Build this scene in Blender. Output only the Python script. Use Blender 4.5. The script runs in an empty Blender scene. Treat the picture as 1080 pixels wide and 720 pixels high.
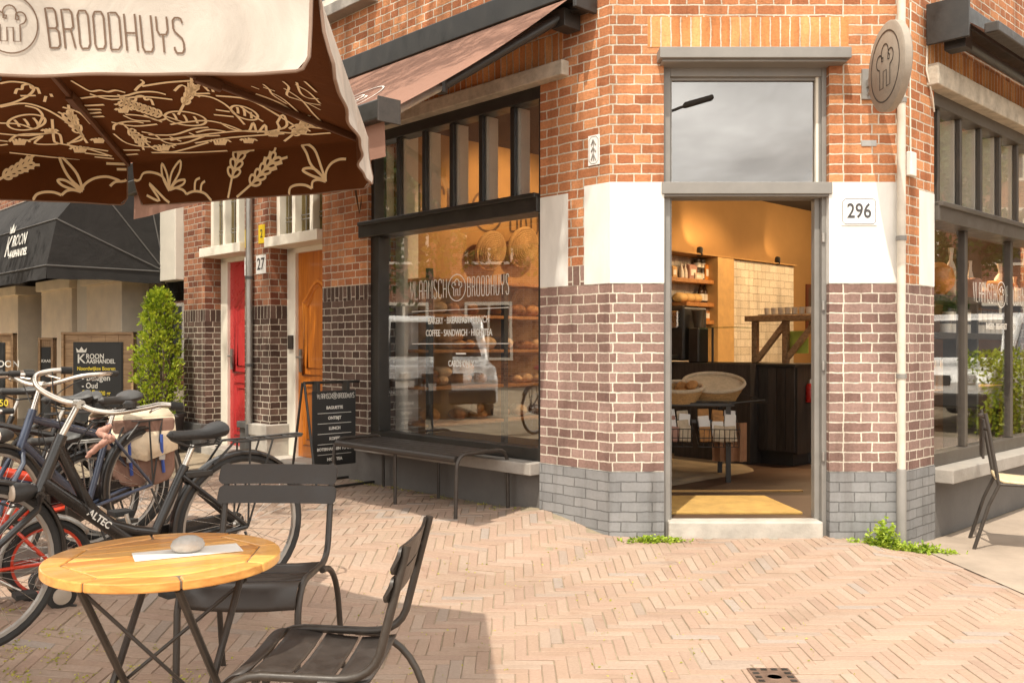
import bpy, bmesh, math, random
from mathutils import Matrix, Vector
R = math.radians
rnd = random.Random(7)
sc = bpy.context.scene
col = sc.collection

# ------------------------------------------------------------------ camera
F = 967.0; HZ = 365.0; H = 1.31
cd = bpy.data.cameras.new('camera'); cam = bpy.data.objects.new('camera', cd); col.objects.link(cam)
cam.location = (0, 0, H); cam.rotation_euler = (R(90), 0, 0)
cd.sensor_width = 36; cd.lens = F/1080*36; cd.shift_y = 5/1080; cd.clip_end = 2000; cd.clip_start = .05
sc.camera = cam

def at(px, py, d):            # the point a pixel of the photograph shows at depth d
    return Vector(((px-540)/F*d, d, H-(py-HZ)/F*d))

def smooth(x):
    x = max(0, min(1, x)); return x*x*(3-2*x)
A = Vector((.644, 6.04, 0)); B = Vector((2.57, 6.04, 0))
dL = Vector((-.693, .721, 0)); nL = Vector((-.721, -.693, 0))
dR = Vector((.7206, .6933, 0)); nR = Vector((.6933, -.7206, 0))
def frame(o, ex, ey):
    return Matrix(((ex.x, ey.x, 0, o.x), (ex.y, ey.y, 0, o.y), (0, 0, 1, 0), (0, 0, 0, 1)))
ML = frame(A, -dL, -nL)       # local x = -t, local y = into the building
MR = frame(B, dR, -nR)        # local x = s
MC = frame(Vector((0, 6.04, 0)), Vector((1, 0, 0)), Vector((0, 1, 0)))
def PL(t, p, z=0): return A+dL*t+nL*p+Vector((0, 0, z))
def PR(s, p, z=0): return B+dR*s+nR*p+Vector((0, 0, z))
def gz(x, y):
    t = (x-A.x)*dL.x+(y-A.y)*dL.y
    return .12*smooth((t+.2)/.95)-.05*smooth((x-2.2)/1.0)+.05*smooth((y-5.2)/.7)*smooth((x+.2)/.5)*smooth((2.6-x)/.4)

# ------------------------------------------------------------------ mesh builder
class MB:
    def __init__(s, M=None):
        s.M = M or Matrix.Identity(4); s.v = []; s.f = []; s.uv = []; s.c = []; s.col = None
    def face(s, pts, uv=None):
        i = len(s.v); pts = [Vector(p) for p in pts]
        s.v += [s.M @ p for p in pts]; s.f.append(tuple(range(i, i+len(pts))))
        if uv is None:
            n = Vector((0, 0, 0))
            for a, b in zip(pts, pts[1:]+pts[:1]): n += a.cross(b)
            ax, ay, az = abs(n.x), abs(n.y), abs(n.z)
            if az >= ax and az >= ay: uv = [(p.x, p.y) for p in pts]
            elif ay >= ax: uv = [(p.x, p.z) for p in pts]
            else: uv = [(p.y, p.z) for p in pts]
        s.uv += uv; s.c.append(s.col)
    def add(s, vs, fs, uvs=None):          # shared vertices
        i = len(s.v); s.v += [s.M @ Vector(p) for p in vs]
        for f in fs:
            s.f.append(tuple(i+k for k in f)); s.c.append(s.col)
            for k in f:
                p = vs[k]; s.uv.append(uvs[k] if uvs else (p[0]+p[1], p[2]))
    def box(s, x0, x1, y0, y1, z0, z1):
        if x1 < x0: x0, x1 = x1, x0
        P = [(x0,y0,z0),(x1,y0,z0),(x1,y1,z0),(x0,y1,z0),(x0,y0,z1),(x1,y0,z1),(x1,y1,z1),(x0,y1,z1)]
        i = len(s.v); s.v += [s.M @ Vector(p) for p in P]
        for k, f in enumerate(((0,3,2,1),(4,5,6,7),(0,1,5,4),(2,3,7,6),(1,2,6,5),(3,0,4,7))):
            s.f.append(tuple(i+j for j in f)); s.c.append(s.col)
            for j in f:
                p = P[j]; s.uv.append((p[0],p[1]) if k < 2 else (p[0],p[2]) if k < 4 else (p[1],p[2]))
        return s
    def bar(s, a, b, w, h=None, up=(0,0,1)):   # a rectangular bar from a to b
        h = h or w; a, b = Vector(a), Vector(b); d = (b-a).normalized(); up = Vector(up)
        if abs(d.dot(up)) > .97: up = Vector((0,1,0))
        x = d.cross(up).normalized()*w/2; y = x.cross(d).normalized()*h/2
        vs = [a-x-y, a+x-y, a+x+y, a-x+y, b-x-y, b+x-y, b+x+y, b-x+y]
        s.add(vs, ((0,3,2,1),(4,5,6,7),(0,1,5,4),(1,2,6,5),(2,3,7,6),(3,0,4,7))); return s
    def tube(s, pts, r, n=8, closed=False):
        pts = [Vector(p) for p in pts]; m = len(pts)
        rs = r if isinstance(r, (list, tuple)) else [r]*m
        T = []
        for i in range(m):
            a = pts[i-1] if (i or closed) else pts[0]; b = pts[(i+1) % m] if (i < m-1 or closed) else pts[-1]
            T.append((b-a).normalized())
        up = Vector((0,0,1)) if abs(T[0].z) < .9 else Vector((1,0,0))
        N = (up-T[0]*up.dot(T[0])).normalized(); vs = []
        for i in range(m):
            N = (N-T[i]*N.dot(T[i])).normalized(); Bn = T[i].cross(N)
            for k in range(n):
                a = 2*math.pi*k/n; vs.append(pts[i]+(N*math.cos(a)+Bn*math.sin(a))*rs[i])
        fs = []
        for i in range(m if closed else m-1):
            j = (i+1) % m
            for k in range(n): fs.append((i*n+k, i*n+(k+1) % n, j*n+(k+1) % n, j*n+k))
        if not closed: fs += [tuple(range(n-1, -1, -1)), tuple((m-1)*n+k for k in range(n))]
        s.add(vs, fs); return s
    def lathe(s, prof, c=(0,0,0), n=20, axis='z', sx=1, sy=1, cap=True):
        vs = []; m = len(prof)
        for r, z in prof:
            for k in range(n):
                a = 2*math.pi*k/n; x, y = r*math.cos(a)*sx, r*math.sin(a)*sy
                p = (x,y,z) if axis == 'z' else (x,z,y) if axis == 'y' else (z,x,y)
                vs.append((p[0]+c[0], p[1]+c[1], p[2]+c[2]))
        fs = [(i*n+k, i*n+(k+1) % n, (i+1)*n+(k+1) % n, (i+1)*n+k) for i in range(m-1) for k in range(n)]
        if cap and prof[0][0] > 1e-5: fs.append(tuple(range(n-1,-1,-1)))
        if cap and prof[-1][0] > 1e-5: fs.append(tuple((m-1)*n+k for k in range(n)))
        if axis == 'y': fs = [f[::-1] for f in fs]
        s.add(vs, fs); return s
    def prism(s, poly, w0, w1, axis='y'):      # poly in the plane across the axis
        def P(a, b, w): return (a,w,b) if axis == 'y' else (w,a,b) if axis == 'x' else (a,b,w)
        n = len(poly); vs = [P(a,b,w0) for a, b in poly]+[P(a,b,w1) for a, b in poly]
        s.add(vs, [tuple(range(n)), tuple(range(2*n-1, n-1, -1))]+[(i, n+i, n+(i+1) % n, (i+1) % n) for i in range(n)]); return s
    def ribbon(s, pts, w, nrm, closed=False):  # a flat painted stroke lying across nrm
        pts = [Vector(p) for p in pts]; nrm = Vector(nrm); m = len(pts); vs = []
        for i in range(m):
            a = pts[i-1] if (i or closed) else pts[0]; b = pts[(i+1) % m] if (i < m-1 or closed) else pts[-1]
            d = (b-a); x = d.cross(nrm)
            x = x.normalized()*w/2 if x.length > 1e-9 else Vector((w/2,0,0))
            vs += [pts[i]-x, pts[i]+x]
        s.add(vs, [(2*i, 2*i+1, 2*((i+1) % m)+1, 2*((i+1) % m)) for i in range(m if closed else m-1)]); return s
    def leaf(s, c, size, d=None, fold=.25, asp=.5):
        d = (d or Vector((rnd.gauss(0,1), rnd.gauss(0,1), rnd.gauss(0,1)))).normalized()
        x = d.cross(Vector((rnd.gauss(0,1), rnd.gauss(0,1), rnd.gauss(0,1)))).normalized(); n = d.cross(x)
        c = Vector(c); w = size*asp/2
        s.add([c, c+d*size*.5+x*w+n*w*fold, c+d*size, c+d*size*.5-x*w+n*w*fold], ((0,1,2),(0,2,3)))
    def build(s, name, mat, parent=None, bevel=0, sm=False, seg=2, org=None):
        if not s.v: return None
        me = bpy.data.meshes.new(name)
        if parent is not None:
            o_ = Vector((0,0,0)); q = parent
            while q is not None: o_ += q.location; q = q.parent
        elif org is not None: o_ = Vector(org)
        else:
            xs = [v.x for v in s.v]; ys = [v.y for v in s.v]
            o_ = Vector(((min(xs)+max(xs))/2, (min(ys)+max(ys))/2, min(v.z for v in s.v)))
        me.from_pydata([v-o_ for v in s.v], [], s.f)
        uvl = me.uv_layers.new(name='UVMap')
        flat = [c for u in s.uv for c in u[:2]]
        uvl.data.foreach_set('uv', flat)
        if any(c is not None for c in s.c):
            ca = me.color_attributes.new('Col', 'FLOAT_COLOR', 'CORNER')
            arr = []
            for f, c in zip(s.f, s.c): arr += list((c or (1,1,1))+(1,))*len(f)
            ca.data.foreach_set('color', arr)
        if sm: me.polygons.foreach_set('use_smooth', [True]*len(s.f))
        me.materials.append(mat); me.validate(); me.update()
        if sm:
            try: me.set_sharp_from_angle(angle=R(40))
            except Exception: pass
        o = bpy.data.objects.new(name, me); col.objects.link(o); o.location = (0,0,0)
        if parent is not None: o.parent = parent
        else: o.location = o_
        if bevel:
            b = o.modifiers.new('bevel', 'BEVEL'); b.width = bevel; b.segments = seg; b.limit_method = 'ANGLE'; b.angle_limit = R(40)
        return o

def tag(o, label=None, cat=None, group=None, kind=None):
    if label: o['label'] = label
    if cat: o['category'] = cat
    if group: o['group'] = group
    if kind: o['kind'] = kind
    return o
def thing(name, label, cat, loc=(0,0,0), group=None):
    o = bpy.data.objects.new(name, None); col.objects.link(o); o.location = loc; o.empty_display_size = .1
    return tag(o, label, cat, group)
def dup(root, loc, rz=0, label=None, group=None, scale=None):
    r = root.copy(); col.objects.link(r); r.location = loc; r.rotation_euler = (0,0,rz)
    if label: r['label'] = label
    if group: r['group'] = group
    if scale: r.scale = (scale,)*3
    for ch in list(root.children):
        c = ch.copy(); col.objects.link(c); c.parent = r
        for g in ch.children:
            d = g.copy(); col.objects.link(d); d.parent = c
    return r

# ------------------------------------------------------------------ materials
def nodes(name):
    m = bpy.data.materials.new(name); m.use_nodes = True; nt = m.node_tree
    return m, nt, nt.nodes['Principled BSDF']
def N(nt, typ, **kw):
    n = nt.nodes.new(typ)
    for k, v in kw.items():
        if k.startswith('i_'):
            n.inputs[k[2:].replace('_', ' ')].default_value = v
        else: setattr(n, k, v)
    return n
def c4(c): return (c[0], c[1], c[2], 1)
def ramp(nt, fac, stops):
    r = N(nt, 'ShaderNodeValToRGB'); e = r.color_ramp.elements
    while len(e) < len(stops): e.new(.5)
    for el, (p, c) in zip(e, stops): el.position = p; el.color = c4(c)
    nt.links.new(fac, r.inputs['Fac']); return r.outputs['Color']
def mat(name, c, rough=.6, metal=0, var=.15, scale=8, bump=0, bscale=60, spec=.5, coat=0, stretch=None, emit=None):
    m, nt, p = nodes(name); L = nt.links.new
    tc = N(nt, 'ShaderNodeTexCoord'); src = tc.outputs['Object']
    if stretch:
        mp = N(nt, 'ShaderNodeMapping'); mp.inputs['Scale'].default_value = stretch; L(src, mp.inputs['Vector']); src = mp.outputs['Vector']
    no = N(nt, 'ShaderNodeTexNoise', i_Scale=scale, i_Detail=6, i_Roughness=.65); L(src, no.inputs['Vector'])
    L(ramp(nt, no.outputs['Fac'], ((.3, [x*(1-var) for x in c]), (.7, [min(1, x*(1+var)) for x in c]))), p.inputs['Base Color'])
    p.inputs['Roughness'].default_value = rough; p.inputs['Metallic'].default_value = metal
    p.inputs['Specular IOR Level'].default_value = spec
    if rough < .75:
        mr = N(nt, 'ShaderNodeMapRange', i_From_Min=.3, i_From_Max=.7, i_To_Min=max(.02, rough-.1), i_To_Max=rough+.12)
        L(no.outputs['Fac'], mr.inputs['Value']); L(mr.outputs['Result'], p.inputs['Roughness'])
    if coat: p.inputs['Coat Weight'].default_value = coat
    if bump:
        n2 = N(nt, 'ShaderNodeTexNoise', i_Scale=bscale, i_Detail=5); L(src, n2.inputs['Vector'])
        b = N(nt, 'ShaderNodeBump', i_Strength=bump, i_Distance=.01); L(n2.outputs['Fac'], b.inputs['Height']); L(b.outputs['Normal'], p.inputs['Normal'])
    if emit:
        p.inputs['Emission Color'].default_value = c4(c); p.inputs['Emission Strength'].default_value = emit
    return m

def brick_mat(name, c1, c2, c3, mortar, bw=.115, rh=.0654, squash=1.65, z0=.482, rot=False, ms=.0056, ml=1, dirt=.25, rough=.85, bumpd=.010, grain=1):
    m, nt, p = nodes(name); L = nt.links.new
    uv = N(nt, 'ShaderNodeUVMap', uv_map='UVMap')
    mp = N(nt, 'ShaderNodeMapping', vector_type='POINT'); L(uv.outputs['UV'], mp.inputs['Vector'])
    mp.inputs['Location'].default_value = (0, -z0, 0)
    if rot: mp.inputs['Rotation'].default_value = (0, 0, R(90)); mp.inputs['Location'].default_value = (0, 0, 0)
    # hand-laid joints: shift the pattern a few millimetres
    nz = N(nt, 'ShaderNodeTexNoise', i_Scale=14, i_Detail=2); L(uv.outputs['UV'], nz.inputs['Vector'])
    sub = N(nt, 'ShaderNodeVectorMath', operation='SUBTRACT'); L(nz.outputs['Color'], sub.inputs[0]); sub.inputs[1].default_value = (.5,.5,.5)
    mu = N(nt, 'ShaderNodeVectorMath', operation='SCALE'); L(sub.outputs[0], mu.inputs[0]); mu.inputs['Scale'].default_value = .013
    ad = N(nt, 'ShaderNodeVectorMath', operation='ADD'); L(mp.outputs[0], ad.inputs[0]); L(mu.outputs[0], ad.inputs[1])
    br = N(nt, 'ShaderNodeTexBrick', offset=.5, offset_frequency=2, squash=squash, squash_frequency=2)
    for k, v in (('Scale', 1), ('Mortar Size', ms), ('Mortar Smooth', .25), ('Bias', 0), ('Brick Width', bw), ('Row Height', rh)): br.inputs[k].default_value = v
    br.inputs['Color1'].default_value = (0,0,0,1); br.inputs['Color2'].default_value = (1,1,1,1); br.inputs['Mortar'].default_value = (.5,.5,.5,1)
    L(ad.outputs[0], br.inputs['Vector'])
    base = ramp(nt, br.outputs['Color'], ((.05, c1), (.5, c2), (.95, c3)))
    n2 = N(nt, 'ShaderNodeTexNoise', i_Scale=55, i_Detail=5, i_Roughness=.7); L(uv.outputs['UV'], n2.inputs['Vector'])
    n3 = N(nt, 'ShaderNodeTexNoise', i_Scale=2.2, i_Detail=5, i_Roughness=.6); L(uv.outputs['UV'], n3.inputs['Vector'])
    def mix(fac, a, b, mode='MIX'):
        x = N(nt, 'ShaderNodeMix', data_type='RGBA', blend_type=mode)
        if isinstance(fac, (int, float)): x.inputs[0].default_value = fac
        else: L(fac, x.inputs[0])
        for i, q in ((6, a), (7, b)):
            if hasattr(q, 'links'): L(q, x.inputs[i])
            else: x.inputs[i].default_value = c4(q)
        return x.outputs[2]
    g = ramp(nt, n2.outputs['Fac'], ((.3, (.62,.6,.58)), (.6, (1.12,1.12,1.12))))
    base = mix(.6*grain, base, g, 'MULTIPLY')
    mo = mix(.6, mortar, ramp(nt, n2.outputs['Fac'], ((.3, (.55,.52,.48)), (.65, (1.1,1.1,1.1)))), 'MULTIPLY')
    out = mix(br.outputs['Fac'], base, mo)
    d = ramp(nt, n3.outputs['Fac'], ((.35, (1-dirt,)*3), (.62, (1.08,1.08,1.08))))
    out = mix(1, out, d, 'MULTIPLY')
    m4 = N(nt, 'ShaderNodeMapping'); m4.inputs['Scale'].default_value = (7, .7, 1); L(uv.outputs['UV'], m4.inputs['Vector'])
    n4 = N(nt, 'ShaderNodeTexNoise', i_Scale=1.0, i_Detail=6, i_Roughness=.6); L(m4.outputs[0], n4.inputs['Vector'])
    out = mix(1, out, ramp(nt, n4.outputs['Fac'], ((.34, (.74,.72,.70)), (.50, (1,1,1)), (.72, (1.07,1.06,1.05)))), 'MULTIPLY')
    L(out, p.inputs['Base Color']); p.inputs['Roughness'].default_value = rough; p.inputs['Specular IOR Level'].default_value = .25
    ma = N(nt, 'ShaderNodeMath', operation='MULTIPLY'); L(br.outputs['Fac'], ma.inputs[0]); ma.inputs[1].default_value = -1
    m2 = N(nt, 'ShaderNodeMath', operation='MULTIPLY_ADD'); L(n2.outputs['Fac'], m2.inputs[0]); m2.inputs[1].default_value = .4*grain; L(ma.outputs[0], m2.inputs[2])
    b = N(nt, 'ShaderNodeBump', i_Strength=.85, i_Distance=bumpd); L(m2.outputs[0], b.inputs['Height']); L(b.outputs['Normal'], p.inputs['Normal'])
    return m

def glass_mat(name, refl=.1, tint=(1,1,1)):
    m, nt, p = nodes(name); L = nt.links.new; nt.nodes.remove(p)
    o = nt.nodes['Material Output']
    t = N(nt, 'ShaderNodeBsdfTransparent'); t.inputs['Color'].default_value = c4(tint)
    g = N(nt, 'ShaderNodeBsdfGlossy', i_Roughness=.0); g.inputs['Color'].default_value = (1,1,1,1)
    fr = N(nt, 'ShaderNodeLayerWeight', i_Blend=.5)
    pw = N(nt, 'ShaderNodeMath', operation='POWER'); L(fr.outputs['Facing'], pw.inputs[0]); pw.inputs[1].default_value = 4
    ad = N(nt, 'ShaderNodeMath', operation='MULTIPLY_ADD', use_clamp=True); L(pw.outputs[0], ad.inputs[0]); ad.inputs[1].default_value = .6; ad.inputs[2].default_value = refl
    n = N(nt, 'ShaderNodeTexNoise', i_Scale=.9, i_Detail=1); tc = N(nt, 'ShaderNodeTexCoord'); L(tc.outputs['Object'], n.inputs['Vector'])
    b = N(nt, 'ShaderNodeBump', i_Strength=.06, i_Distance=.02); L(n.outputs['Fac'], b.inputs['Height']); L(b.outputs['Normal'], g.inputs['Normal'])
    mx = N(nt, 'ShaderNodeMixShader'); L(ad.outputs[0], mx.inputs[0]); L(t.outputs[0], mx.inputs[1]); L(g.outputs[0], mx.inputs[2])
    L(mx.outputs[0], o.inputs['Surface']); return m

def leaf_mat(name, c1, c2, c3, scale=6, trans=.35):
    m, nt, p = nodes(name); L = nt.links.new; o = nt.nodes['Material Output']
    ge = N(nt, 'ShaderNodeNewGeometry'); no = N(nt, 'ShaderNodeTexNoise', i_Scale=scale, i_Detail=3, i_Roughness=.7); L(ge.outputs['Position'], no.inputs['Vector'])
    rn = N(nt, 'ShaderNodeMath', operation='MULTIPLY_ADD'); L(ge.outputs['Random Per Island'], rn.inputs[0]); rn.inputs[1].default_value = .3
    su = N(nt, 'ShaderNodeMath', operation='SUBTRACT'); L(no.outputs['Fac'], su.inputs[0]); su.inputs[1].default_value = .15; L(su.outputs[0], rn.inputs[2])
    cc = ramp(nt, rn.outputs[0], ((.3, c1), (.5, c2), (.72, c3)))
    L(cc, p.inputs['Base Color']); p.inputs['Roughness'].default_value = .45; p.inputs['Specular IOR Level'].default_value = .35
    t = N(nt, 'ShaderNodeBsdfTranslucent'); L(cc, t.inputs['Color'])
    mx = N(nt, 'ShaderNodeMixShader'); mx.inputs[0].default_value = trans; L(p.outputs[0], mx.inputs[1]); L(t.outputs[0], mx.inputs[2]); L(mx.outputs[0], o.inputs['Surface'])
    return m

def wood_mat(name, c1, c2, scale=3, stretch=(1, 14, 14), rough=.45, coat=.0):
    m, nt, p = nodes(name); L = nt.links.new
    tc = N(nt, 'ShaderNodeTexCoord'); mp = N(nt, 'ShaderNodeMapping'); mp.inputs['Scale'].default_value = stretch; L(tc.outputs['Object'], mp.inputs['Vector'])
    n = N(nt, 'ShaderNodeTexNoise', i_Scale=scale, i_Detail=8, i_Roughness=.65, i_Distortion=.6); L(mp.outputs[0], n.inputs['Vector'])
    ge = N(nt, 'ShaderNodeNewGeometry')
    ad = N(nt, 'ShaderNodeMath', operation='MULTIPLY_ADD'); L(ge.outputs['Random Per Island'], ad.inputs[0]); ad.inputs[1].default_value = .42
    sb = N(nt, 'ShaderNodeMath', operation='SUBTRACT'); L(n.outputs['Fac'], sb.inputs[0]); sb.inputs[1].default_value = .21; L(sb.outputs[0], ad.inputs[2])
    L(ramp(nt, ad.outputs[0], ((.25, c1), (.7, c2))), p.inputs['Base Color'])
    p.inputs['Roughness'].default_value = rough; p.inputs['Coat Weight'].default_value = coat
    b = N(nt, 'ShaderNodeBump', i_Strength=.25, i_Distance=.004); L(n.outputs['Fac'], b.inputs['Height']); L(b.outputs['Normal'], p.inputs['Normal'])
    return m

def fabric_mat(name, c, var=.12, trans=.25, wr=3.0):
    m, nt, p = nodes(name); L = nt.links.new; o = nt.nodes['Material Output']
    tc = N(nt, 'ShaderNodeTexCoord')
    n = N(nt, 'ShaderNodeTexNoise', i_Scale=wr, i_Detail=5, i_Roughness=.6, i_Distortion=.8); L(tc.outputs['Object'], n.inputs['Vector'])
    cc = ramp(nt, n.outputs['Fac'], ((.3, [x*(1-var) for x in c]), (.7, [min(1, x*(1+var)) for x in c])))
    L(cc, p.inputs['Base Color']); p.inputs['Roughness'].default_value = .85; p.inputs['Specular IOR Level'].default_value = .2
    w = N(nt, 'ShaderNodeTexNoise', i_Scale=400, i_Detail=2); L(tc.outputs['Object'], w.inputs['Vector'])
    ad = N(nt, 'ShaderNodeMath', operation='MULTIPLY_ADD'); L(w.outputs['Fac'], ad.inputs[0]); ad.inputs[1].default_value = .05; L(n.outputs['Fac'], ad.inputs[2])
    b = N(nt, 'ShaderNodeBump', i_Strength=.35, i_Distance=.03); L(ad.outputs[0], b.inputs['Height']); L(b.outputs['Normal'], p.inputs['Normal'])
    t = N(nt, 'ShaderNodeBsdfTranslucent'); L(cc, t.inputs['Color'])
    mx = N(nt, 'ShaderNodeMixShader'); mx.inputs[0].default_value = trans; L(p.outputs[0], mx.inputs[1]); L(t.outputs[0], mx.inputs[2]); L(mx.outputs[0], o.inputs['Surface'])
    return m

MORT = (.68,.59,.47)
M = dict(
 brick=brick_mat('red_brick', (.37,.135,.06), (.50,.20,.088), (.61,.275,.125), MORT, bumpd=.016),
 soldier=brick_mat('soldier_brick', (.54,.21,.075), (.66,.29,.105), (.74,.37,.15), MORT, bw=.5, rh=.0654, squash=1, rot=True),
 brown=brick_mat('brown_brick', (.21,.125,.105), (.28,.178,.148), (.345,.23,.195), (.74,.66,.55)),
 dark=brick_mat('dark_brick', (.075,.045,.035), (.125,.078,.06), (.165,.105,.082), (.56,.50,.41)),
 house=brick_mat('house_brick', (.17,.06,.035), (.30,.12,.065), (.40,.18,.10), (.45,.38,.30)),
 greybrick=brick_mat('painted_brick', (.215,.215,.215), (.24,.24,.24), (.265,.262,.26), (.15,.15,.148), dirt=.15, rough=.6, ms=.004, bw=.205, squash=1, grain=.35),
 white=mat('white_plaster', (.75,.73,.68), .7, var=.11, scale=2.2, bump=.15, bscale=25, stretch=(2.5,2.5,.8)),
 cream=mat('cream_paint', (.76,.70,.59), .5, var=.06),
 greywall=mat('grey_plaster', (.13,.12,.11), .75, var=.12, scale=4, bump=.25),
 greypaint=mat('grey_steel_paint', (.23,.215,.195), .5, var=.12, scale=5, bump=.05),
 frame=mat('black_green_frame', (.022,.020,.017), .38, var=.3, scale=9, bump=.04),
 black=mat('black_metal', (.028,.025,.022), .42, var=.3, scale=12, bump=.05),
 bronze=mat('bronze_metal', (.045,.036,.029), .42, .15, var=.25, scale=20, bump=.06, bscale=150),
 chrome=mat('brushed_metal', (.62,.58,.52), .28, 1, var=.12),
 silver=mat('grey_metal', (.36,.34,.31), .4, .7, var=.15),
 stone=mat('weathered_stone', (.46,.40,.32), .85, var=.28, scale=9, bump=.5, bscale=30),
 step=mat('pale_doorstep_stone', (.42,.385,.335), .8, var=.22, scale=6, bump=.3, bscale=30),
 sill=mat('grey_sill_stone', (.32,.29,.255), .7, var=.14, scale=9, bump=.2),
 lead=mat('grey_plinth', (.085,.08,.075), .7, var=.2, bump=.15),
 pipe=mat('beige_pipe', (.60,.54,.45), .5, var=.12, bump=.05),
 glass=glass_mat('window_glass', .165), glass2=glass_mat('transom_glass', .16, (.55,.52,.48)), glassr=glass_mat('side_window_glass', .055), leaded=glass_mat('leaded_glass', .06, (.75,.7,.5)),
 tan=fabric_mat('awning_canvas', (.255,.14,.10), .03, .10), parasol_in=fabric_mat('brown_canvas', (.12,.040,.012), .12, .22),
 parasol_out=fabric_mat('ivory_canvas', (.60,.53,.46), .20, .22, 4.0), hem=mat('hem_tape', (.22,.14,.10), .8),
 blackcanvas=fabric_mat('black_canvas', (.035,.033,.032), .2, .06), 
 print=mat('beige_print', (.97,.82,.58), .8, var=.06), ink=mat('brown_print', (.13,.075,.045), .8, var=.1),
 lettering=mat('white_lettering', (.80,.77,.70), .6, var=.04), yellow=mat('yellow_lettering', (.80,.62,.05), .6, var=.05),
 board=mat('blackboard', (.022,.021,.020), .55, var=.2), oak=wood_mat('weathered_oak', (.20,.11,.05), (.52,.33,.17)),
 teak=wood_mat('varnished_teak', (.48,.185,.035), (.80,.42,.11), 2.2, (2, 16, 16), .33, .25),
 orangedoor=wood_mat('orange_varnished_wood', (.40,.11,.010), (.62,.21,.025), 3, (9, 9, .8), .3, .3),
 reddoor=mat('red_door_paint', (.46,.035,.035), .3, var=.08, coat=.3),
 slat=mat('grey_brown_metal', (.040,.032,.027), .45, .1, var=.2, scale=14, bump=.05, bscale=120),
 leaves=leaf_mat('tree_leaves', (.03,.06,.012), (.06,.11,.02), (.11,.17,.035), 1.2), 
 bush=leaf_mat('bush_leaves', (.10,.16,.012), (.33,.42,.03), (.55,.60,.06), 9), weed=leaf_mat('weed_leaves', (.16,.26,.02), (.34,.46,.04), (.50,.58,.09), 12),
 moss=leaf_mat('moss_leaves', (.25,.27,.03), (.45,.44,.06), (.60,.52,.12), 10), bark=mat('bark', (.12,.085,.055), .9, var=.3, bump=.6),
 soil=mat('soil', (.05,.035,.025), .95, bump=.4), rubber=mat('tyre_rubber', (.028,.026,.024), .75, var=.2, bump=.1, bscale=200),
 leather=mat('black_leather', (.035,.033,.031), .5, var=.2, bump=.15, bscale=120),
 bikeblack=mat('black_bike_paint', (.02,.017,.015), .3, var=.2, coat=.3), bikered=mat('red_bike_paint', (.62,.055,.022), .3, var=.1, coat=.4),
 navy=mat('navy_bike_paint', (.035,.045,.075), .3, var=.15, coat=.4), spoke=mat('steel_spoke', (.6,.57,.52), .3, .9),
 canvasbag=fabric_mat('tan_bag_canvas', (.72,.60,.44), .2, 0, 8), brownbag=fabric_mat('brown_bag_canvas', (.20,.115,.085), .25, 0, 8), bluestrap=mat('blue_strap', (.04,.08,.30), .6),
 pink=fabric_mat('faded_pink_cloth', (.42,.235,.18), .2, 0, 9), redplastic=mat('red_plastic', (.6,.03,.02), .3), 
 paper=mat('paper', (.78,.75,.70), .7, var=.03), pebble=mat('pebble', (.42,.40,.37), .85, var=.15, scale=40, bump=.3, bscale=120),
 wicker=mat('wicker', (.50,.30,.12), .7, var=.35, scale=60, bump=.8, bscale=90, stretch=(1,1,3)), linen=fabric_mat('linen', (.55,.45,.32), .15, 0, 20),
 bread=mat('bread_crust', (.42,.20,.06), .7, var=.45, scale=14, bump=.4, bscale=40), shelfwood=wood_mat('warm_shelf_wood', (.30,.12,.03), (.55,.26,.08)),
 darkwood=wood_mat('dark_plank', (.020,.016,.013), (.06,.048,.040), 4, (10, 10, 1)), 
 tile=brick_mat('white_tile', (.62,.54,.42), (.66,.58,.46), (.70,.62,.50), (.40,.33,.24), bw=.2, rh=.1, squash=1, z0=0, ms=.0035, dirt=.1, rough=.35, bumpd=.003),
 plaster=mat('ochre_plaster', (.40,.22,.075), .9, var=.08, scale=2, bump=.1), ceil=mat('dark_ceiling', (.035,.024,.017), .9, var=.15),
 floorwood=wood_mat('brown_plank_floor', (.035,.018,.011), (.085,.046,.028), 2.5, (1, 12, 1), .5), coir=mat('coir_mat', (.50,.30,.085), .95, var=.2, scale=6, bump=.7, bscale=220),
 ochre=mat('ochre_panel', (.50,.30,.11), .7), steel=mat('dark_steel', (.05,.045,.04), .4, .6), limegreen=mat('lime_note', (.5,.6,.10), .7),
 plastic=mat('milky_plastic', (.62,.52,.42), .4), jar=mat('jar_lid', (.06,.045,.03), .35), labelw=mat('jar_label', (.68,.62,.52), .6), bottle=mat('brown_bottle', (.05,.025,.012), .15),
 vanwhite=mat('white_van_paint', (.72,.71,.68), .25, var=.03, coat=.5), vanglass=mat('van_glass', (.02,.022,.024), .06), concrete=mat('concrete_slab', (.335,.265,.205), .85, var=.16, scale=3, bump=.25, bscale=70),
 asphalt=mat('asphalt', (.06,.057,.053), .9, var=.2, bump=.4, bscale=120), iron=mat('cast_iron', (.16,.10,.07), .7, .3, var=.35, bump=.3), blue=mat('blue_plastic', (.03,.07,.25), .45),
 panelgrey=mat('ivory_panel', (.60,.55,.47), .6, var=.05), sandstone=mat('sandstone_tile', (.86,.74,.58), .7, var=.12, scale=3, bump=.1), yellowplate=mat('yellow_plate', (.72,.50,.02), .4),
 bulb=mat('warm_bulb', (1,.78,.5), .5, emit=12), pumpkin=mat('orange_glaze', (.55,.20,.03), .4), terra=mat('dark_pot', (.04,.038,.036), .6),
 sign=mat('sign_board', (.30,.255,.205), .6, var=.12, scale=20, bump=.1), enamel=mat('white_enamel', (.82,.80,.76), .25, var=.03),
)
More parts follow.
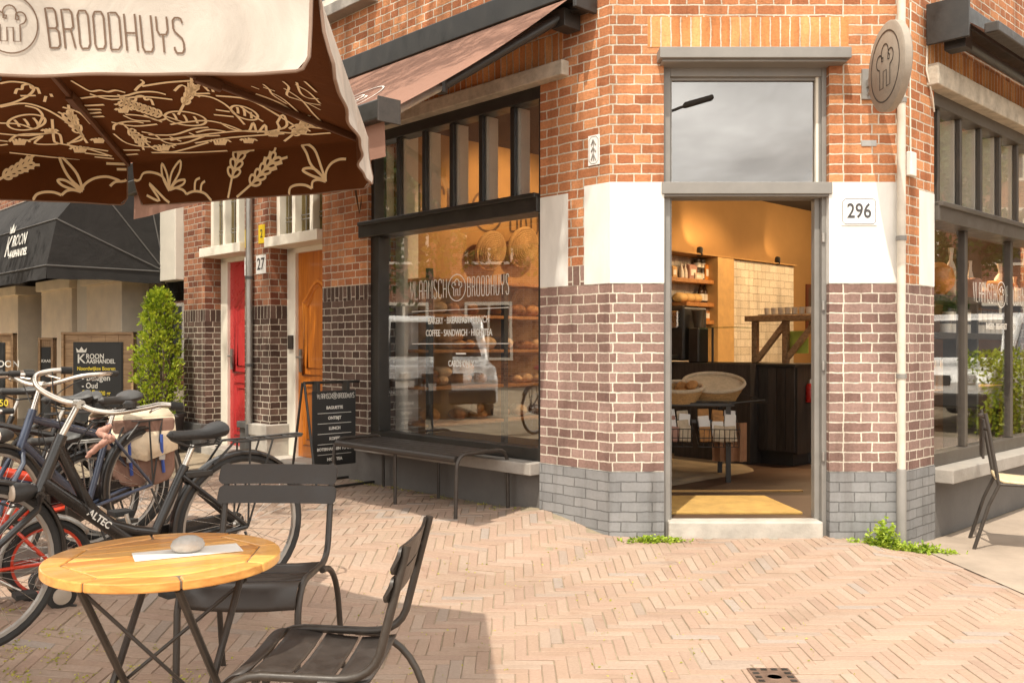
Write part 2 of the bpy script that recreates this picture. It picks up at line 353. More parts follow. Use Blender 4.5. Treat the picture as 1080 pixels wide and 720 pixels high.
# ------------------------------------------------------------------ world and sun
EL = 62.0; sd = Vector((-.37, -.93, 0)).normalized()          # towards the sun
sunv = Vector((sd.x*math.cos(R(EL)), sd.y*math.cos(R(EL)), math.sin(R(EL))))
ld = bpy.data.lights.new('sun', 'SUN'); ld.energy = 5.0; ld.angle = R(.6); ld.color = (1, .925, .79)
lo = bpy.data.objects.new('sun', ld); col.objects.link(lo); lo.location = (0, 0, 20)
lo.rotation_euler = sunv.to_track_quat('Z', 'Y').to_euler()
w = bpy.data.worlds.new('World'); sc.world = w; w.use_nodes = True; nt = w.node_tree; Lk = nt.links.new
bg = nt.nodes['Background']; bg.inputs['Strength'].default_value = .15
sky = N(nt, 'ShaderNodeTexSky', sky_type='NISHITA'); sky.sun_disc = False; sky.sun_elevation = R(EL)
sky.sun_rotation = math.atan2(sunv.x, sunv.y); sky.dust_density = 2.5; sky.ozone_density = .6
tc = N(nt, 'ShaderNodeTexCoord')
mp = N(nt, 'ShaderNodeMapping'); mp.inputs['Scale'].default_value = (1, 1, 2.6); Lk(tc.outputs['Generated'], mp.inputs['Vector'])
no = N(nt, 'ShaderNodeTexNoise', i_Scale=2.3, i_Detail=7, i_Roughness=.55, i_Distortion=.4); Lk(mp.outputs[0], no.inputs['Vector'])
cl = ramp(nt, no.outputs['Fac'], ((.36, (9.0, 8.6, 8.1)), (.50, (15.0, 14.3, 13.3)), (.64, (25, 24, 22.5))))
cov = ramp(nt, no.outputs['Fac'], ((.30, (.8,)*3), (.45, (1,)*3)))
mx = N(nt, 'ShaderNodeMix', data_type='RGBA'); Lk(cov, mx.inputs[0]); Lk(sky.outputs[0], mx.inputs[6]); Lk(cl, mx.inputs[7])
Lk(mx.outputs[2], bg.inputs['Color'])
vs = sc.view_settings; vs.view_transform = 'Standard'; vs.look = 'None'; vs.exposure = 0
cy = sc.cycles; cy.max_bounces = 8; cy.diffuse_bounces = 4; cy.transparent_max_bounces = 16; cy.use_denoising = True
cy.sample_clamp_indirect = 6; cy.caustics_reflective = False; cy.caustics_refractive = False

# ------------------------------------------------------------------ ground
def axis(a, b, fine, c, d):
    out = []; x = a
    while x < b: out.append(x); x += 6
    x = b
    while x < c: out.append(x); x += fine
    x = c
    while x <= d: out.append(x); x += 6
    return out
xs = axis(-66, -9, .11, 6, 69); ys = axis(-66, 0, .11, 14.5, 70)
g = MB(); vsx = [(x, y, gz(x, y)-.0042) for x in xs for y in ys]; n = len(ys)
g.add(vsx, [(i*n+j, (i+1)*n+j, (i+1)*n+j+1, i*n+j+1) for i in range(len(xs)-1) for j in range(n-1)], [(v[0], v[1]) for v in vsx])
tag(g.build('ground', mat('sandy_joints', (.27, .215, .145), .95, var=.35, scale=3, bump=.3), org=(0,0,0)), kind='structure')
# brick paving laid in herringbone: every clinker its own faces, sunk joints
def pave_mat():
    m, nt, p = nodes('clinker'); L = nt.links.new
    at_ = N(nt, 'ShaderNodeAttribute', attribute_name='Col')
    ge = N(nt, 'ShaderNodeNewGeometry')
    n1 = N(nt, 'ShaderNodeTexNoise', i_Scale=70, i_Detail=5, i_Roughness=.7); L(ge.outputs['Position'], n1.inputs['Vector'])
    n2 = N(nt, 'ShaderNodeTexNoise', i_Scale=1.1, i_Detail=6, i_Roughness=.62); L(ge.outputs['Position'], n2.inputs['Vector'])
    x = N(nt, 'ShaderNodeMix', data_type='RGBA', blend_type='MULTIPLY'); x.inputs[0].default_value = 1
    L(at_.outputs['Color'], x.inputs[6]); L(ramp(nt, n1.outputs['Fac'], ((.3, (.86,.855,.85)), (.65, (1.06,1.06,1.06)))), x.inputs[7])
    y = N(nt, 'ShaderNodeMix', data_type='RGBA', blend_type='MULTIPLY'); y.inputs[0].default_value = 1
    L(x.outputs[2], y.inputs[6]); L(ramp(nt, n2.outputs['Fac'], ((.30, (.82,.78,.74)), (.45, (.97,.96,.95)), (.7, (1.08,1.07,1.05)))), y.inputs[7])
    n5 = N(nt, 'ShaderNodeTexNoise', i_Scale=2.6, i_Detail=8, i_Roughness=.68, i_Distortion=.5); L(ge.outputs['Position'], n5.inputs['Vector'])
    vo = N(nt, 'ShaderNodeTexVoronoi', i_Scale=3.1); L(ge.outputs['Position'], vo.inputs['Vector'])
    z = N(nt, 'ShaderNodeMix', data_type='RGBA', blend_type='MULTIPLY'); z.inputs[0].default_value = 1
    L(y.outputs[2], z.inputs[6]); L(ramp(nt, n5.outputs['Fac'], ((.62, (1,1,1)), (.70, (.80,.72,.66)))), z.inputs[7])
    z2 = N(nt, 'ShaderNodeMix', data_type='RGBA', blend_type='MULTIPLY'); z2.inputs[0].default_value = 1
    L(z.outputs[2], z2.inputs[6]); L(ramp(nt, vo.outputs['Distance'], ((.030, (.62,.60,.58)), (.050, (1,1,1)))), z2.inputs[7])
    L(z2.outputs[2], p.inputs['Base Color']); p.inputs['Roughness'].default_value = .8; p.inputs['Specular IOR Level'].default_value = .3
    b = N(nt, 'ShaderNodeBump', i_Strength=.4, i_Distance=.006); L(n1.outputs['Fac'], b.inputs['Height']); L(b.outputs['Normal'], p.inputs['Normal'])
    return m
PW = .054; PLn = PW*4
def inside(x, y):
    t = (x-A.x)*dL.x+(y-A.y)*dL.y; p = (x-A.x)*nL.x+(y-A.y)*nL.y
    s = (x-B.x)*dR.x+(y-B.y)*dR.y; q = (x-B.x)*nR.x+(y-B.y)*nR.y
    if p < .03 and y > 6.06 and x < 1.6 and t > -.9: return False
    if y > 6.06 and -.1 < x-.644 < 2.0: return False
    if q < .03 and s > 0: return False
    if x > 2.84+(6.137-y)*.0905 and y > 4.88+.118*(x-2.8): return False
    return -.58*y-3.2 < x < 5.2 and .3 < y < 14.2
pv = MB(); pr = random.Random(3)
pal = [(.545,.385,.275), (.56,.40,.29), (.54,.37,.26), (.57,.42,.31), (.55,.375,.27), (.52,.36,.26), (.50,.38,.29), (.51,.41,.33)]
pwt = [6, 6, 5, 5, 5, 3, 1.5, 1]
for b in range(-26, 26):
    for k in range(-230, 330):
        ox = (k+8*b)*PW+.013; oy = k*PW
        for (x0, y0, wx, wy) in ((ox, oy, PW, PLn), (ox+PW, oy, PLn, PW)):
            cx, cy_ = x0+wx/2, y0+wy/2
            if not inside(cx, cy_): continue
            c = pr.choices(pal, pwt)[0]; f = pr.uniform(.955, 1.045); c = (c[0]*f*.645, c[1]*f*.66, c[2]*f*.70)
            j = .0014+pr.random()*.0008; dz = pr.gauss(0, .0011); tx = pr.gauss(0, .006); ty = pr.gauss(0, .006)
            rz = pr.gauss(0, .009); x0 += pr.gauss(0, .0012); y0 += pr.gauss(0, .0012)
            def Z(x, y): return gz(x, y)+dz+(x-cx)*tx+(y-cy_)*ty
            def Q(x, y, e): return (x-(y-cy_)*rz, y+(x-cx)*rz, e)
            X0, X1, Y0, Y1 = x0+j, x0+wx-j, y0+j, y0+wy-j; e = .0028
            top = [(X0+e, Y0+e), (X1-e, Y0+e), (X1-e, Y1-e), (X0+e, Y1-e)]; bot = [(X0, Y0), (X1, Y0), (X1, Y1), (X0, Y1)]
            vv = [Q(*q, Z(*q)) for q in top]+[Q(*q, Z(*q)-.0025) for q in bot]+[Q(*q, Z(*q)-.010) for q in bot]
            pv.col = c
            pv.add(vv, [(0,1,2,3)]+[(4+i, 4+(i+1) % 4, (i+1) % 4, i) for i in range(4)]+[(8+i, 8+(i+1) % 4, 4+(i+1) % 4, 4+i) for i in range(4)])
tag(pv.build('pavement', pave_mat(), org=(0,0,0)), kind='structure')
# smooth concrete terrace along the right front, road far left and right for what the panes mirror
tr = MB(); gx = []
for i in range(13):
    for j in range(13):
        s = i*.75-.02; q = j/12
        a = PR(s, 0) if s > .14 else PR(.14, 0); 
        b_ = Vector((2.80+s*1.02, 4.70+s*.12, 0)) 
        P = a.lerp(b_, q); gx.append((P.x, P.y, gz(P.x, P.y)+.006))
tr.add(gx, [(i*13+j, i*13+j+1, (i+1)*13+j+1, (i+1)*13+j) for i in range(12) for j in range(12)], [(v[0], v[1]) for v in gx])
o = tr.build('terrace', M['concrete'], org=(0,0,0)); tag(o, kind='structure')
rd = MB(); rd.face([(-60,-60,.004),(60,-60,.004),(60,-3.5,.004),(-60,-3.5,.004)]); tag(rd.build('road', M['asphalt'], org=(0,0,0)), kind='structure')

# ------------------------------------------------------------------ the corner shop
cb = thing('corner_shop', 'red brick corner shop with brown brick base, white stone blocks and open doorway', 'building', (.644, 6.04, 0))
def bL(mb, t0, t1, p0, p1, z0, z1): return mb.box(-t1, -t0, -p1, -p0, z0, z1)
def bR(mb, s0, s1, p0, p1, z0, z1): return mb.box(s0, s1, -p1, -p0, z0, z1)
WZ = 1.725; TOP = 7.2
W = MB(ML); bL(W, 0, .64, -.3, 0, WZ, 3.17); bL(W, 0, 2.75, -.3, 0, 3.17, TOP); bL(W, 2.75, 3.48, -.3, 0, 1.85, TOP)
W.build('wall', M['brick'], cb)
W = MB(MC); W.box(.644, 1.0, 0, .3, WZ, 3.27); W.box(2.09, 2.57, 0, .3, WZ, 3.27); W.box(.644, 2.57, 0, .3, 3.27, TOP); W.build('wall', M['brick'], cb)
W = MB(MR); bR(W, 0, .523, -.3, 0, WZ, 3.14); bR(W, 0, 9, -.3, 0, 3.14, TOP); bR(W, 3.3, 9, -.3, 0, WZ, 3.14); W.build('wall', M['brick'], cb)
W = MB(ML); bL(W, 0, .64, -.3, 0, .482, WZ); W.build('brown_wall', M['brown'], cb)
for a, b in ((.644, 1.0), (2.09, 2.57)): W = MB(MC); W.box(a, b, 0, .3, .482, WZ); W.build('brown_wall', M['brown'], cb)
for a, b, z in ((0, .523, .482), (3.3, 9, -.3)): W = MB(MR); bR(W, a, b, -.3, 0, z, WZ); W.build('brown_wall', M['brown'], cb)
W = MB(ML); bL(W, 2.75, 3.48, -.3, 0, .40, 1.72); W.build('brown_wall', M['dark'], cb)
dsold = brick_mat('dark_soldier', (.055,.032,.025), (.095,.058,.045), (.15,.095,.075), (.50,.44,.36), bw=.5, rh=.0654, squash=1, rot=True)
W = MB(ML); bL(W, 2.75, 3.48, -.3, .0, 1.72, 1.85); W.build('soldier_course', dsold, cb)
W = MB(ML); bL(W, -.003, .64, -.3, .008, -.3, .484); W.build('plinth', M['greybrick'], cb)
for a, b in ((.641, 1.0), (2.09, 2.573)): W = MB(MC); W.box(a, b, -.008, .3, -.3, .484); W.build('plinth', M['greybrick'], cb)
W = MB(MR); bR(W, -.003, .523, -.3, .008, -.3, .484); W.build('plinth', M['greybrick'], cb)
W = MB(ML); bL(W, .64, 3.48, -.3, -.02, -.3, .40); W.build('plinth', M['greywall'], cb)
W = MB(MR); bR(W, .523, 3.3, -.3, -.03, -.3, .36); W.build('plinth', M['greywall'], cb)
# white blocks
W = MB(ML); bL(W, .001, .222, -.1, .004, WZ, 2.39); W.build('white_block', M['white'], cb)
W = MB(ML); bL(W, .372, .638, -.1, .004, WZ, 2.36); W.build('white_block', M['white'], cb)
W = MB(MC); W.box(.643, 1.002, -.004, .1, WZ, 2.39); W.build('white_block', M['white'], cb)
W = MB(MC); W.box(2.088, 2.571, -.004, .1, WZ, 2.39); W.build('white_block', M['white'], cb)
W = MB(MR); bR(W, .001, .05, -.1, .004, WZ, 2.39); W.build('white_block', M['white'], cb)
W = MB(MR); bR(W, .27, .521, -.1, .004, WZ, 2.37); W.build('white_block', M['white'], cb)
W = MB(ML); bL(W, .225, .369, -.1, .0025, WZ, 1.855); W.build('soldier_course', brick_mat('brown_soldier', (.13,.075,.06), (.22,.135,.11), (.30,.19,.16), (.66,.60,.50), bw=.5, rh=.0654, squash=1, rot=True), cb)
# lintels and flat arches
W = MB(MC); W.box(.893, 2.217, -.003, .1, 3.278, 3.475); W.build('flat_arch', M['soldier'], cb)
W = MB(ML); bL(W, .42, 2.95, -.1, .003, 3.272, 3.48); W.build('flat_arch', M['soldier'], cb)
W = MB(MR); bR(W, .42, 3.4, -.1, .003, 3.252, 3.45); W.build('flat_arch', M['soldier'], cb)
W = MB(ML); bL(W, .366, 2.95, -.1, .07, 3.165, 3.27); W.build('lintel', M['stone'], cb, .008)
W = MB(MR); bR(W, .40, 3.45, -.1, .08, 3.10, 3.25); W.build('lintel', M['stone'], cb, .008)
W = MB(MC); W.box(.955, 2.195, -.12, .1, 3.172, 3.243); W.box(.975, 2.175, -.09, .1, 3.155, 3.172); W.build('lintel', M['greypaint'], cb, .004)
# window sills
W = MB(ML); bL(W, .642, 2.82, -.2, .10, .40, .485); W.build('window_sill', M['sill'], cb, .006)
W = MB(MR); bR(W, .525, 3.3, -.2, .13, .36, .455); W.build('window_sill', M['sill'], cb, .006)
# the upper window, of which the photo shows only the sill and a little frame
W = MB(ML); bL(W, 2.60, 4.2, -.1, .13, 4.28, 4.38); sw = W.build('upper_window', M['sill'], cb, .006)
W = MB(ML); bL(W, 2.75, 2.85, -.05, .03, 4.38, 6.2); bL(W, 3.95, 4.05, -.05, .03, 4.38, 6.2); bL(W, 2.85, 3.95, -.05, .03, 4.38, 4.5); bL(W, 2.85, 3.95, -.05, .03, 6.1, 6.2); W.build('frame', M['cream'], sw)
W = MB(ML); bL(W, 2.85, 3.95, -.05, .01, 4.5, 6.1); W.build('pane', M['vanglass'], sw)

# left display window: black frame, six top lights over one big pane
def display(name, b, Mx, x0, x1, z0, zt, z1, muls, bigmul, fr, lights_w, side):
    f = MB(Mx)
    b(f, x0, x1, -.16, -.03, z0, z0+.09); b(f, x0, x0+(.05), -.16, -.03, z0+.09, zt); b(f, x1-.12 if side < 0 else x1-.05, x1, -.16, -.03, z0+.09, zt)
    b(f, x0, x1, -.16, -.02, z1-.09, z1); b(f, x0, x0+.05, -.16, -.035, zt+.13, z1-.09); b(f, x1-.05, x1, -.16, -.035, zt+.13, z1-.09)
    for m in muls: b(f, m-.022, m+.022, -.085, -.05, zt+.13, z1-.09)
    for m in bigmul: b(f, m-.03, m+.03, -.125, -.06, z0+.09, zt)
    wn = f.build(name, fr, cb, .004)
    g = MB(Mx); b(g, x0-.0+.003, x1+(.10 if side < 0 else 0), -.17, .035, zt, zt+.13); b(g, x0+.003, x1+(.08 if side < 0 else 0), -.03, .06, zt+.10, zt+.135); g.build('transom', fr, wn, .006)
    g = MB(Mx)
    for m in muls: b(g, m-.028, m+.028, -.21, -.092, zt+.13, z1-.09)
    b(g, x1-.06, x1, -.24, -.161, zt+.13, z1-.09); b(g, x0, x0+.05, -.24, -.161, zt+.13, z1-.09)
    g.build('inner_mullion', M['cream'], wn, .003)
    g = MB(Mx); b(g, x0+.04, x1-.04, -.089, -.085, z0+.05, zt+.02); g.build('pane', M['glass' if side < 0 else 'glassr'], wn)
    g = MB(Mx); b(g, x0+.04, x1-.04, -.089, -.085, zt+.10, z1-.05); g.build('top_light', M['glass' if side < 0 else 'glassr'], wn)
    return wn
wl = display('display_window', bL, ML, .64, 2.75, .487, 2.26, 3.165, [.98, 1.33, 1.68, 2.03, 2.38], [], M['frame'], .34, -1)
wr_ = display('display_window', bR, MR, .523, 3.3, .457, 2.185, 3.10, [.74, 1.16, 1.58, 2.0, 2.42, 2.84], [1.29, 2.3], mat('brown_grey_frame', (.075,.062,.05), .42, var=.2), .42, 1)
# door frame with transom window
f = MB(MC)
f.box(1.0, 1.052, .05, .20, -.1, 3.165); f.box(2.058, 2.09, .05, .20, -.1, 3.165); f.box(1.052, 2.058, .05, .20, 3.10, 3.165)
f.box(1.052, 1.07, .10, .16, .15, 2.31); f.box(2.022, 2.058, .09, .16, .15, 2.31)
df = f.build('door_frame', M['greypaint'], cb, .004)
f = MB(MC); f.box(.985, 2.105, -.02, .20, 2.31, 2.388); f.box(.995, 2.095, .0, .19, 2.296, 2.31); f.build('transom', M['greypaint'], df, .004)
f = MB(MC); f.box(1.052, 1.066, .08, .15, 2.388, 3.10); f.box(1.066, 2.024, .08, .15, 3.082, 3.10); f.box(2.042, 2.058, .07, .15, 2.388, 3.10); f.build('transom_sash', M['greypaint'], df)
f = MB(MC); f.box(2.024, 2.042, .07, .15, 2.388, 3.10); f.build('sash_edge', M['cream'], df)
f = MB(MC); f.box(1.066, 2.024, .10, .105, 2.388, 3.082); f.build('transom_pane', M['glass2'], df)
f = MB(MC)
for z in (.55, 1.15, 1.55, 2.0): f = MB(MC); f.lathe([(0, 0), (.012, 0), (.012, .06), (0, .06)], (2.066, .045, z), 10); f.build('hinge', M['silver'], df)
f = MB(MC); f.box(1.03, 2.045, -.02, .22, -.2, .158); f.build('doorstep', M['step'], cb, .012)

# ------------------------------------------------------------------ inside the shop (local frame of the left front)
poly = [(-3.0, .12), (-.02, .12), (1.2, 1.42), (1.2, 9.2), (-3.0, 9.2)]
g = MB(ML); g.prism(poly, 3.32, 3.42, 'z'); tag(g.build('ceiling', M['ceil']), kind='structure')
g = MB(ML); g.prism(poly, -.25, .16, 'z'); tag(g.build('shop_floor', M['floorwood']), kind='structure')
g = MB(ML); g.box(-2.97, -2.85, .12, 9.2, .16, 3.32); tag(g.build('back_wall', M['plaster']), kind='structure')
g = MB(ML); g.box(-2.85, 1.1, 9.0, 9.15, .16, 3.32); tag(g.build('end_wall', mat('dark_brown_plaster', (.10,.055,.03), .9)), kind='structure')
g = MB(ML); g.box(-2.848, -2.83, .125, .62, .16, 3.3); g.box(-2.83, -2.62, .30, .34, .5, 3.2); tag(g.build('daylit_reveal', M['cream']), kind='structure')  # wall strip coloured cream for the daylight by the window, with inner return
# a step line in the floor
g = MB(MC); g.box(1.1, 2.3, 1.2, 1.24, .16, .172); tag(g.build('floor_strip', M['ochre']), 'thin pale strip across the dark plank floor behind the mat', 'floor strip')
g = MB(MC); g.prism([(1.072, .235), (1.99, .235), (1.92, .93), (1.14, .93)], .16, .178, 'z'); g.build
tag(g.build('doormat', M['coir'], bevel=.004), 'yellow brown coir doormat just inside the open doorway', 'doormat')

# ------------------------------------------------------------------ neighbouring house with two front doors
hs = thing('brick_house', 'narrow red brick house front with a red and an orange front door', 'house', tuple(PL(4.95, 0, .12)))
T0, T1, T2, T3, T4 = 3.48, 4.447, 4.98, 5.91, 6.45
W = MB(ML)
for a, b in ((T1, T2), (T3, T4)): bL(W, a, b, -.3, 0, 1.72, 3.4)
bL(W, T0, T4, -.3, 0, 3.4, TOP); W.build('wall', M['house'], hs)
for a, b in ((T1, T2), (T3, T4)):
    W = MB(ML); bL(W, a, b, -.3, 0, -.2, 1.59); W.build('brown_wall', M['dark'], hs)
    W = MB(ML); bL(W, a, b, -.3, 0, 1.59, 1.72); W.build('soldier_course', dsold, hs)
W = MB(ML); bL(W, T1-.03, T2-.2, -.22, .06, -.1, .40); bL(W, T1-.045, T2-.2, -.22, .075, .40, .52); W.build('stone_base', M['step'], hs, .01)
W = MB(ML); bL(W, T2-.2, T2+.02, -.22, .05, -.1, .46); bL(W, T2-.2, T2+.03, -.22, .08, .46, .53); W.build('dark_base', M['lead'], hs, .01)
W = MB(ML); bL(W, T3-.02, T4+.02, -.22, .06, -.1, .44); W.build('dark_base', M['lead'], hs, .01)
def house_door(t0, t1, m, name, arch):
    W = MB(ML); bL(W, t0, t1, -.3, .05, -.1, .20); W.build('door_step', M['step'], hs, .01)
    fr = MB(ML); bL(fr, t0, t0+.05, -.28, -.19, .2, 2.3); bL(fr, t1-.16, t1, -.28, -.19, .2, 2.3); bL(fr, t0, t1, -.28, -.19, 2.25, 2.3); 
    dfm = fr.build('door_casing', M['cream'], hs, .004)
    d = MB(ML); bL(d, t0+.05, t1-.16, -.27, -.225, .2, 2.25); do = d.build(name, m, hs, .003)
    pn = MB(ML); c0, c1 = t0+.15, t1-.27; yy = .225
    def path(i):
        a, b = -c1+i, -c0-i; pts = [(a, yy, 1.02+i), (b, yy, 1.02+i), (b, yy, 1.75-i*.5)]
        for k in range(9):
            u = k/8; pts.append((b+(a-b)*u, yy, 1.75+.20*math.sin(math.pi*u)**1.5-i*.6))
        pts.append((a, yy, 1.75-i*.5)); return pts
    pn.tube(path(0), .022, 6, True); pn.tube(path(.07), .014, 6, True)
    for i in (0, .06): pn.tube([(-c1+i, yy, .32+i), (-c0-i, yy, .32+i), (-c0-i, yy, .9-i), (-c1+i, yy, .9-i)], .013, 6, True)
    pn.build('door_panel', m, do, sm=True)
    h = MB(ML); h.tube([(-t1+.22, .21, 1.2), (-t1+.22, .17, 1.2), (-t1+.32, .17, 1.2)], .011, 8); h.box(-t1+.20, -t1+.24, .205, .226, 1.05, 1.28); h.build('door_handle', M['silver'], do, sm=True)
    tw = MB(ML)
    z0, z1 = 2.40, 3.38; tt0, tt1 = t0-.02, t1+.0
    bL(tw, tt0, tt0+.06, -.2, -.07, z0, z1); bL(tw, tt1-.06, tt1, -.2, -.07, z0, z1); bL(tw, tt0, tt1, -.2, -.07, z1, z1+.03)
    wd = (tt1-tt0)/3
    for k in (1, 2): bL(tw, tt0+wd*k-.03, tt0+wd*k+.03, -.2, -.07, z0, z1)
    bL(tw, tt0+.02, tt1+.02, -.2, .06, 2.30, 2.40); wo = tw.build('transom_window', M['cream'], hs, .005)
    gp = MB(ML); bL(gp, tt0+.05, tt1-.05, -.15, -.145, z0, z1); gp.build('pane', M['leaded'], wo)
    le = MB(ML)
    for k in range(3):
        for j in range(1, 3): bL(le, tt0+wd*k+.03+j*(wd-.06)/3-.005, tt0+wd*k+.03+j*(wd-.06)/3+.005, -.144, -.138, z0, z1)
    for z in (2.56, 2.60, 2.9, 3.1): bL(le, tt0+.05, tt1-.05, -.144, -.138, z, z+.009)
    le.build('leaded_bars', M['silver'], wo)
    bk = MB(ML); bL(bk, t0, t1, -.34, -.31, 0, 3.4); bk.build('hall_back', mat('hall_tan_'+name, (.30,.22,.12), .9, var=.3, scale=4), hs)  # mottled tan panel closing the hall behind the door
    return do
od = house_door(T0, T1, M['orangedoor'], 'orange_door', 1); rdo = house_door(T2, T3, M['reddoor'], 'red_door', 1)
b = MB(ML); bL(b, T1-.13, T1-.05, -.19, -.165, 1.28, 1.42); b.build('bell_plate', M['bronze'], hs, .004)
def text(txt, size, Mx, mt, parent=None, name='lettering', align='CENTER', sx=1, bold=0, ext=.0008, fit=None):
    c = bpy.data.curves.new('t', 'FONT'); c.body = txt; c.size = size; c.align_x = align; c.align_y = 'CENTER'; c.extrude = ext; c.space_character = 1.0; c.offset = bold; c.resolution_u = 3
    o = bpy.data.objects.new('t', c); col.objects.link(o)
    bpy.context.view_layer.update(); dg = bpy.context.evaluated_depsgraph_get()
    me = bpy.data.meshes.new_from_object(o.evaluated_get(dg)); bpy.data.objects.remove(o)
    if fit: sx = fit/max(1e-6, max(v.co.x for v in me.vertices)-min(v.co.x for v in me.vertices))
    mb = MB(Mx @ Matrix.Diagonal((sx, 1, 1, 1)))
    mb.add([tuple(v.co) for v in me.vertices], [tuple(p.vertices) for p in me.polygons]); bpy.data.meshes.remove(me)
    if mt is None: return mb
    return mb.build(name, mt, parent)
def wallM(Mx, x, y, z): return Mx @ Matrix.Translation((x, y, z)) @ Matrix.Rotation(R(90), 4, 'X')
def merge(a, b):
    i = len(a.v); a.v += b.v; a.f += [tuple(i+k for k in f) for f in b.f]; a.uv += b.uv; a.c += b.c
def plate(label, cat, name, Mx, x0, x1, z0, z1, y, mt, txt=None, size=.1, tm=None, border=None, sx=1, group=None, th=.006):
    t = thing(name, label, cat, tuple(Mx @ Vector(((x0+x1)/2, y, z0))), group)
    mb = MB(Mx); mb.box(x0, x1, y-th, y, z0, z1); mb.build('plate', mt, t, .002)
    if border:
        b = MB(Mx); bw = border
        pts = [(x0+bw*3, z0+bw), (x1-bw*3, z0+bw), (x1-bw, z0+bw*3), (x1-bw, z1-bw*3), (x1-bw*3, z1-bw), (x0+bw*3, z1-bw), (x0+bw, z1-bw*3), (x0+bw, z0+bw*3)]
        b.ribbon([(p[0], y-th-.001, p[1]) for p in pts], bw*.55, (0,-1,0), True); b.build('border', tm, t)
    if txt: text(txt, size, wallM(Mx, (x0+x1)/2, y-th-.001, (z0+z1)/2), tm, t, sx=sx, bold=.002)
    return t
dk = mat('dark_enamel', (.055,.05,.05), .4)
plate('white enamel house number plate reading 27 on the brick pier', 'number plate', 'house_number_plate', ML, -4.73, -4.53, 2.05, 2.24, 0, M['enamel'], '27', .17, dk, None, .9, 'house number plates')
plate('white enamel house number plate reading 29 beside the red door', 'number plate', 'house_number_plate', ML, -4.975, -4.83, 2.05, 2.24, 0, M['enamel'], '29', .15, dk, None, .7, 'house number plates')
plate('small yellow plate above house number 27', 'plate', 'yellow_plate', ML, -4.68, -4.55, 2.36, 2.55, 0, M['yellowplate'], '2', .12, dk, None, .8, 'yellow plates')
plate('small yellow plate above house number 29 by the pipe', 'plate', 'yellow_plate', ML, -4.97, -4.87, 2.34, 2.53, 0, M['yellowplate'], '2', .12, dk, None, .7, 'yellow plates')
plate('white wall plate with black 296 and cut corner border', 'number plate', 'house_number_plate', MC, 2.167, 2.40, 2.105, 2.285, -.004, M['enamel'], '296', .135, dk, .008, .80, 'house number plates')
plate('small white relief tile on brick left of the transom', 'tile', 'wall_tile', ML, -.185, -.085, 2.52, 2.72, 0, M['enamel'], None, 0, M['sill'], .010)
tl_ = [o for o in bpy.data.objects if o.name.startswith('wall_tile')][0]
a = MB(ML)
for z0_, z1_ in ((2.555, 2.60), (2.61, 2.64), (2.655, 2.69)): a.tube([(-.155, -.008, z0_), (-.135, -.010, z1_), (-.115, -.008, z0_)], .005, 6)
a.box(-.138, -.132, -.011, -.006, 2.55, 2.69); a.build('relief', M['sill'], tl_, sm=True)
plate('little pale plate on the brick under the round sign', 'plate', 'name_plate', MC, 2.30, 2.40, 2.625, 2.665, 0, M['silver'])
def pipe(name, label, P, r, z0, z1, zs, m1, m2):
    t = thing(name, label, 'downpipe', (P.x, P.y, z0))
    a = MB(); a.lathe([(r, zs), (r, z1)], (P.x, P.y, 0), 16); a.build('upper_pipe', m1, t, sm=True)
    a = MB(); a.lathe([(r*1.15, z0), (r*1.15, zs), (r*1.0, zs+.01)], (P.x, P.y, 0), 16); a.build('lower_pipe', m2, t, sm=True)
    for z in (1.1, 2.0, 2.9):
        if z > zs: a = MB(); a.lathe([(r+.001, z), (r+.006, z), (r+.006, z+.03), (r+.001, z+.03)], (P.x, P.y, 0), 16); a.build('pipe_clip', m2, t, sm=True)
pipe('downpipe', 'pale downpipe running down the right corner of the brick shop', Vector((2.546, 5.995, 0)), .027, -.1, TOP, .50, M['pipe'], M['greypaint'])
pipe('downpipe', 'weathered grey downpipe on the brick pier between the two front doors', PL(4.79, .05), .036, .0, TOP, .5, M['silver'], M['lead'])
b = thing('junction_box', 'small white junction box on brick beside the corner downpipe', 'junction box', tuple(PR(.10, .02, 2.45)))
a = MB(MR); bR(a, .06, .15, 0, .035, 2.44, 2.60); a.build('cover', M['white'], b, .006)
a = MB(MR); a.tube([(.105, -.012, 2.60), (.10, -.010, 3.2), (.11, -.010, 3.6)], .005, 6); a.build('cable', M['cream'], b)
b = MB(MR); b.tube([(.38, -.01, 3.42), (.37, -.01, 3.2), (.45, -.02, 3.02), (.50, -.01, 2.94)], .006, 6); tag(b.build('cable', M['cream'], sm=True), 'thin pale cable hanging from the awning box on the right', 'cable')

# ------------------------------------------------------------------ cheese shop farther along
ks = thing('cheese_shop', 'cheese shop front with pale sandstone columns under a black awning', 'building', tuple(PL(9.5, 0, .12)))
for a, b in ((8.18, 9.45), (10.05, 11.4), (12.6, 14.2)):
    W = MB(ML); bL(W, a, b, -.3, .06, -.1, 2.15); bL(W, a-.08, b+.08, -.3, .12, 2.15, 2.3); W.build('column', M['sandstone'], ks, .01)
W = MB(ML); bL(W, 9.55, 9.95, -.25, .02, -.1, 2.6); W.build('pilaster', M['cream'], ks, .008)
W = MB(ML); bL(W, 6.45, 15, -.35, -.30, -.1, .55); W.build('base_panel', M['lead'], ks)
W = MB(ML); bL(W, 6.45, 15, -.3, .0, 2.75, TOP); W.build('wall', M['house'], ks)
W = MB(ML); bL(W, 6.45, 15, -.22, -.212, .55, 2.75); W.build('shop_pane', M['glass'], ks)
W = MB(ML); bL(W, 6.5, 6.6, -.3, -.18, .5, 2.75); bL(W, 7.3, 7.36, -.3, -.18, .5, 2.75); bL(W, 6.5, 15, -.3, -.18, .5, .58); W.build('shop_frame', M['frame'], ks)
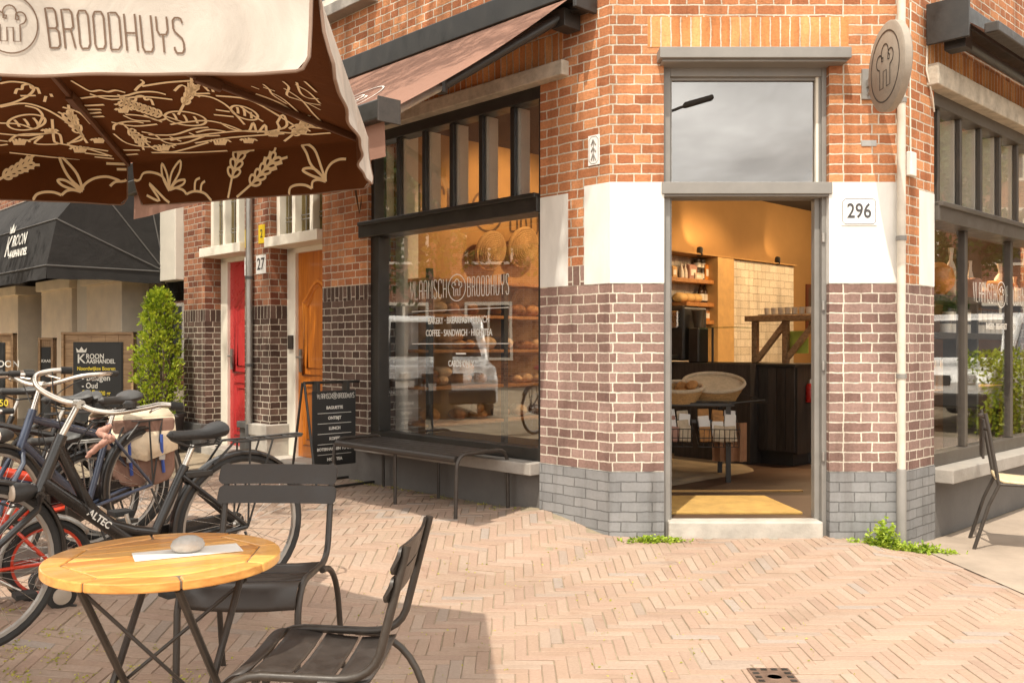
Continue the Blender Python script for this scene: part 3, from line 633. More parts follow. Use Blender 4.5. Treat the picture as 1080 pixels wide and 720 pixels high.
W = MB(ML); bL(W, 6.45, 15, -2.4, -2.3, -.1, 3); bL(W, 6.45, 15, -2.4, -.35, 2.76, 2.8); bL(W, 6.45, 6.5, -2.4, -.35, 0, 2.8); bL(W, 14.6, 14.7, -2.4, .3, -.1, 2.8); W.build('interior', mat('dark_interior', (.06,.04,.025), .9), ks)
W = MB(ML); bL(W, 6.46, 6.98, -.05, .10, 2.08, 4.6); W.build('fascia', M['panelgrey'], ks, .01)
W = MB(ML)
for i, t in enumerate((6.75, 7.05, 7.6, 7.9, 11.6, 11.9, 12.2)):
    for z in (1.15, 1.62): W.lathe([(.13, z), (.15, z+.03), (.15, z+.12), (.13, z+.15), (0, z+.15)], (-t, .8, 0), 16)
ch = W.build('cheese_display', M['pumpkin'], ks, sm=True)
W = MB(ML); bL(W, 6.5, 12.6, -1.0, -.6, 1.09, 1.145); bL(W, 6.5, 12.6, -1.0, -.6, 1.57, 1.615); W.build('shelf', M['oak'], ks)
kw = thing('canopy_awning', 'black folding canopy awning with white crown lettering over the cheese shop', 'awning', tuple(PL(9.5, .7, 2.05)))
rl = 1.32; pz = 2.2; angs = [0, 23, 50, 78, 100]; ta, tb = 6.88, 14.0
def kp(t, a, r=rl): return (-t, -.04-r*math.cos(R(a)), pz+r*math.sin(R(a)))
def canopy_side(mb, t, flip):
    for a, b in zip(angs, angs[1:]):
        mb.face([(-t, -.04, pz), kp(t, a), kp(t, b)][::flip])
mb = MB(ML); canopy_side(mb, ta, 1); canopy_side(mb, tb, -1)
for a, b in zip(angs, angs[1:]):
    n_ = 14
    for i in range(n_):
        u, v = ta+(tb-ta)*i/n_, ta+(tb-ta)*(i+1)/n_; sg = .03
        mb.face([kp(u, a), kp(u, b), kp(v, b), kp(v, a)])
mb.build('canopy', M['blackcanvas'], kw)
mb = MB(ML)
for i in range(28):
    u, v = ta+(tb-ta)*i/28, ta+(tb-ta)*(i+1)/28
    def vz(t): return .15+.006*math.sin(t*9)
    mb.face([kp(u, 0), kp(v, 0), (-v, -.05-rl+.02*math.sin(v*5), pz-vz(v)), (-u, -.05-rl+.02*math.sin(u*5), pz-vz(u))])
for i in range(6):
    f0, f1 = i/6, (i+1)/6
    mb.face([(-ta, -.04-rl*f1, pz), (-ta, -.04-rl*f0, pz), (-ta, -.04-rl*f0, pz-.14-.01*math.sin(f0*9)), (-ta, -.04-rl*f1, pz-.14-.01*math.sin(f1*9))])
mb.build('valance', M['blackcanvas'], kw)
mb = MB(ML)
for a in angs[:4]: mb.tube([(-ta+.004, -.04, pz), kp(ta-.004, a, rl+.004), kp(tb, a, rl+.004)], .009, 6)
mb.build('piping', mat('black_piping', (.10,.095,.09), .7), kw)
fm = ML @ Matrix.Translation(kp(8.25, 11.5, rl*math.cos(R(11.5))+.012)) @ Matrix.Rotation(R(90-11.5), 4, 'X')
text('ROON', .20, fm @ Matrix.Translation((.16, .12, 0)), M['lettering'], kw, sx=.9, bold=.004)
text('K', .36, fm @ Matrix.Translation((-.24, .06, 0)), M['lettering'], kw, sx=.9, bold=.006)
text('AASHANDEL', .125, fm @ Matrix.Translation((.22, -.045, 0)), M['lettering'], kw, sx=.95, bold=.004)
def crown(Mx, s, mt, parent):
    mb = MB(Mx); mb.face([(-.5*s,0,0),(.5*s,0,0),(.6*s,.5*s,0),(.28*s,.22*s,0),(0,.62*s,0),(-.28*s,.22*s,0),(-.6*s,.5*s,0)]); mb.build('crown_emblem', mt, parent)
crown(fm @ Matrix.Translation((-.22, .24, 0)), .2, M['lettering'], kw)
# ------------------------------------------------------------------ awnings of the corner shop
LETT = {'V': [[(0,1),(.05,.55),(.25,0),(.45,.55),(.5,1)]], 'L': [[(0,1),(0,0),(.45,0)]], 'A': [[(0,0),(0,.85),(.12,1),(.38,1),(.5,.85),(.5,0)],[(0,.45),(.5,.45)]],
 'M': [[(0,0),(0,1),(.3,.4),(.6,1),(.6,0)]], 'I': [[(.1,0),(.1,1)]], 'S': [[(.48,.85),(.42,.97),(.3,1),(.14,1),(.03,.92),(.03,.7),(.1,.6),(.4,.42),(.47,.3),(.47,.1),(.38,0),(.12,0),(.02,.1),(.02,.18)]],
 'C': [[(.5,.8),(.5,.9),(.4,1),(.1,1),(0,.9),(0,.1),(.1,0),(.4,0),(.5,.1),(.5,.2)]], 'H': [[(0,0),(0,1)],[(.5,0),(.5,1)],[(0,.48),(.5,.48)]],
 'B': [[(0,0),(0,1),(.36,1),(.46,.92),(.46,.56),(.38,.5),(0,.5)],[(.38,.5),(.5,.42),(.5,.08),(.4,0),(0,0)]], 'R': [[(0,0),(0,1),(.38,1),(.48,.92),(.48,.56),(.38,.5),(0,.5)],[(.34,.5),(.5,0)]],
 'O': [[(0,.12),(0,.88),(.1,1),(.4,1),(.5,.88),(.5,.12),(.4,0),(.1,0),(0,.12)]], 'D': [[(0,0),(0,1),(.36,1),(.5,.88),(.5,.12),(.36,0),(0,0)]],
 'U': [[(0,1),(0,.12),(.1,0),(.4,0),(.5,.12),(.5,1)]], 'Y': [[(0,1),(0,.62),(.1,.5),(.4,.5),(.5,.62),(.5,1)],[(.25,.5),(.25,0)]]}
def strokes(mb, word, x, y, h, wd, gap, lw, map_, n):
    for ch in word:
        for s in LETT[ch]: mb.ribbon([map_(x+px*wd, y+py*h) for px, py in s], lw, n)
        x += (LETT[ch][0][-1][0]*0+({'I': .2, 'M': .6}.get(ch, .5)))*wd+gap
    return x
def emblem(mb, x, y, r, lw, map_, n, ring=True):
    if ring: mb.ribbon([map_(x+r*math.cos(i*math.pi/20), y+r*math.sin(i*math.pi/20)) for i in range(40)], lw, n, True)
    q = [(.12,-.62),(.12,-.12),(-.12,-.12),(-.12,-.62),(-.38,-.62),(-.38,-.02)]
    for cx, cy_, rr, a0, a1 in ((-.40,.22,.22,255,40), (0,.42,.26,205,-25), (.40,.22,.22,140,-75)):
        for k in range(11):
            a = R(a0+(a1-a0)*k/10); q.append((cx+rr*math.cos(a), cy_+rr*math.sin(a)))
        if cx < .3:
            e = q[-1]; q += [(e[0]-.07*(1 if cx < 0 else -1)*0-.02, e[1]-.14), (e[0]+.09, e[1]-.16), (e[0]+.12, e[1]-.05)]
    q += [(.38,-.02),(.38,-.62)]
    mb.ribbon([map_(x+a*r*.95, y+b*r*.95) for a, b in q], lw, n, True)
aw = thing('shop_awning', 'extended terracotta awning with dark box above the left display window', 'awning', tuple(PL(1.9, .9, 2.3)))
a0, a1 = .13, 3.62
mb = MB(ML); bL(mb, a0, a1, .02, .22, 3.60, 3.78); bL(mb, a0, a1, .02, .12, 3.54, 3.60); mb.build('cassette', M['frame'], aw, .008)
mb = MB(ML); bL(mb, a0-.03, a0, .01, .22, 3.52, 3.77); mb.build('end_cap', M['black'], aw, .005)
FP0, FZ0, FP1, FZ1 = .20, 3.598, 1.66, 2.60
def fab(t, u):                                # u 0 at the box, 1 at the front bar; sags a little
    return (-t, -(FP0+(FP1-FP0)*u), FZ0+(FZ1-FZ0)*u-.035*math.sin(math.pi*u)+.002*math.sin(t*7+u*5)*u)
mb = MB(ML); nt_, nu = 30, 10; vsx = [fab(a0+.04+(a1-a0-.08)*i/nt_, j/nu) for i in range(nt_+1) for j in range(nu+1)]
mb.add(vsx, [(i*(nu+1)+j, i*(nu+1)+j+1, (i+1)*(nu+1)+j+1, (i+1)*(nu+1)+j) for i in range(nt_) for j in range(nu)])
fb = mb.build('fabric', M['tan'], aw, sm=True)
mb = MB(ML); nf = Vector((0, -(FZ0-FZ1), (FP1-FP0))).normalized()
emblem(mb, 1.55, .42, .34, .014, lambda x, y: tuple(Vector(fab(3.1-x, 1-(y/1.78+.17)))+nf*.006), nf); mb.build('printed_emblem', M['lettering'], fb)
mb = MB(ML); bL(mb, a0, a1, 1.63, 1.76, 2.53, 2.64); mb.build('front_bar', M['frame'], aw, .01)
mb = MB(ML); bL(mb, a0-.012, a0, 1.62, 1.77, 2.515, 2.65); mb.build('end_cap', M['bronze'], aw, .003)
mb = MB(ML)
for i in range(40):
    u, v = a0+.03+(a1-a0-.06)*i/40, a0+.03+(a1-a0-.06)*(i+1)/40
    mb.face([(-u, -1.70+.01*math.sin(u*8), 2.34), (-u, -1.70, 2.54), (-v, -1.70, 2.54), (-v, -1.70+.01*math.sin(v*8), 2.34)])
mb.build('valance', M['tan'], aw)
for t0_, te, t1_ in ((.30, .70, .24), (3.40, 3.0, 3.5)):
    mb = MB(ML); mb.tube([(-t0_, -.14, 3.52), (-te, -.86, 2.99)], .034, 10); arm = mb.build('folding_arm', M['black'], aw, sm=True)
    mb = MB(ML); mb.tube([(-te, -.86, 2.99), (-t1_, -1.64, 2.58)], .026, 10); mb.build('forearm', M['silver'], arm, sm=True)
    mb = MB(ML); mb.lathe([(0,-.04),(.045,-.04),(.045,.04),(0,.04)], (-te, -.86, 2.99), 12); mb.build('joint', M['black'], arm)
    mb = MB(ML); mb.box(-t0_-.06, -t0_+.06, -.18, -.02, 3.44, 3.56); mb.build('wall_bracket', M['black'], arm, .004)
ar = thing('shop_awning', 'rolled in awning with black box end above the right shop window', 'awning', tuple(PR(2, .2, 3.2)))
mb = MB(MR); bR(mb, .36, 6, .03, .24, 3.47, 3.62); mb.build('cassette', M['frame'], ar, .008)
mb = MB(MR); bR(mb, .335, .36, .02, .30, 3.36, 3.64); mb.build('end_cap', M['black'], ar, .005)
mb = MB(MR); mb.face([(.38, -.24, 3.50), (6, -.24, 3.50), (6, -.42, 3.36), (.38, -.42, 3.36)]); mb.build('fabric', M['tan'], ar)
mb = MB(MR); bR(mb, .37, 6, .38, .47, 3.36, 3.43); mb.build('front_bar', M['bronze'], ar, .008)
mb = MB(MR); mb.tube([(.5, -.20, 3.38), (2.6, -.30, 3.28)], .034, 10); mb.box(.44, .56, -.24, -.1, 3.33, 3.46); mb.build('folding_arm', M['black'], ar, sm=True)
# ------------------------------------------------------------------ round hanging sign
rs = thing('hanging_sign', 'round grey brown sign with engraved emblem sticking out beside the doorway', 'shop sign', (2.34, 5.68, 2.76))
mb = MB(); mb.lathe([(0,-.03),(.262,-.03),(.275,-.02),(.275,.02),(.262,.03),(0,.03)], (2.34, 5.68, 3.04), 48, 'x'); mb.build('disc', M['sign'], rs, sm=True)
mb = MB(); emblem(mb, 0, 0, .215, .010, lambda x, y: (2.3085, 5.68-x, 3.04+y), (-1,0,0)); emblem(mb, 0, 0, .215, .010, lambda x, y: (2.3715, 5.68+x, 3.04+y), (1,0,0)); mb.build('emblem', M['black'], rs)
mb = MB(); mb.box(2.30, 2.385, 6.02, 6.04, 2.93, 3.13); mb.bar((2.34, 6.02, 3.03), (2.34, 5.90, 3.03), .03, .05); mb.bar((2.34,6.02,2.96),(2.34,5.93,3.02),.02); mb.build('bracket', M['greypaint'], rs, .003)
# ------------------------------------------------------------------ slatted metal chairs
def rrect(x0, x1, z0, z1, r, k=4):
    out = []
    for cx, cz, a0 in ((x1-r, z1-r, 0), (x0+r, z1-r, 90), (x0+r, z0+r, 180), (x1-r, z0+r, 270)):
        for i in range(k+1): a = R(a0+90*i/k); out.append((cx+r*math.cos(a), cz+r*math.sin(a)))
    return out
def arc(p, q, r_, k=5):      # rounds the corner q between p and r_
    p, q, r_ = Vector(p), Vector(q), Vector(r_)
    return [p.lerp(q, i/k).lerp(q.lerp(r_, i/k), i/k) for i in range(k+1)]
def make_chair(name, label):
    t = thing(name, label, 'chair', (0,0,0), 'slatted metal chairs at the round table')
    for sx in (-1, 1):
        x = .213*sx
        f = MB(); p = [(x, .30, .835)] + arc((x, .225, .54), (x, .20, .468), (x, .10, .47)) + arc((x, -.10, .476), (x, -.20, .476), (x, -.222, .38)) + [(x, -.24, 0)]
        f.tube(p, .0125, 10); f.build('side_frame', M['bronze'], t, sm=True)
        f = MB(); f.tube(arc((x+.016*sx, .06, .462), (x+.026*sx, .215, .465), (x+.03*sx, .27, .30), 7)+[(x+.035*sx, .335, 0)], .0115, 10); f.build('rear_leg', M['bronze'], t, sm=True)
    prof = [(.195,.462),(.16,.456),(.12,.452),(.08,.451),(.04,.453),(0,.458),(-.05,.465),(-.10,.473),(-.145,.477),(-.18,.474),(-.205,.460),(-.222,.435),(-.230,.395)]
    dist = [0]
    for a, b in zip(prof, prof[1:]): dist.append(dist[-1]+math.hypot(b[0]-a[0], b[1]-a[1]))
    def pp(d):
        for i in range(len(prof)-1):
            if d <= dist[i+1] or i == len(prof)-2:
                u = (d-dist[i])/(dist[i+1]-dist[i]); return (prof[i][0]+(prof[i+1][0]-prof[i][0])*u, prof[i][1]+(prof[i+1][1]-prof[i][1])*u)
    tot = dist[-1]; cuts = [0, .24, .48, .72, 1.0]
    for k in range(4):
        d0, d1 = tot*cuts[k]+(.006 if k else 0), tot*cuts[k+1]-(.006 if k < 3 else 0)
        mb = MB(); vs = []; n = 8
        for i in range(n+1):
            y, z = pp(d0+(d1-d0)*i/n)
            ins = .014 if i in (0, n) else 0
            for xx in (-.205, -.1, 0, .1, .205): vs.append((xx*(1-ins), y, z-.010*(1-(xx/.205)**2)))
        mb.add(vs, [(i*5+j, i*5+j+1, (i+1)*5+j+1, (i+1)*5+j) for i in range(n) for j in range(4)])
        o = mb.build('seat_slat', M['slat'], t, sm=True); so = o.modifiers.new('s', 'SOLIDIFY'); so.thickness = .006; so.offset = 0
    for z0, z1 in ((.757, .833), (.682, .751)):
        mb = MB(); r_ = .020; E = [r_*(1-math.cos(R(15*i))) for i in range(7)]; xs_ = [-.238+e for e in E]+[-.238+r_+(.476-2*r_)*i/9 for i in range(1, 9)]+[.238-e for e in reversed(E)]; vs = []
        yb = lambda x, z: .30-(.835-z)*.26-.022+.018*(1-(x/.238)**2)
        for x in xs_:
            e = min(x+.238, .238-x); dz = r_-math.sqrt(max(0, r_*r_-max(0, r_-e)**2)); za, zb2 = z0+dz, z1-dz-.0005
            vs += [(x, yb(x, z0), za), (x, yb(x, z1), zb2), (x, yb(x, z1)+.009, zb2), (x, yb(x, z0)+.009, za)]
        n = len(xs_); mb.add(vs, [(4*i+j, 4*(i+1)+j, 4*(i+1)+(j+1) % 4, 4*i+(j+1) % 4) for i in range(n-1) for j in range(4)]+[(0,1,2,3), tuple(4*(n-1)+j for j in (3,2,1,0))])
        mb.build('back_slat', M['slat'], t, sm=True)
    for y, z in ((.17, .447), (-.12, .455)):
        mb = MB(); mb.tube([(-.213, y, z), (.213, y, z)], .009, 8); mb.build('cross_rail', M['bronze'], t, sm=True)
    return t
ch = make_chair('slatted_chair', 'dark slatted metal chair behind the round table, facing the camera')
ch2 = dup(ch, (-.545, 2.58, 0), R(-93), 'dark slatted metal chair seen side on at the right of the table', None, .955)
ch.location = (-.95, 3.42, 0); ch.rotation_euler = (0, 0, R(-2))

# ------------------------------------------------------------------ round folding table
tb = thing('folding_table', 'round varnished wooden table on crossed black metal legs', 'table', (0,0,0))
RT = .318; TZ = .718; th = .026
def clip(poly, n, d):
    out = []
    for a, b in zip(poly, poly[1:]+poly[:1]):
        da, db = a[0]*n[0]+a[1]*n[1]-d, b[0]*n[0]+b[1]*n[1]-d
        if da <= 0: out.append(a)
        if da*db < 0: u = da/(da-db); out.append((a[0]+(b[0]-a[0])*u, a[1]+(b[1]-a[1])*u))
    return out
ap = .246; mb = MB()
octn = [(math.cos(R(22.5+45*k)), math.sin(R(22.5+45*k))) for k in range(8)]
npl = 7
for i in range(npl):
    y0, y1 = -ap+2*ap*i/npl+.003, -ap+2*ap*(i+1)/npl-.003
    pl = [(-.4,y0),(.4,y0),(.4,y1),(-.4,y1)]
    for n in octn: pl = clip(pl, n, ap-.0025)
    mb.prism(pl, TZ-th, TZ, 'z')
for k in range(8):
    a0, a1 = R(45*k), R(45*k+45); g_ = .0028; ro = ap/math.cos(R(22.5))
    inn = [((ro+.001)*math.cos(a1-g_/ro*1), (ro+.001)*math.sin(a1-g_/ro)), ((ro+.001)*math.cos(a0+g_/ro), (ro+.001)*math.sin(a0+g_/ro))]
    out = [(RT*math.cos(a0+g_/RT+(a1-a0-2*g_/RT)*j/10), RT*math.sin(a0+g_/RT+(a1-a0-2*g_/RT)*j/10)) for j in range(11)]
    mb.prism(inn+out, TZ-th, TZ+.0005, 'z')
mb.build('table_top', M['teak'], tb, .004)
mb = MB(); mb.lathe([(0, TZ-th+.004), (RT-.006, TZ-th+.004), (RT-.006, TZ-.004), (0, TZ-.004)], n=40); mb.build('joint_filler', mat('grey_caulk', (.17,.13,.09), .9), tb)
LG = Matrix.Rotation(R(-42), 4, 'Z')
for y in (-.12, .12): mb = MB(LG); mb.box(-.24, .24, y-.016, y+.016, TZ-th-.016, TZ-th); mb.build('underframe', M['black'], tb)
for x in (-.15, .16):
    for k in (-1, 1):
        mb = MB(LG); xo = x+.012*k
        mb.tube([(xo, -.19*k, TZ-th-.012), (xo, .0, .36), (xo, .19*k, .055), (xo, .21*k, .012)], .0105, 8); mb.build('leg', M['bronze'], tb, sm=True)
for y, z in ((-.20, .035), (.20, .035)):
    mb = MB(LG); mb.tube([(-.16, y, z), (.17, y, z)], .006, 8); mb.build('stretcher', M['bronze'], tb, sm=True)
for a_, b_ in (((-.15, -.17, .66), (.16, .10, .20)), ((.16, .17, .62), (-.15, .02, .34))):
    mb = MB(LG); mb.tube([a_, b_], .0055, 8); mb.build('brace', M['bronze'], tb, sm=True)
TP = Vector((-.985, 2.60, 0)); tb.location = TP; tb.rotation_euler = (0, 0, R(28))
pm_ = Matrix.Translation((TP.x+.055, TP.y+.03, TZ)) @ Matrix.Rotation(R(27), 4, 'Z')
mb = MB(pm_); mb.box(-.145, .145, -.055, .055, .0015, .0035); tag(mb.build('paper_menu', M['paper']), 'white paper slip lying flat on the round table under the pebble', 'paper')
mb = MB(pm_ @ Matrix.Translation((0,0,.0036)) @ Matrix.Diagonal((1,1,1,1)))
mb.lathe([(0,0),(.028,.001),(.041,.010),(.044,.020),(.038,.034),(.022,.044),(0,.047)], (.0,0,0), 24, sx=1.08, sy=.86); tag(mb.build('pebble', M['pebble'], sm=True), 'smooth round grey pebble holding the paper down on the table', 'pebble')

# ------------------------------------------------------------------ bench below the display window
bn = thing('metal_bench', 'long black metal bench in front of the left display window', 'bench', tuple(PL(1.68, .29, .12)))
t0, t1 = .92, 2.45; zb = .56
mb = MB(ML)
for k in range(5):
    a, b = .07+.088*k, .07+.088*(k+1)-.008
    bL(mb, t0+.02, t1-.02, a, b, zb-.02, zb-.012)
mb.build('seat', M['slat'], bn, .003)
mb = MB(ML); mb.tube([(-t0-.02, -.525, zb-.035), (-t1+.02, -.525, zb-.035)], .024, 12); mb.build('front_roll', M['slat'], bn, sm=True)
for t in (t0, t1):
    mb = MB(ML); mb.tube([(-t, -.55, .10)]+arc((-t, -.54, .46), (-t, -.535, zb+.0), (-t, -.44, zb+.002))+arc((-t, -.15, zb+.002), (-t, -.06, zb), (-t, -.055, .46))+[(-t, -.05, .10)], .014, 10); mb.build('end_frame', M['bronze'], bn, sm=True)
for t in (1.68,):
    for p in (.50, .08):
        mb = MB(ML); mb.tube([(-t, -p, .10), (-t, -p, zb-.03)], .013, 8); mb.build('leg', M['bronze'], bn, sm=True)

# ------------------------------------------------------------------ menu stand by the bench
sb = thing('menu_stand', 'black hanging menu board in a tube stand beside the bench', 'menu board', tuple(PL(2.92, .36, .12)))
c0 = at(320, 404, 7.72); c1 = at(383, 398, 8.15); ex = Vector((c1.x-c0.x, c1.y-c0.y, 0)); wd_ = ex.length; ex.normalize(); ey = Vector((-ex.y, ex.x, 0))
c0 = Vector((c0.x, c0.y, 0)); SB = frame(c0, ex, ey); top = 1.0; gzs = .12
for x in (0.0, wd_):
    for sy in (-1, 1):
        mb = MB(SB); mb.tube([(x, .015*sy, top), (x, .20*sy, gzs+.012)], .011, 8); mb.build('leg', M['black'], sb, sm=True)
mb = MB(SB); mb.tube([(0, 0, top), (wd_, 0, top)], .012, 8); mb.build('top_bar', M['black'], sb, sm=True)
for x in (0, wd_):
    mb = MB(SB); mb.tube([(x, -.20, gzs+.012), (x, .20, gzs+.012)], .011, 8); mb.build('foot_bar', M['black'], sb, sm=True)
for sy in (-.2, .2):
    mb = MB(SB); mb.tube([(0, sy, gzs+.012), (wd_, sy, gzs+.012)], .011, 8); mb.build('foot_bar', M['black'], sb, sm=True)
q0, q1 = wd_*.08, wd_*.80; yb = -.05
mb = MB(SB); mb.box(q0, q1, yb-.012, yb, .29, .93); pn = mb.build('panel', M['board'], sb, .004)
mb = MB(SB)
for x in (q0+.06, q1-.08): mb.box(x-.015, x+.015, yb-.016, .014, .90, top+.014)
mb.build('hanger', M['black'], sb, .003)
mx_ = (q0+q1)/2
def sbt(txt, z, s, sx=1): text(txt, s, SB @ Matrix.Translation((mx_, yb-.014, z)) @ Matrix.Rotation(R(90), 4, 'X'), M['lettering'], pn, sx=sx, bold=.0012)
mb = MB(SB); mp3 = lambda x, y: (x, yb-.0145, y)
strokes(mb, 'VLAAMSCH', q0+.045, .865, .042, .026, .006, .004, mp3, (0,-1,0)); strokes(mb, 'BROODHUYS', mx_+.035, .865, .042, .026, .006, .004, mp3, (0,-1,0)); emblem(mb, mx_, .886, .026, .004, mp3, (0,-1,0)); mb.build('logo_lettering', M['lettering'], pn)
for i, s in enumerate(('BAGUETTE', 'ONTBIJT', 'LUNCH', 'KOFFIE', 'BOTERHAMMEN TO GO', 'HIGH TEA')): sbt(s, .785-i*.088, .036 if i != 4 else .034, .95)
mb = MB(SB)
for i in range(5): mb.box(q0+.05, q1-.05, yb-.0145, yb-.0135, .738-i*.088, .742-i*.088)
mb.build('rule_line', M['lettering'], pn)

# ------------------------------------------------------------------ bistro chair at the right edge
bc = thing('bistro_chair', 'metal bistro chair with pale woven seat at the right edge on the terrace', 'chair', (0,0,0))
for sx in (-1, 1):
    x = .2*sx
    mb = MB(); mb.tube([(x, .255, .91), (x, .235, .80), (x, .19, .52), (x, .175, .44)], .012, 8); mb.tube([(x, .17, .45), (x, .235, .30), (x*1.04, .325, .0)], .012, 8); mb.build('rear_leg', M['bronze'], bc, sm=True)
    mb = MB(); mb.tube([(x, -.16, .45), (x*1.04, -.21, 0)], .012, 8); mb.build('front_leg', M['bronze'], bc, sm=True)
    mb = MB(); mb.tube([(x, .18, .445), (x, -.18, .445)], .011, 8); mb.build('seat_rail', M['bronze'], bc, sm=True)
for z, y in ((.88, .248), (.80, .236)):
    mb = MB(); mb.tube([(-.2, y, z), (-.1, y+.025, z), (.1, y+.025, z), (.2, y, z)], .009, 8); mb.build('back_rail', M['bronze'], bc, sm=True)
mb = MB(); mb.box(-.13, .13, .255, .270, .60, .86); mb.build('back_panel', M['bronze'], bc, .004)
mb = MB(); vs = []
for i in range(9):
    for j in range(9):
        x, y = -.205+.41*i/8, -.19+.38*j/8; vs.append((x, y, .462+.012*abs(y)/.19-.006*(1-(x/.2)**2)+(.02 if j == 8 else 0)))
mb.add(vs, [(i*9+j, (i+1)*9+j, (i+1)*9+j+1, i*9+j+1) for i in range(8) for j in range(8)]); o = mb.build('seat', mat('woven_cane', (.62,.48,.29), .6, var=.2, scale=60, bump=.5, bscale=180), bc, sm=True)
so = o.modifiers.new('s', 'SOLIDIFY'); so.thickness = .018
hd = Vector((.918, -.396)); cp = at(1027, 580, 6.1); 
a_ = math.atan2(hd.y, hd.x)+R(90); nr = Vector((math.cos(a_), math.sin(a_)))   # chair local x axis after rotation
rot = a_; loc = Vector((cp.x, cp.y))-(Matrix.Rotation(rot, 2) @ Vector((-.208, .325)))
bc.location = (loc.x, loc.y, gz(cp.x, cp.y)+.003); bc.rotation_euler = (0, 0, rot)

# ------------------------------------------------------------------ parasol
hub = Vector((-1.615, 2.8, 0)); zh = 2.094; apex = Vector((hub.x, hub.y, 2.416)); drop = .178
P = [Vector((-.434, 2.051, zh)), Vector((-.546, 3.465, zh)), Vector((-1.631, 3.92, zh)), Vector((-2.68, 3.47, zh)), Vector((-2.78, 2.05, zh)), Vector((-1.61, 1.99, zh))]
ps = thing('parasol', 'large parasol, ivory outside with printed brown lining, above the round table', 'parasol', (hub.x, hub.y, 0))
def canopy(off, mt, name):
    mb = MB()
    for a, b in zip(P, P[1:]+P[:1]):
        n = 8
        vs = []; 
        for i in range(n+1):
            for j in range(n+1):
                u, v = i/n, j/n
                e = a.lerp(b, v); q = apex.lerp(e, u)
                sag = .0 if name else 0
                vs.append((q.x, q.y, q.z+off))
        mb.add(vs, [(i*(n+1)+j, i*(n+1)+j+1, (i+1)*(n+1)+j+1, (i+1)*(n+1)+j) for i in range(n) for j in range(n)])
    return mb.build(name, mt, ps, sm=False)
can = canopy(.006, M['parasol_out'], 'canopy'); lin = canopy(0, M['parasol_in'], 'lining')
def valance(a, b, ph, flare):
    d = (b-a); d.z = 0; L_ = d.length; d.normalize(); n = Vector((d.y, -d.x, 0))     # outward
    nu, nv = 40, 8; res = {}
    def pt(u, v, off):
        e = min(u, 1-u)*L_; rr = .03; dr = drop*1.0
        if e < rr: dr -= rr-math.sqrt(max(0, rr*rr-(rr-e)**2))
        z = zh-dr*v-.008*math.sin(math.pi*u)*v
        wv = v*(.016*math.sin(u*5.3+ph)+.008*math.sin(u*13.7+ph*2+v)+.004*math.sin(u*31+ph*3+2*v))+flare*v*v
        q = a.lerp(b, .012+.976*u)
        return Vector((q.x, q.y, z))+n*(wv+off)
    for name, off, mt in (('valance', .004, M['parasol_out']), ('valance_lining', -.001, M['parasol_in'])):
        mb = MB(); vs = [pt(i/nu, j/nv, off) for i in range(nu+1) for j in range(nv+1)]
        fs = [(i*(nv+1)+j, i*(nv+1)+j+1, (i+1)*(nv+1)+j+1, (i+1)*(nv+1)+j) for i in range(nu) for j in range(nv)]
        mb.add(vs, fs if off > 0 else [f[::-1] for f in fs])
        o = mb.build(name, mt, ps if off > 0 else res['valance'], sm=True); res[name] = o
    mb = MB(); mb.tube([pt(0, .0, .002), pt(0, .5, .002), pt(0, .8, .002)]+[pt(i/80, 1, .002) for i in range(81)]+[pt(1, .8, .002), pt(1, .5, .002), pt(1, 0, .002)], .0042, 6); mb.build('hem', M['hem'], res['valance'], sm=True)
    return pt, n, res['valance']
vals = [valance(P[i], P[(i+1) % 6], i*1.7, (.02, .03, .015, .015, .02, .01)[i]) for i in range(6)]
# front panel lettering: letters follow the cloth
f0, nf0, ov = vals[5]       # edge from the middle of the front to the near right corner
# points run from P[5] (u=0) to P[0] (u=1): the photograph's front panel, 50..335 px wide
def front(px, py):
    x = (px-540)/F*2.03; u = (x-P[5].x)/(P[0].x-P[5].x); v = (py-(-5))/(83.0)
    q = f0((u-.012)/.976, v, .0065); return q
mb = MB()
emblem(mb, 14, -29, 28, .0032, lambda x, y: front(x, -y), nf0)
x = 51
for i, chh in enumerate('BROODHUYS'):
    for s in LETT[chh]:
        pts = []
        for a, b in zip(s, s[1:]): pts += [(a[0]+(b[0]-a[0])*k/3, a[1]+(b[1]-a[1])*k/3) for k in range(3)]
        pts.append(s[-1])
        mb.ribbon([front(50+i*16.4+px*22-0*py+4*(1-py)*1.0, 13+i*1.05+(1-py)*38-i*.25*(1-py)) for px, py in pts], .0042, nf0)
mb.build('lettering', M['ink'], ov)
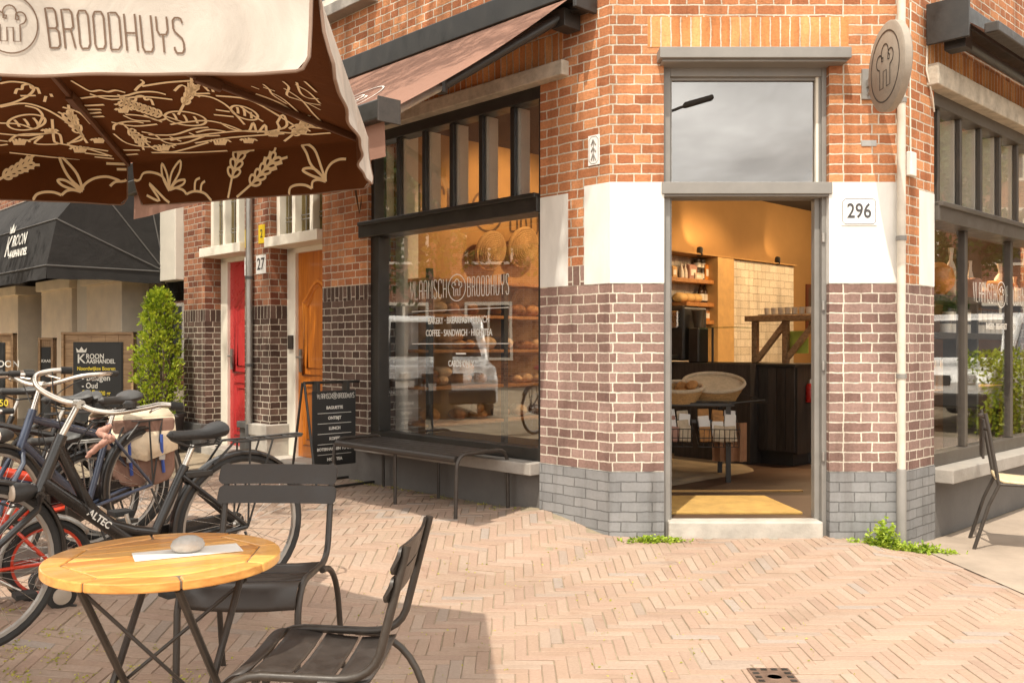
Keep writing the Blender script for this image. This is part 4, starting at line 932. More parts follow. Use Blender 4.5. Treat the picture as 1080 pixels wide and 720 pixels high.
# ribs, struts, pole, foot
mb = MB()
pl = thing
mb = MB(); mb.lathe([(.024, .05), (.024, 2.44)], (hub.x, hub.y, 0), 16); mb.build('pole', M['oak'], ps, sm=True)
mb = MB(); mb.lathe([(0, .0), (.28, .0), (.28, .05), (.05, .08), (.03, .35), (0, .35)], (hub.x, hub.y, 0), 24); mb.build('foot', M['iron'], ps)
mb = MB(); mb.lathe([(.03, 2.36), (.05, 2.37), (.05, 2.41), (.02, 2.46), (0, 2.48)], (hub.x, hub.y, 0), 16); mb.build('crown_cap', M['parasol_out'], ps)
mb = MB(); mb.lathe([(.026, 2.13), (.05, 2.13), (.05, 2.19), (.026, 2.19)], (hub.x, hub.y, 0), 16); mb.build('runner', M['black'], ps)
brn = mat('brown_rib', (.115,.05,.025), .45, var=.2)
for c in P[:5]:
    e = c-Vector((0,0,.016)); t_ = apex-Vector((0,0,.03))
    mb = MB(); mb.bar(t_, t_.lerp(e, .985), .016, .022); rb = mb.build('rib', brn, ps, .003)
    mb = MB(); m_ = t_.lerp(e, .52); mb.bar((hub.x+(c.x-hub.x)*.03, hub.y+(c.y-hub.y)*.03, 2.16), t_.lerp(e, .34)-Vector((0,0,.015)), .012, .018); mb.build('strut', brn, rb, .002)
    mb = MB(); mb.bar(t_.lerp(e, .50)-Vector((0,0,.004)), t_.lerp(e, .57)-Vector((0,0,.004)), .026, .034); mb.build('bracket', brn, rb, .003)
# beige drawing on the lining
def onplane(px, py, a, n, off):
    o = Vector((0,0,H)); d = Vector(((px-540)/F, 1, -(py-HZ)/F)); k = (a-o).dot(n)/d.dot(n); q = o+d*k
    return q-n*off if n.dot(d) > 0 else q+n*off
def spline(pts, k=4):
    if len(pts) < 3: return pts
    out = []
    for i in range(len(pts)-1):
        p0, p1, p2, p3 = pts[max(i-1,0)], pts[i], pts[i+1], pts[min(i+2, len(pts)-1)]
        for j in range(k):
            t = j/k
            out.append(tuple(.5*((2*p1[c])+(-p0[c]+p2[c])*t+(2*p0[c]-5*p1[c]+4*p2[c]-p3[c])*t*t+(-p0[c]+3*p1[c]-3*p2[c]+p3[c])*t**3) for c in (0,1)))
    return out+[pts[-1]]
def wheat(b, t, n=5, s=1):
    dx, dy = t[0]-b[0], t[1]-b[1]; L_ = math.hypot(dx, dy); dx /= L_; dy /= L_; nx, ny = -dy, dx; out = []
    st = L_*.35; pr_ = (L_-st)/n; w = pr_*.55*s
    out.append([b, (b[0]+dx*st, b[1]+dy*st)])
    for i in range(n):
        o = st+pr_*i
        for sg in (-1, 1):
            q = lambda a, c: (b[0]+dx*(o+a*pr_)+nx*c*w*sg, b[1]+dy*(o+a*pr_)+ny*c*w*sg)
            out.append([q(0,0), q(.35,.95), q(.95,1.35), q(1.15,.7), q(.75,.15), q(0,0)])
            if i > n-4: out.append([q(1.1,1.1), q(1.9,1.9)])
    return out
zc = lambda L_: [[(180+x/4.8, 70+y/4.8) for x, y in s] for s in L_]
zb_ = lambda L_: [[(x/4.91, 80+y/4.91) for x, y in s] for s in L_]
S_val = zc([[(580,640),(590,605),(620,590),(660,590),(690,605)],[(690,605),(700,575),(730,565),(770,575)],[(770,575),(780,530),(810,490),(850,470),(885,468)],
 [(770,560),(740,440),(705,400),(665,390),(690,440),(710,500),(770,560)],[(770,570),(730,520),(690,510),(660,520),(700,545),(770,570)]]+wheat((288,668),(375,360),5)+wheat((335,665),(540,455),5))+zb_([
 [(670,548),(720,540),(745,505),(790,500),(840,520),(860,570)],[(860,585),(900,575),(940,585),(955,605)],[(955,605),(1000,590),(1050,600),(1080,640)],[(865,590),(840,520),(842,455),(865,510),(865,590)],
 [(865,585),(890,500),(937,440),(930,500),(870,580)],[(870,585),(910,545),(955,535),(940,560),(870,585)],[(750,615),(810,640),(770,555),(855,655)],[(1000,590),(1010,540),(1035,525)],[(1030,590),(1040,555),(1060,540)],[(675,458),(750,457)],[(680,488),(715,487)]])
S_val2 = zb_([[(170,640),(190,610),(230,598),(280,600),(320,615)],[(320,615),(345,595),(380,590),(420,600)],[(420,600),(440,560),(490,530),(550,522),(600,535),(620,545)],[(570,570),(600,548),(655,550)],
 [(430,590),(400,510),(350,450),(308,415),(330,480),(370,540),(430,590)],[(420,600),(380,565),(335,540),(300,540),(330,570),(420,600)],[(550,455),(650,460)],[(605,485),(655,490)]]+wheat((-60,560),(165,445),5))
S_can = zb_([[(420,112),(520,100),(640,100),(720,80),(800,78),(860,92)],[(370,20),(420,50),(470,75),(520,70),(560,78),(600,70),(650,82)],[(440,150),(540,145)],[(455,170),(525,170)],[(465,190),(525,185)],[(480,208),(540,205)],
 [(650,195),(720,200),(790,215),(840,235)],[(640,200),(700,225),(780,230)],[(590,275),(595,250),(640,235),(700,232),(745,240)],
 [(770,300),(900,300),(1000,270),(1080,262)],[(735,285),(800,300),(860,340),(950,345),(1080,300)],[(740,325),(800,375),(880,390),(960,375),(1080,340)],[(880,310),(940,335)],[(980,290),(1030,312)],[(640,380),(725,380)],[(655,405),(715,400)],
 [(700,72),(720,50),(745,30),(730,15)]]+wheat((950,235),(625,125),9,1.1))+zc([[(0,290),(60,280),(180,270),(280,290),(360,320)],[(100,140),(200,150),(280,190),(340,250),(375,290)],[(230,215),(300,225)],[(220,240),(320,250)],[(130,330),(200,315),(280,325)],
 [(380,320),(400,320),(420,280),(440,330),(480,290),(490,335),(540,330),(550,300)],[(540,280),(570,240),(590,290),(560,310),(540,280)],[(600,310),(640,290),(690,295),(650,320),(600,310)],[(350,195),(420,245),(470,275)],[(480,205),(550,245)],[(330,135),(380,160)],[(385,150),(435,178)],[(680,300),(780,310)],[(710,340),(810,332)],[(150,75),(195,122)],[(20,120),(60,90),(110,130),(150,150)],[(0,370),(80,355),(250,345)]]+wheat((40,240),(120,90),4))
S_can2 = zb_([[(0,240),(100,245),(180,270),(205,240),(220,200),(190,165),(130,150)],[(0,35),(60,25),(140,35),(175,60),(150,95),(80,130),(0,150)],[(50,330),(100,300),(230,295)],[(150,330),(220,305),(180,345),(280,350),(300,345)],[(270,220),(280,330),(300,340)],[(280,290),(310,300),(320,345)],[(395,260),(430,320),(350,345)],[(350,350),(430,300)],[(360,360),(460,370),(560,385)],[(360,185),(370,200)],[(390,205),(405,225)],[(230,130),(238,100)],[(262,88),(270,104)],[(440,395),(560,410)],[(490,415),(590,425)],[(0,330),(40,335)],[(0,355),(40,350)]])
S_can3 = zc([[(570,70),(600,100),(590,140),(640,160),(700,180),(760,190)],[(640,75),(660,130),(700,155),(750,158)],[(680,70),(740,125)],[(470,85),(500,110),(520,140),(590,185)],[(600,150),(680,175),(760,215)],[(470,100),(530,120)],[(410,95),(450,110)]])
def loafd(cx, cy, w_, h_, a):
    c_, s_ = math.cos(R(a)), math.sin(R(a)); q = lambda u, v: (cx+u*c_-v*s_, cy+u*s_+v*c_)
    out = [[q(w_*math.cos(i*math.pi/8), h_*math.sin(i*math.pi/8)) for i in range(17)]]
    for k in (-.5, 0, .5): out.append([q(w_*(k-.12), -h_*.5), q(w_*(k+.02), 0), q(w_*(k+.10), h_*.5)])
    return out
def tuft(x, y, s): return [[(x+s*k, y), (x+s*(k*1.7), y-s*1.1), (x+s*(k*2.6), y-s*(1.5-abs(k)))] for k in (-.8, -.35, .1, .5, .9)]
def cloudd(x, y, s): return [[(x-2*s, y), (x-1.7*s, y-.7*s), (x-s, y-.7*s), (x-.8*s, y-1.3*s), (x+.2*s, y-1.4*s), (x+.5*s, y-.8*s), (x+1.3*s, y-.9*s), (x+1.7*s, y)], [(x-1.2*s, y+.3*s), (x+1.1*s, y+.25*s)]]
S_can += loafd(196, 124, 22, 7, 8)+loafd(258, 118, 15, 6, 20)+tuft(172, 158, 5)+tuft(232, 152, 5)+tuft(288, 143, 4)+cloudd(150, 110, 7)+cloudd(215, 96, 6)+[[(140,140),(170,146),(215,141),(262,137),(330,141)],[(206,150),(245,144),(300,140)],[(228,100),(262,104),(292,120),(318,136)],[(118,128),(142,132),(166,130)]]
S_can2 += loafd(28, 128, 20, 8, -6)+cloudd(30, 98, 7)+tuft(20, 152, 5)+tuft(84, 160, 5)+[[(0,112),(26,108),(52,116),(80,134)],[(60,150),(92,156),(118,164)]]
S_can += tuft(130, 118, 4)+tuft(262, 150, 4)+tuft(318, 140, 4)+[[(95,98),(118,104),(150,101),(182,104)],[(232,128),(248,136),(280,138),(300,134)],[(152,120),(166,126),(176,124)],[(270,98),(296,108),(322,126)],[(120,140),(134,150),(156,154),(186,152)],[(300,118),(318,126),(334,134)],[(160,160),(200,160),(240,158)],[(150,90),(176,86),(204,84)]]+wheat((128,128),(152,150),4)+wheat((300,148),(326,128),4)
S_can2 += tuft(52, 140, 4)+tuft(104, 150, 4)+[[(0,140),(30,142),(60,138)],[(66,112),(84,118),(96,130)],[(10,160),(46,164),(84,168)]]+wheat((92,150),(70,118),4)
S_can3 += [[(300,92),(318,104),(330,118),(340,128)],[(285,96),(300,104),(322,124)],[(312,88),(326,96),(338,108)]]
def draw(Ls, a, n, wd, parent):
    mb = MB()
    for s in Ls:
        pts = [onplane(px, py, a, n, .0045) for px, py in spline(s)]
        mb.ribbon(pts, wd, n)
    mb.build('print', M['print'], parent)
def nrm(a, b, c): return (b-a).cross(c-a).normalized()
def vn(i):
    d = P[(i+1) % 6]-P[i]; return Vector((d.y, -d.x, 0)).normalized()
# the cloth of a valance waves, so its drawing sits on the same curve
def draw_val(Ls, i, wd):
    pt, n, o = vals[i]; a, b = P[i], P[(i+1) % 6]; L_ = (b-a).length; d = (b-a).normalized(); mb = MB()
    for s in Ls:
        pts = []
        for px, py in spline(s):
            q = onplane(px, py, a, n, 0); u = ((q-a).dot(d)/L_-.012)/.976; v = (zh-q.z)/drop
            if 0 <= u <= 1: pts.append(pt(u, min(.985, max(v, 0)), -.0045))
        if len(pts) > 1: mb.ribbon(pts, wd, n)
    mb.build('print', M['print'], o)
draw_val(S_val, 1, .0105); draw_val(S_val2, 2, .0108)
draw(S_can, apex, nrm(apex, P[1], P[2]), .0098, lin); draw(S_can2, apex, nrm(apex, P[2], P[3]), .0102, lin); draw(S_can3, apex, nrm(apex, P[0], P[1]), .0088, lin)
# ------------------------------------------------------------------ bicycles (local frame: rear axle over the origin, x forward, y to the rider's left)
def wheel(parent, x, Rw, rim_m, turn=0, fat=.019, nsp=28, off=0):
    w = bpy.data.objects.new('wheel', None); col.objects.link(w); w.parent = parent; w.location = (x, off, Rw); w.empty_display_size = .05
    mb = MB(); n = 40
    ring = lambda r: [(r*math.cos(2*math.pi*k/n), 0, r*math.sin(2*math.pi*k/n)) for k in range(n)]
    mb.tube(ring(Rw-fat), fat, 8, True); mb.M = Matrix.Identity(4)
    def bld(name, m, mb, **k):
        o = mb.build(name, m, None, org=(0,0,0), **k); o.parent = w; return o
    bld('tyre', M['rubber'], mb, sm=True)
    mb = MB(); prof = [(-.012, Rw-2*fat+.004), (.012, Rw-2*fat+.004), (.010, Rw-2*fat-.009), (-.010, Rw-2*fat-.009)]
    mb.lathe([(r, y) for y, r in prof]+[(prof[0][1], prof[0][0])], (0,0,0), n, 'y', cap=False); bld('rim', rim_m, mb)
    mb = MB()
    for k in range(nsp):
        a = 2*math.pi*k/nsp; s = 1 if k % 2 else -1; a2 = a+s*.5*(1 if (k//2) % 2 else -1)
        mb.tube([(.022*math.cos(a2), .028*s, .022*math.sin(a2)), ((Rw-2*fat-.012)*math.cos(a), 0, (Rw-2*fat-.012)*math.sin(a))], .0011, 4)
    bld('spokes', M['spoke'], mb)
    mb = MB(); mb.lathe([(0,-.05),(.012,-.05),(.014,-.03),(.026,-.028),(.018,-.02),(.018,.02),(.026,.028),(.014,.03),(.012,.05),(0,.05)], (0,0,0), 14, 'y'); bld('hub', M['chrome'], mb, sm=True)
    w.rotation_euler = (0, 0, turn); return w
def fender(parent, x, Rw, a0, a1, m, wd=.052, turn=0):
    mb = MB(Matrix.Translation((x, 0, Rw)) @ Matrix.Rotation(turn, 4, 'Z')); n = 22; vs = []; r = Rw+.016
    for i in range(n+1):
        a = R(a0+(a1-a0)*i/n)
        for y, dr in ((-wd/2, -.018), (-wd/3, -.002), (0, .003), (wd/3, -.002), (wd/2, -.018)): vs.append(((r+dr)*math.cos(a), y, (r+dr)*math.sin(a)))
    mb.add(vs, [(i*5+j, (i+1)*5+j, (i+1)*5+j+1, i*5+j+1) for i in range(n) for j in range(4)])
    o = mb.build('fender', m, parent, sm=True); so = o.modifiers.new('s', 'SOLIDIFY'); so.thickness = .002; return o
def saddle(parent, x, z, m, tilt=0, L_=.285, rails=True):
    mb = MB(Matrix.Translation((x, 0, z)) @ Matrix.Rotation(tilt, 4, 'Y')); vs = []; n = 10; k = 12
    n = 14; k = 14
    for i in range(n+1):
        u = i/n; cap_ = math.sqrt(max(.02, 1-max(0, (.10-u)/.10)**2))*math.sqrt(max(.02, 1-max(0, (u-.90)/.10)**2))
        hw = (.026+.070*smooth((.58-u)/.50))*cap_; cz = .022*smooth((.40-u)/.40)+.004*smooth((u-.7)/.3); tk = (.022+.016*smooth((.5-u)/.5))*cap_
        for j in range(k):
            a = 2*math.pi*j/k; vs.append((-L_*.55+L_*u, hw*math.cos(a), cz+tk*math.sin(a)*(1 if math.sin(a) > 0 else 1.15)))
    mb.add(vs, [(i*k+j, i*k+(j+1) % k, (i+1)*k+(j+1) % k, (i+1)*k+j) for i in range(n) for j in range(k)]+[tuple(range(k-1,-1,-1)), tuple(n*k+j for j in range(k))])
    s = mb.build('saddle', m, parent, sm=True)
    if rails:
        mb = MB()
        for y in (-.03, .03): mb.tube([(x-.10, y*1.4, z-.02), (x-.09, y, z-.05), (x+.02, y, z-.055), (x+.10, y*.4, z-.02)], .0045, 6)
        for y in (-.045, .045): mb.tube([(x-.10+.012*math.cos(i*.8), y+.012*math.sin(i*.8), z-.06+.05*i/30) for i in range(30)], .0025, 5)
        mb.build('saddle_springs', M['black'], s, sm=True)
    return s
def rack(parent, x, z, L_, m, h, Rw):
    mb = MB()
    for y in (-.055, .055): mb.tube([(x+L_*.62, y*.6, z-.10), (x+L_*.40, y, z), (x-L_*.5, y, z+.005), (x-L_*.55, y*.5, z+.008)], .0065, 6)
    mb.tube([(x-L_*.55, -.03, z+.008), (x-L_*.56, 0, z+.008), (x-L_*.55, .03, z+.008)], .0065, 6)
    for i in range(4): mb.tube([(x+L_*.35-i*L_*.25, -.055, z), (x+L_*.35-i*L_*.25, .055, z)], .004, 5)
    for y in (-.065, .065):
        mb.tube([(0, y, Rw), (x-L_*.1, y*.9, z)], .0055, 6); mb.tube([(0, y, Rw), (x+L_*.2, y*.9, z)], .0055, 6)
    return mb.build('luggage_rack', m, parent, sm=True)
def bicycle(name, label, p):
    t = thing(name, label, 'bicycle', (0,0,0))
    Rr, Rf, wb = p['Rr'], p['Rf'], p['wb']; fm = p['paint']; bb = (p.get('bb', .46), 0, p.get('bbz', .28)); ht, hb, st = p['ht'], p['hb'], p['st']; tr_ = p.get('tr', .019)
    wheel(t, 0, Rr, p.get('rim', M['silver']), 0, p.get('fat', .019)); wheel(t, wb, Rf, p.get('rim', M['silver']), p.get('turn', 0), p.get('fat', .019))
    mb = MB(); V = Vector
    mb.tube([V(hb)+(V(ht)-V(hb))*.0, V(ht)], tr_*1.15, 12); mb.tube([V(hb).lerp(V(ht), .22), V(bb)], tr_*p.get('dt', 1.25), 12)
    q = V(st); 
    if p.get('top') == 'curve':
        a = V(hb).lerp(V(ht), .82); e = V(bb).lerp(q, .22)
        mb.tube([(a.x, 0, a.z), (a.x-.06, 0, a.z-.13), (a.x-.13, 0, a.z-.27), (a.x-.22, 0, a.z-.36), (e.x+.10, 0, e.z+.025), (e.x, 0, e.z)], tr_*1.1, 12)
    else:
        a = V(hb).lerp(V(ht), .8); e = V(bb).lerp(q, p.get('tp', .85)); mb.tube([a, e], tr_*1.1, 12)
    mb.tube([V(bb), q], tr_, 12)
    for y in (-.058, .058):
        mb.tube([(bb[0]-.03, y*.5, bb[2]), (.0, y, Rr)], tr_*.55, 8); e = V(bb).lerp(q, .88); mb.tube([(e.x, y*.35, e.z), (.0, y, Rr)], tr_*.5, 8)
    fr = mb.build('frame', fm, t, sm=True)
    mb = MB()
    for y in (-.055, .055): mb.tube([(hb[0]-.0, y*.5, hb[2]+.0), (hb[0]+.02, y, hb[2]-.05), (wb-.035, y, Rf+.08), (wb, y, Rf)], tr_*.68, 8)
    mb.tube([(hb[0], -.035, hb[2]), (hb[0], .035, hb[2])], tr_*.9, 8); mb.build('fork', fm, t, sm=True)
    if p.get('fend', True):
        fender(t, 0, Rr, -12, 148, p.get('fm', M['bikeblack'])); fender(t, wb, Rf, 22, 190, p.get('fm', M['bikeblack']), turn=p.get('turn', 0))
    mb = MB(); s0 = V(st); d = (V(st)-V(bb)).normalized(); s1 = V(p['seat']); mb.tube([s0-d*.05, (s1.x, 0, s1.z-.05)], .0135, 10); mb.build('seat_post', M['chrome'], t, sm=True)
    saddle(t, p['seat'][0], p['seat'][2], p.get('sm', M['leather']))
    mb = MB(); mb.tube([V(ht), V(p['stem'])], .0135, 10); mb.tube([V(p['stem'])-V((0,.03,0)), V(p['stem'])+V((0,.03,0))], .02, 8); mb.build('stem', M['chrome'], t, sm=True)
    hbp = [V(q) for q in p['bar']]
    sp = []
    for i in range(len(hbp)-1):
        p0, p1, p2, p3 = hbp[max(i-1,0)], hbp[i], hbp[i+1], hbp[min(i+2,len(hbp)-1)]
        for k in range(5):
            u = k/5; sp.append(.5*((2*p1)+(p2-p0)*u+(2*p0-5*p1+4*p2-p3)*u*u+(3*p1-p0-3*p2+p3)*u**3))
    sp.append(hbp[-1]); mb = MB(); mb.tube(sp, .0115, 10); h = mb.build('handlebar', p.get('barm', M['chrome']), t, sm=True)
    for e in (sp[:4], sp[-4:]):
        mb = MB(); mb.tube(e, .0165, 10); mb.build('grip', M['rubber'], h, sm=True)
    for e, s in ((sp[4], 1), (sp[-5], -1)):
        mb = MB(); mb.tube([e, e+V((.05, s*.015, -.02)), e+V((.02, s*.10, -.035))], .005, 6); mb.build('brake_lever', M['chrome'], h, sm=True)
    for sgn, q_ in ((1, .012), (-1, .02)):
        e = sp[5] if sgn > 0 else sp[-6]; m_ = V(ht)+V((.07, .05*sgn, .10)); d_ = V(hb).lerp(V(bb), .45)+V((0, .03*sgn, .02))
        cs = [e.lerp(m_, u)*(1-u)+m_.lerp(d_, u)*u for u in [i/10 for i in range(11)]]; mb = MB(); mb.tube(cs, .0028, 5); mb.build('brake_cable', M['rubber'], t, sm=True)
    if p.get('rack'): rack(t, p['rack'][0], p['rack'][1], p['rack'][2], p.get('rackm', M['black']), 0, Rr)
    # chain case, crank, pedals
    mb = MB(); pl = []
    for k in range(13): a = R(-90+180*k/12); pl.append((bb[0]+.095*math.cos(a), bb[2]+.095*math.sin(a)))
    for k in range(13): a = R(90+180*k/12); pl.append((.0+.055*math.cos(a), Rr+.055*math.sin(a)))
    mb.prism(pl, -.075, -.055, 'y'); mb.build('chain_case', M['bikeblack'] if p.get('case', True) else M['silver'], t, .005)
    mb = MB(); a = R(p.get('crank', 35)); c_, s_ = math.cos(a)*.17, math.sin(a)*.17
    mb.tube([(bb[0]+c_, -.10, bb[2]+s_), (bb[0], -.09, bb[2]), (bb[0], .09, bb[2]), (bb[0]-c_, .10, bb[2]-s_)], .010, 8); cr = mb.build('crank', M['chrome'], t, sm=True)
    for sg in (1, -1):
        mb = MB(); x, z = bb[0]+c_*sg, bb[2]+s_*sg; y0, y1 = (-.20, -.11) if sg > 0 else (.11, .20); mb.box(x-.045, x+.045, y0, y1, z-.012, z+.012); mb.build('pedal', M['rubber'], cr, .004)
    if p.get('light'):
        x, z = p['light']; mb = MB(); mb.lathe([(0,-.05),(.02,-.045),(.036,-.01),(.042,.03),(.036,.045),(0,.045)], (x, 0, z), 16, 'x'); L_ = mb.build('headlight', M['leather'], t, sm=True)
        mb = MB(); mb.lathe([(0,.046),(.034,.046),(.03,.055),(0,.06)], (x, 0, z), 16, 'x'); mb.build('lens', M['plastic'], L_, sm=True)
    if p.get('tail'):
        mb = MB(); x, z = p['tail']; mb.box(x-.015, x+.015, -.04, .04, z-.02, z+.02); mb.build('rear_light', M['redplastic'], t, .006)
    mb = MB(); mb.tube([(.02, .07, Rr-.02), (-.04, .17, .02), (-.08, .19, .012)], .007, 6); mb.build('kickstand', M['black'], t, sm=True)
    return t, fr
def face_to(o, rear, front):
    o.location = rear; o.rotation_euler = (0, 0, math.atan2(front[1]-rear[1], front[0]-rear[0]))
adult = dict(Rr=.345, Rf=.345, wb=1.10, ht=(.84,0,.86), hb=(.93,0,.64), st=(.29,0,.74), seat=(.25,0,.88), stem=(.79,0,.99),
 bar=[(.56,-.30,1.05),(.66,-.31,1.05),(.76,-.25,1.04),(.80,-.10,1.00),(.79,0,.99),(.80,.10,1.00),(.76,.25,1.04),(.66,.31,1.05),(.56,.30,1.05)], paint=M['bikeblack'], rack=(-.05, .74, .38), light=(1.02, .74))
d0 = dict(adult); d0.update(Rr=.345, Rf=.335, wb=1.15, ht=(.838,0,.84), hb=(.935,0,.60), st=(.29,0,.66), seat=(.250,0,.80), stem=(.772,0,.965), bb=.475, bbz=.29, top='curve', tr=.021, turn=R(9), dt=1.35,
 bar=[(.68,-.29,1.10),(.76,-.30,1.10),(.84,-.27,1.08),(.86,-.19,1.03),(.81,-.08,.98),(.772,0,.965),(.74,.09,.94),(.69,.19,.935),(.60,.27,.955),(.55,.295,.965),(.47,.315,.955)], rack=(-.10, .755, .42), light=(.985, .62), fat=.021, crank=75)
bk, fr = bicycle('black_bicycle', 'black step through bicycle with silver swept bar standing behind the round table', d0)
# frame name on the down tube, both sides
def on_tube(bk, fr, word, off):
    a = Vector((.62, 0, .413)); 
    hb, ht, bb = Vector(d0['hb']), Vector(d0['ht']), Vector((.475,0,.29)); top_ = hb.lerp(ht, .22); ax = (bb-top_).normalized()
    for sy in (1,):
        X = ax; Z = Vector((0, sy, 0)); Y = Z.cross(X)
        c = top_.lerp(bb, .50)+Vector((0, sy*(.021*1.35+.0006), 0))
        Mx = Matrix(((X.x,Y.x,Z.x,c.x),(X.y,Y.y,Z.y,c.y),(X.z,Y.z,Z.z,c.z),(0,0,0,1)))
        text(word, .042, Mx, M['lettering'], fr, bold=.001, sx=.95)
on_tube(bk, fr, 'ALTEC', 0)
mb = MB(); mb.box(.16, .30, -.028, .028, .60, .635); o = mb.build('frame_lock', M['black'], bk, .008); 
mb = MB(); mb.lathe([(.0, 0), (.026, 0), (.026, .018), (.016, .028), (0, .03)], (.66, .235, .955), 14); mb.build('bell', M['black'], bk, sm=True)
face_to(bk, (-1.316, 4.45, .10), (-2.09, 3.60, .1))
# red bicycle behind it
d1 = dict(adult); d1.update(Rr=.29, Rf=.29, wb=.95, paint=M['bikered'], rackm=M['silver'], fm=M['bikeblack'], ht=(.70,0,.60), hb=(.76,0,.46), st=(.27,0,.46), seat=(.23,0,.66), bb=.38, bbz=.24, tp=.93, rack=(-.02,.64,.36), tr=.024, light=(.86,.60), tail=(-.27,.57),
 stem=(.67,0,.80), bar=[(.50,-.26,.86),(.60,-.27,.86),(.66,-.2,.84),(.67,0,.80),(.66,.2,.84),(.60,.27,.86),(.50,.26,.86)])
b2, _ = bicycle('red_bicycle', 'red framed bicycle with silver luggage rack in the row of parked bikes', d1)
P1 = at(96, 540, 5.5); face_to(b2, (P1.x, P1.y, .10), (P1.x-.72, P1.y-.70, .1))
# kids bike with orange red rims and a training wheel
d2 = dict(Rr=.20, Rf=.20, wb=.66, ht=(.50,0,.56), hb=(.54,0,.42), st=(.17,0,.44), seat=(.14,0,.53), stem=(.48,0,.64), bb=.27, bbz=.19, tr=.016, paint=M['bikered'], rim=M['bikered'], fat=.022, fend=True, fm=M['silver'],
 bar=[(.40,-.22,.70),(.46,-.2,.69),(.48,-.06,.64),(.48,.06,.64),(.46,.2,.69),(.40,.22,.70)], case=False)
b3, _ = bicycle('kids_bicycle', 'small kids bicycle with red rims and a training wheel, low beside the black bike', d2)
for y in (.17, -.17):
    mb = MB(); mb.lathe([(0,-.012),(.05,-.012),(.066,-.006),(.066,.006),(.05,.012),(0,.012)], (-.02, y, .066), 24, 'y'); tw_ = mb.build('training_wheel', M['rubber'], b3, sm=True)
    mb = MB(); mb.lathe([(0,-.016),(.04,-.016),(.04,.016),(0,.016)], (-.02, y, .066), 20, 'y'); mb.build('hub', M['chrome'], tw_, sm=True)
    mb = MB(); mb.tube([(0, y*.3, .20), (-.01, y*.85, .17), (-.02, y*.88, .07)], .007, 6); mb.build('bracket', M['black'], b3, sm=True)
P2 = at(50, 598, 4.35); face_to(b3, (P2.x, P2.y, .095), (P2.x-.50, P2.y-.42, .1))
# bike with the canvas panniers
d3 = dict(adult); d3.update(paint=M['navy'], top='curve', rack=(-.06,.75,.44))
b4, _ = bicycle('pannier_bicycle', 'dark city bicycle carrying tan and brown double panniers on its rack', d3)
bd = MB(); bd.box(-.30, .12, -.10, .10, .757, .80); 
P3 = at(122, 520, 5.75); R4 = (P3.x, P3.y, .10); F4 = (P3.x-.78, P3.y-.76, .1); face_to(b4, R4, F4)
pg = thing('pannier_bag', 'tan and brown canvas double pannier bag with blue buckle straps over the rack', 'pannier bag', (0,0,0))
mb = MB()
vs = [(-.30,-.17,.765),(.10,-.17,.765),(.10,-.08,.805),(-.30,-.08,.805),(.10,.08,.805),(-.30,.08,.805),(.10,.17,.765),(-.30,.17,.765)]
mb.add(vs, [(0,1,2,3),(3,2,4,5),(5,4,6,7)])
for s in (-1, 1): mb.face([(-.30,.17*s,.765),(.10,.17*s,.765),(.105,.215*s,.56),(-.10,.226*s,.50),(-.305,.215*s,.56)][::s])
o = mb.build('flap', M['canvasbag'], pg, sm=True); so = o.modifiers.new('s', 'SOLIDIFY'); so.thickness = .006; so.offset = 1
for s in (-1, 1):
    mb = MB(); mb.prism([(-.30,.76),(.10,.76),(.09,.42),(.06,.37),(-.02,.345),(-.19,.345),(-.27,.37),(-.30,.43)], .075*s, .195*s, 'y'); mb.build('pocket', M['brownbag'], pg, .02, seg=3)
    for x in (-.20, 0.0):
        mb = MB(); mb.tube([(x, .213*s, .66), (x, .219*s, .56), (x-.01, .208*s, .50), (x-.02, .203*s, .42)], .010, 5); st_ = mb.build('strap', M['bluestrap'], pg, sm=True)
        mb = MB(); mb.box(x-.022, x+.018, .208*s, .222*s, .50, .55); mb.build('buckle', M['silver'], st_, .003)
face_to(pg, R4, F4)
sc_ = thing('cloth_scarf', 'faded pink cloth strip knotted round a bicycle part above the red bike', 'cloth', tuple(at(108, 462, 5.0)))
lr_ = random.Random(12); mb = MB(); c = [at(118, 448, 5.0), at(112, 452, 4.99), at(105, 456, 5.0), at(112, 460, 4.97), at(119, 462, 5.0), at(110, 466, 4.97), at(103, 471, 5.0), at(96, 477, 5.02), at(90, 484, 5.03)]
rw = [.010,.020,.022,.018,.021,.018,.016,.014,.006]; cc_, rr_ = [], []
for i in range(len(c)-1):
    for k_ in range(5):
        u = k_/5; cc_.append(c[i].lerp(c[i+1], u)+Vector((lr_.gauss(0,.002), lr_.gauss(0,.002), lr_.gauss(0,.002)))); rr_.append((rw[i]+(rw[i+1]-rw[i])*u)*lr_.uniform(.82, 1.15))
mb.tube(cc_, rr_, 10); mb.build('fabric', M['pink'], sc_, sm=True)
# two more in the row
d4 = dict(adult); d4.update(paint=M['navy'], barm=M['chrome']); b5, _ = bicycle('navy_bicycle', 'navy bicycle pointing toward the street at the far left of the row', d4)
h5 = at(30, 466, 4.9); face_to(b5, (h5.x+.30, h5.y+.80, .11), (h5.x-.08, h5.y-.27, .1))
d5 = dict(adult); d5.update(paint=M['bikeblack'], seat=(.25,0,.90)); b6, _ = bicycle('city_bicycle', 'black city bicycle with wide padded saddle at the left picture edge', d5)
s6 = at(14, 430, 6.0); face_to(b6, (s6.x+.20, s6.y+.20, .115), (s6.x-.58, s6.y-.58, .1))
d6 = dict(adult); d6.update(paint=M['bikeblack'], sm=M['leather'], barm=M['black']); b7, _ = bicycle('dark_bicycle', 'dark bicycle with long black saddle in the middle of the row', d6)
s7 = at(66, 436, 5.5); face_to(b7, (s7.x+.20, s7.y+.16, .11), (s7.x-.63, s7.y-.56, .1))
